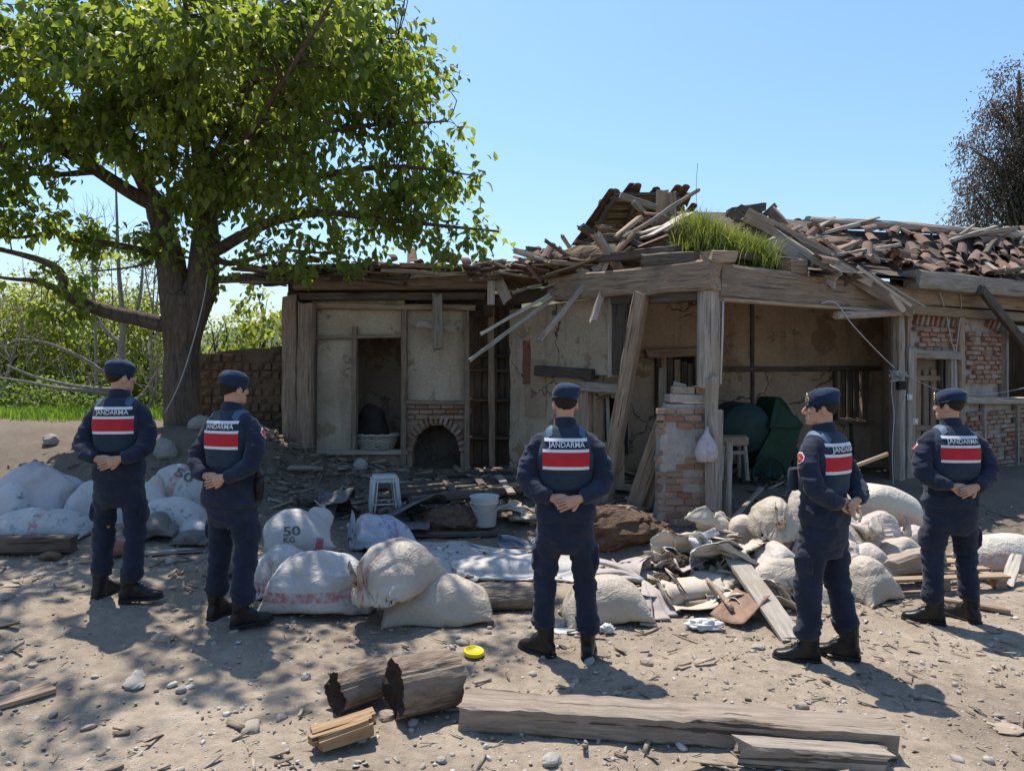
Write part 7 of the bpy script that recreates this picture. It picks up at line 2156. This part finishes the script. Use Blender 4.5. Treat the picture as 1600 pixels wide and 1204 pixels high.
def pallet():
    p = G(1480, 935); root = thing('pallet', 'weathered wooden pallet under the sacks behind the right gendarme', 'pallet', p, 0)
    a = Vector((p.x, p.y + .12, gz(p.x, p.y))); yw = R(6)
    def W(x, y, z): return a + Vector((x * math.cos(yw) - y * math.sin(yw), x * math.sin(yw) + y * math.cos(yw), z))
    for y in (0, .24, .48, .72): beam('deck_board', W(-.55, y, .135), W(.62, y, .135), .10, .022, w_tan, root, jit=.08)
    for y in (0, .36, .72): beam('base_board', W(-.55, y, .012), W(.62, y, .012), .10, .022, w_tan, root, jit=.08)
    for x in (-.49, .03, .56):
        for y in (.01, .36, .71): beam('block', W(x - .05, y, .074), W(x + .05, y, .074), .09, .098, w_tan, root, jit=.05)
        beam('stringer', W(x, -.04, .112), W(x, .76, .112), .09, .022, w_brown, root, jit=.06)
pallet()
# ---- shovel and handle
def shovel():
    c = G(1150, 985); root = thing('shovel', 'rusty square shovel with a wooden shaft stuck in the torn sacks', 'shovel', c)
    a = G(1112, 962); b = G(1190, 984)
    rows = []
    ux = (b - a); ux.z = 0; ux.normalize(); uy = Vector((-ux.y, ux.x, 0)); L = .36
    b_ = MB(); V, Fc = [], []; n = 9
    for s in (0, 1):
        for j in range(n):
            for i in range(n):
                u, v = i / (n - 1) - .5, j / (n - 1)
                p = a.lerp(b, .5) + ux * u * .29 + uy * (v - .35) * L
                V.append((p.x, p.y, gz(p.x, p.y) + .03 + .10 * v + .05 * (2 * u) ** 2 * .6 - s * .004 + .018 * v * v))
    for j in range(n - 1):
        for i in range(n - 1):
            q = (j * n + i, j * n + i + 1, (j + 1) * n + i + 1, (j + 1) * n + i); Fc.append(q); Fc.append(tuple(x + n * n for x in reversed(q)))
    for k in range(n - 1):
        for q in ((k, k + 1), ((n - 1) * n + k + 1, (n - 1) * n + k), ((k + 1) * n, k * n), (k * n + n - 1, (k + 1) * n + n - 1)):
            Fc.append((q[0], q[0] + n * n, q[1] + n * n, q[1]))
    link('blade', mesh('blade', V, Fc, m_rust, True), root)
    t0 = a.lerp(b, .45) + uy * .0; t0.z = gz(t0.x, t0.y) + .09; t1 = at(1105, 905, t0.y + .42)
    MB().add(*tube([t0 - uy * .02, t0.lerp(t1, .5), t1], [.02, .019, .017], 10, 3)).build('shaft', w_brown, root, True)
shovel()
o = timber('tool_handle', 'pale wooden tool handle sticking out above the cream sack', 'tool handle', at(1322, 733, 7.35), at(1386, 709, 7.5), .042, .04, w_tan, rnd=True, seed=41, jit=.05)
# ---- litter
def lumpy(name, label, cat, loc, r, mat, seed, group=None, amp=.25, freq=3.0, n=20, m=12, rot=0.0, smooth=True):
    V, Fc = ell((0, 0, 0), (1, 1, 1), n, m)
    N = V.copy(); V = V * (1 + amp * fbm(N * freq * .5 + seed * 3.3, seed, 4))[:, None]
    V = V * np.array(r); V[:, 2] = np.maximum(V[:, 2], -r[2] * .55)
    o = link(name, mesh(name, V, Fc, mat, smooth)); o.location = loc; o.rotation_euler = (0, 0, rot)
    return tag(o, label, cat, group)
def on(px, py, dz=0.0): p = G(px, py); return (p.x, p.y, gz(p.x, p.y) + dz)
lumpy('plastic_litter', 'crumpled white and pale blue plastic litter left of the shovel', 'litter', on(1100, 983, .03), (.125, .06, .04), m_plastic, 3, None, .9, 7, 30, 18)
lumpy('plastic_litter', 'small crumpled white plastic scrap beside the middle gendarme boot', 'litter', on(948, 988, .025), (.05, .04, .035), m_plastic, 4, None, .9, 7, 26, 16)
lumpy('plastic_litter', 'clear bluish plastic wrapping by the knotted cloth', 'litter', on(1022, 942, .05), (.09, .05, .045), simple('bluish_clear_plastic', (.50, .58, .60), .3, .1, 10), 5, None, .8, 6, 26, 16)
lumpy('paper_scrap', 'flat grey plastic scrap under the middle gendarme', 'litter', on(885, 985, .0), (.13, .06, .006), m_plastic, 6, None, .4, 4, 24, 10)
def pot():
    p = G(176, 872); V, Fc = loft([sring((0, 0, z), r, r, 2, 28) for z, r in ((-.12, .055), (-.1, .065), (.06, .09), (.065, .10), (.10, .102), (.10, .088), (-.06, .06))])
    o = link('flower_pot', mesh('flower_pot', V, Fc, m_terra, True)); o.location = p + Vector((0, 0, .09)); o.rotation_euler = (R(82), 0, R(-40)); tag(o, 'broken terracotta pot lying behind the legs of the left gendarme', 'pot')
pot()
lumpy('plaster_lump', 'grey-brown plaster lump in front of the dark timber at left', 'rubble', on(78, 874, .02), (.10, .06, .045), m_adobe, 8, None, .4, 3)
# ---- basket with dark sack in the doorway
def basket():
    c = at(588, 703, 11.95); root = thing('wicker_basket', 'oval pale wicker basket on the sill inside the doorway', 'basket', c)
    for k in range(8):
        z = .02 + k * .028; r = .27 + .012 * k
        P = [(math.cos(t) * r * (1 + .0), math.sin(t) * r * .55, z + .007 * math.sin(t * 16 + (k % 2) * math.pi)) for t in np.linspace(0, 6.2832, 65)]
        MB().add(*tube(P, .013, 6)).build('wicker_ring', w_pale, root, True, False)
    st = MB()
    for k in range(20):
        t = 6.2832 * k / 20; st.add(*tube([(math.cos(t) * .268, math.sin(t) * .147, 0), (math.cos(t) * .365, math.sin(t) * .20, .245)], .009, 5))
    st.build('stakes', w_grey, root, True, False)
    P = [(math.cos(t) * .37, math.sin(t) * .205, .25 + .006 * math.sin(t * 14)) for t in np.linspace(0, 6.2832, 49)]; MB().add(*tube(P, .02, 7)).build('rim', w_pale, root, True, False)
    lumpy('dark_bundle', 'dark cloth bundle heaped on the wicker basket', 'bundle', c + Vector((-.08, .04, .36)), (.26, .15, .34), m_dark, 5, None, .35, 3)
basket()
lumpy('white_stone', 'whitish stone on the ground below the doorway sill', 'stone', on(563, 733, .05), (.11, .09, .12), simple('whitish_stone', (.34, .315, .285), .9, .15, 8), 6, None, .25, 3)
# ---- old green winnowing machine in the porch
def winnower():
    p = at(1190, 745, 10.8); root = thing('winnowing_machine', 'old green wooden winnowing machine with hopper in the shade of the porch', 'farm machine', p, R(8))
    def sec(z, x0, x1, d): return np.array([(x0, -d, z), (x1, -d, z), (x1, d, z), (x0, d, z)])
    b = MB(); b.add(*loft([sec(.08, -.22, .22, .30), sec(.30, -.25, .32, .32), sec(.70, -.02, .42, .33), sec(.74, -.03, .44, .34)])); b.build('chute_body', m_green, root, False, False)
    MB().add(*loft([sec(.745, -.05, .45, .35), sec(.78, -.05, .46, .35), sec(1.15, .08, .20, .26), sec(1.17, .09, .19, .25)])).build('hopper', m_green, root, False, False)
    t = np.linspace(0, 2 * math.pi, 28, endpoint=False)
    rg = [np.stack([-.36 + np.cos(t) * r, np.full(28, y), .74 + np.sin(t) * r], 1) for y, r in ((-.30, .05), (-.30, .34), (-.26, .36), (.26, .36), (.30, .34), (.30, .05))]
    MB().add(*loft(rg)).build('fan_drum', m_green2, root, True, False)
    for x in (-.42, .36):
        for y in (-.28, .28): V, Fc = box((x, y, .18), (.07, .07, .56)); link('leg', mesh('leg', V, Fc, m_green2), root, False)
    for y in (-.28, .28): V, Fc = box((-.03, y, .13), (.78, .05, .07)); link('rail', mesh('rail', V, Fc, m_green2), root, False)
    P = [(-.10 + math.cos(q) * .24, -.42, .10 + math.sin(q) * .24) for q in np.linspace(0, 6.2832, 33)]; MB().add(*tube(P, .018, 7)).build('wheel_rim', m_green2, root, True, False)
    for k in range(6):
        a = k * math.pi / 6; MB().add(*tube([(-.10 - math.cos(a) * .24, -.42, .10 - math.sin(a) * .24), (-.10 + math.cos(a) * .24, -.42, .10 + math.sin(a) * .24)], .009, 5)).build('wheel_spoke', m_green2, root, True, False)
    # white plastic film caught on top
    q = MB(); 
    for k in range(5): q.add(*tube([(.16 + .03 * k, -.3 + .1 * k, 1.17), (.25 + .03 * k, -.3 + .1 * k, 1.06), (.34 + .02 * k, -.32 + .1 * k, .90)], [(.05, .006), (.06, .006), (.03, .005)], 8, 4))
    q.build('film', m_bag, root, True, False)
winnower()
def small_table():
    p = at(1142, 745, 10.3); root = thing('rustic_table', 'low rustic table with a thick pale top beside the green machine', 'table', p)
    V, Fc = loft([sring((0, 0, z), a, .22, 3, 30) for z, a in ((.46, .20), (.47, .225), (.56, .225), (.58, .20))]); V = V + .01 * np.stack([fbm(V * 9 + k, k, 3) for k in range(3)], 1); link('table_top', mesh('table_top', V, Fc, w_tan), root, False)
    for x in (-.15, .15):
        for y in (-.14, .14): link('leg', mesh('leg', *tube([(x, y, .47), (x * 1.2, y * 1.2, -.02)], .03, 7), w_grey), root, False)
    V, Fc = box((0, -.15, .36), (.36, .03, .05)); link('rail', mesh('rail', V, Fc, w_grey), root, False)
small_table()
# ---- cables
def cable(label, pts, r, mat, k=6, name='cable', group=None):
    P = catmull(np.array([tuple(p) for p in pts]), k); o0 = P[0].copy()
    V, Fc = tube(P - o0, r, 6, 1); o = link(name, mesh(name, V, Fc, mat, True)); o.location = o0
    return tag(o, label, 'cable', group)
cable('white cable sagging from the porch beam to the tangle on the right post', [FP(1283, 474, -.22), FP(1298, 471, -.26), FP(1311, 478, -.26), FP(1330, 505, -.25), FP(1370, 548, -.20), FP(1398, 575, -.16)], .008, m_wire)
cable('pale cable hanging down the left face of the right post', [FP(1396, 578, -.14), FP(1393, 610, -.14), FP(1397, 650, -.13), FP(1394, 700, -.13), FP(1396, 765, -.12)], .007, m_wire)
cable('second pale cable looping down the right post beside the door board', [FP(1408, 580, -.16), FP(1415, 610, -.14), FP(1410, 640, -.14), FP(1412, 690, -.14), FP(1408, 740, -.13)], .006, m_wire)
cable('thin wire strung from the right post towards the window', [FP(1404, 578, -.14), FP(1440, 598, -.14), FP(1480, 612, -.14), FP(1540, 616, -.14), FP(1600, 606, -.14), FP(1700, 585, -.14)], .005, m_wire)
cable('left branch of the forked pale cable on the brick wall', [FP(1466, 448, -.10), FP(1478, 490, -.06), FP(1487, 535, -.06), FP(1492, 556, -.06), FP(1494, 640, -.08)], .008, m_wire)
cable('right branch of the forked pale cable on the brick wall', [FP(1500, 455, -.10), FP(1502, 478, -.06), FP(1498, 515, -.06), FP(1493, 554, -.07)], .008, m_wire)
cable('thin pale rope hanging from the big tree down to its trunk base', [at(326, 420, 10.75), at(318, 470, 10.5), at(300, 540, 10.4), at(280, 600, 10.4), at(258, 645, 10.5)], .008, m_wire)
cable('thin dark wire standing up from the grassy roof corner', [at(1089, 330, 9.9), at(1088, 290, 9.9), at(1090, 255, 9.9)], .003, m_dwire)
def tangle():
    rs = np.random.RandomState(2); c = FP(1402, 586, -.17); b = MB()
    for k in range(9):
        P = np.cumsum(rs.normal(0, .045, (9, 3)), 0); P -= P.mean(0); P[:, 2] *= .7; P = np.clip(P, -.14, .14)
        b.add(*tube(catmull(P, 4), .007, 5))
    V, Fc = b.arr(); o = link('wire_tangle', mesh('wire_tangle', V, Fc, m_wire, True)); o.location = c; tag(o, 'tangle of pale wires tied round the right porch post', 'wires')
    d = thing('junction_box', 'small dark electric box on the right porch post under the wire tangle', 'electric box', FP(1408, 602, -.14))
    V, Fc = box((0, 0, 0), (.11, .06, .12)); link('case', mesh('case', V, Fc, m_black), d, False); V, Fc = box((0, -.035, .0), (.09, .012, .10)); link('cover', mesh('cover', V, Fc, m_black), d, False)
    for px, py, l in ((1421, 620, 'white light switch on the grey door board'), (1430, 658, 'lower white socket on the grey door board')):
        d = thing('wall_switch', l, 'switch', FP(px, py, -.10)); V, Fc = box((0, 0, 0), (.075, .02, .085)); link('plate', mesh('plate', V, Fc, m_plastic), d, False); V, Fc = box((0, -.016, 0), (.035, .014, .05)); link('rocker', mesh('rocker', V, Fc, m_cream), d, False)
tangle()
# ---- earth heaps
def heap(name, label, cat, px, py, r, mat, seed, dz=0.0, amp=.35):
    p = on(px, py, dz); n = 46
    V, Fc = ell((0, 0, 0), (1, 1, 1), n, 26); V = V * (1 + amp * fbm(V * 2.2 + seed, seed, 5) + .10 * ridged(V * 7 + seed, seed + 3, 3))[:, None] * np.array(r)
    o = link(name, mesh(name, V, Fc, mat)); o.location = p; return tag(o, label, cat)
heap('earth_heap', 'brown spoil of freshly dug earth in front of the leaning beam', 'earth heap', 950, 832, (.60, .32, .25), m_soilm, 3, .02)
heap('earth_heap', 'small sunlit earth mound right of the plastic stool', 'earth heap', 700, 818, (.42, .25, .15), m_soilm, 5, .03)
heap('dung_clods', 'dark dung clods spilling from the torn sacks', 'dung', 1062, 905, (.13, .12, .11), m_dung, 7, .08, .6)
heap('dung_clods', 'dark crumbs of dung on the beige sacking left of the big clods', 'dung', 1040, 922, (.16, .11, .07), m_dung, 9, .05, .6)
# ---- stones one can pick out
gs2 = 'loose stones on the yard'
ms = [simple('pale_stone', (.29, .265, .235), .9, .2, 7), simple('grey_stone', (.25, .235, .215), .9, .2, 7), simple('brown_stone', (.30, .235, .18), .9, .2, 7)]
for i, (px, py, r, mi, lab) in enumerate([(312, 668, (.17, .12, .13), 0, 'large whitish stone at the right foot of the big tree'), (80, 692, (.11, .09, .09), 0, 'pale round stone on top of the dirt bank'),
    (258, 712, (.18, .14, .17), 0, 'tall pale stone between the two left gendarmes'), (332, 640, (.14, .12, .10), 1, 'grey stone resting beside the trunk, above the whitish one'),
    (208, 1070, (.085, .06, .028), 0, 'flat pointed stone in the dappled shade'), (282, 1081, (.03, .025, .02), 0, 'small white pebble-like stone just outside the shade edge'), (478, 1062, (.034, .03, .032), 0, 'round pale stone standing at the edge of the shade left of the logs'),
    (255, 1000, (.075, .06, .04), 2, 'brownish rounded stone in the shade between the left gendarmes'), (862, 1192, (.052, .045, .03), 0, 'pale oval stone below the left part of the foreground beam'), (1010, 1038, (.045, .035, .032), 2, 'pinkish angular stone right of the middle gendarme'),
    (1578, 1140, (.08, .07, .012), 2, 'flat tan slab of stone at the lower right'), (645, 1133, (.034, .028, .024), 1, 'small grey stone under the thick log'), (605, 1122, (.05, .045, .032), 2, 'brown stone between the thick log and the split wood'),
    (1322, 1200, (.07, .05, .03), 1, 'pale stone touching the right end of the short timber'), (872, 978, (.06, .05, .045), 0, 'whitish stone between the boots of the middle gendarme'), (928, 985, (.05, .045, .04), 0, 'whitish stone right of the middle gendarme shin'),
    (160, 930, (.05, .04, .03), 0, 'stone behind the left gendarme boot'), (1100, 820, (.10, .08, .07), 1, 'grey stone at the foot of the brick pillar'), (15, 1082, (.06, .05, .04), 2, 'stone next to the worn plank at the lower left'),
    (690, 1190, (.03, .025, .015), 0, 'little flat stone below the yellow lid near the bottom edge'), (1185, 1012, (.05, .04, .02), 0, 'flat pale chip of stone below the tip of the bleached plank')]):
    lumpy('stone', lab, 'stone', on(px, py, r[2] * .35), r, ms[mi], 60 + i, gs2, .38, 2.6, 16, 10, i * 1.3, False)
# ---- gravel, wood chips, rubble: uncountable
def scatter(name, label, n, xr, yr, size, mat, seed, flat, protos, yb=1.0, elong=1.0, keep=None, cat='gravel'):
    rs = np.random.RandomState(seed)
    y = yr[0] + (yr[1] - yr[0]) * rs.rand(n) ** yb; x = rs.uniform(-1, 1, n) * (y * .72 + .3) if xr is None else rs.uniform(*xr, n)
    P0 = np.stack([x, y, 0 * x], 1)
    if keep is not None: k = keep(x, y, fbm(P0 * .9 + 3, seed, 3)); x, y, P0 = x[k], y[k], P0[k]
    n = len(x); z = GZ(x, y); s = size * np.exp(rs.normal(0, .55, n)); s = np.minimum(s, size * 3.2)
    a = rs.uniform(0, 6.283, n); tl = rs.normal(0, .22, (n, 2))
    Vs, Fs, off = [], [], 0
    for q, (V, T) in enumerate(protos):
        idx = np.arange(q, n, len(protos))
        k = len(idx); nv = len(V)
        sc = np.stack([s[idx] * elong * rs.uniform(.7, 1.5, k), s[idx] * rs.uniform(.6, 1.1, k), s[idx] * flat * rs.uniform(.6, 1.3, k)], 1)
        W = V[None] * sc[:, None]
        W[..., 2] += W[..., 0] * tl[idx, 0, None] + W[..., 1] * tl[idx, 1, None]
        ca, sa = np.cos(a[idx])[:, None], np.sin(a[idx])[:, None]
        X = W[..., 0] * ca - W[..., 1] * sa + x[idx, None]; Yy = W[..., 0] * sa + W[..., 1] * ca + y[idx, None]; Z = W[..., 2] + (z[idx] + sc[:, 2] * .18)[:, None]
        Vs.append(np.stack([X, Yy, Z], 2).reshape(-1, 3)); Fs.append((T[None] + off + nv * np.arange(k)[:, None, None]).reshape(-1, 3)); off += k * nv
    o = link(name, fastmesh(name, np.concatenate(Vs), np.concatenate(Fs), mat)); return tag(o, label, cat, None, 'stuff')
def stone_proto(seed):
    V, Fc = ell((0, 0, 0), (.5, .5, .5), 7, 5); rs = np.random.RandomState(seed); V = V + rs.normal(0, .06, V.shape)
    T = []
    for f in Fc:
        T.append(f[:3])
        if len(f) == 4: T.append((f[0], f[2], f[3]))
    return V, np.array(T)
def chip_proto(seed):
    rs = np.random.RandomState(seed); V, Fc = box((0, 0, 0), (1, .28, .10), None, .06, rs); V[:, 1] *= 1 - .6 * (V[:, 0] > 0) * rs.rand()
    T = []
    for f in Fc: T += [f[:3], (f[0], f[2], f[3])]
    return V, np.array(T)
def scat_mat(name, cols):
    t = NT(name); v = t.coord(False)
    vo = t.node('ShaderNodeTexWhiteNoise', noise_dimensions='3D')
    g = t.node('ShaderNodeNewGeometry')
    col = t.ramp(g.outputs['Random Per Island'], [(i / (len(cols) - 1), c) for i, c in enumerate(cols)])
    col = t.mix(1.0, col, t.ramp(t.noise(v, 60, 4), [(.3, (.8,) * 3), (.7, (1.15,) * 3)]), 'MULTIPLY')
    t.bsdf(col, .92, .15, t.noise(v, 90, 3), .4, .004); return t.m
SP_ = [stone_proto(i) for i in range(6)]; CP_ = [chip_proto(i) for i in range(5)]
mg = scat_mat('gravel_mix', [(.22, .19, .165), (.33, .285, .235), (.27, .225, .18), (.40, .36, .31), (.30, .25, .20), (.47, .435, .39), (.24, .20, .165)])
mc = scat_mat('wood_chip_mix', [(.14, .105, .078), (.24, .185, .135), (.33, .265, .195), (.19, .155, .12), (.39, .32, .24), (.27, .235, .195)])
mr_ = scat_mat('rubble_mix', [(.13, .105, .085), (.20, .155, .12), (.16, .12, .09), (.26, .20, .155), (.11, .09, .075), (.22, .14, .105)])
scatter('gravel', 'small stones and grit scattered all over the yard', 5600, None, (2.7, 9.5), .014, mg, 1, .6, SP_, 1.3)
scatter('gravel', 'scattered pebbles across the yard', 420, None, (2.9, 9.0), .030, mg, 2, .5, SP_, 1.2)
scatter('wood_chips', 'bark and wood chips littering the dirt', 3300, None, (3.0, 9.5), .034, mc, 3, 1.0, CP_, .9, 1.0, lambda x, y, n: (n > .02) | (y > 6.2) | ((x > .2) & (x < 3.2) & (n > -.3)), 'wood chips')
scatter('twigs_litter', 'thin twigs and straw strewn on the yard', 1500, None, (3.0, 9.5), .040, mc, 4, .5, CP_, .8, 1.9, lambda x, y, n: (n > .0) | (y > 5.5), 'twigs')
scatter('rubble', 'broken tile, plaster and wood rubble along the foot of the house', 1300, (-3.8, 3.0), (9.0, 11.6), .055, mr_, 5, .55, SP_, .8, 1.0, None, 'rubble')
scatter('rubble', 'splintered wood rubble along the foot of the house', 700, (-3.8, 5.0), (8.6, 11.6), .09, mc, 6, 1.2, CP_, .8, 1.5, None, 'rubble')
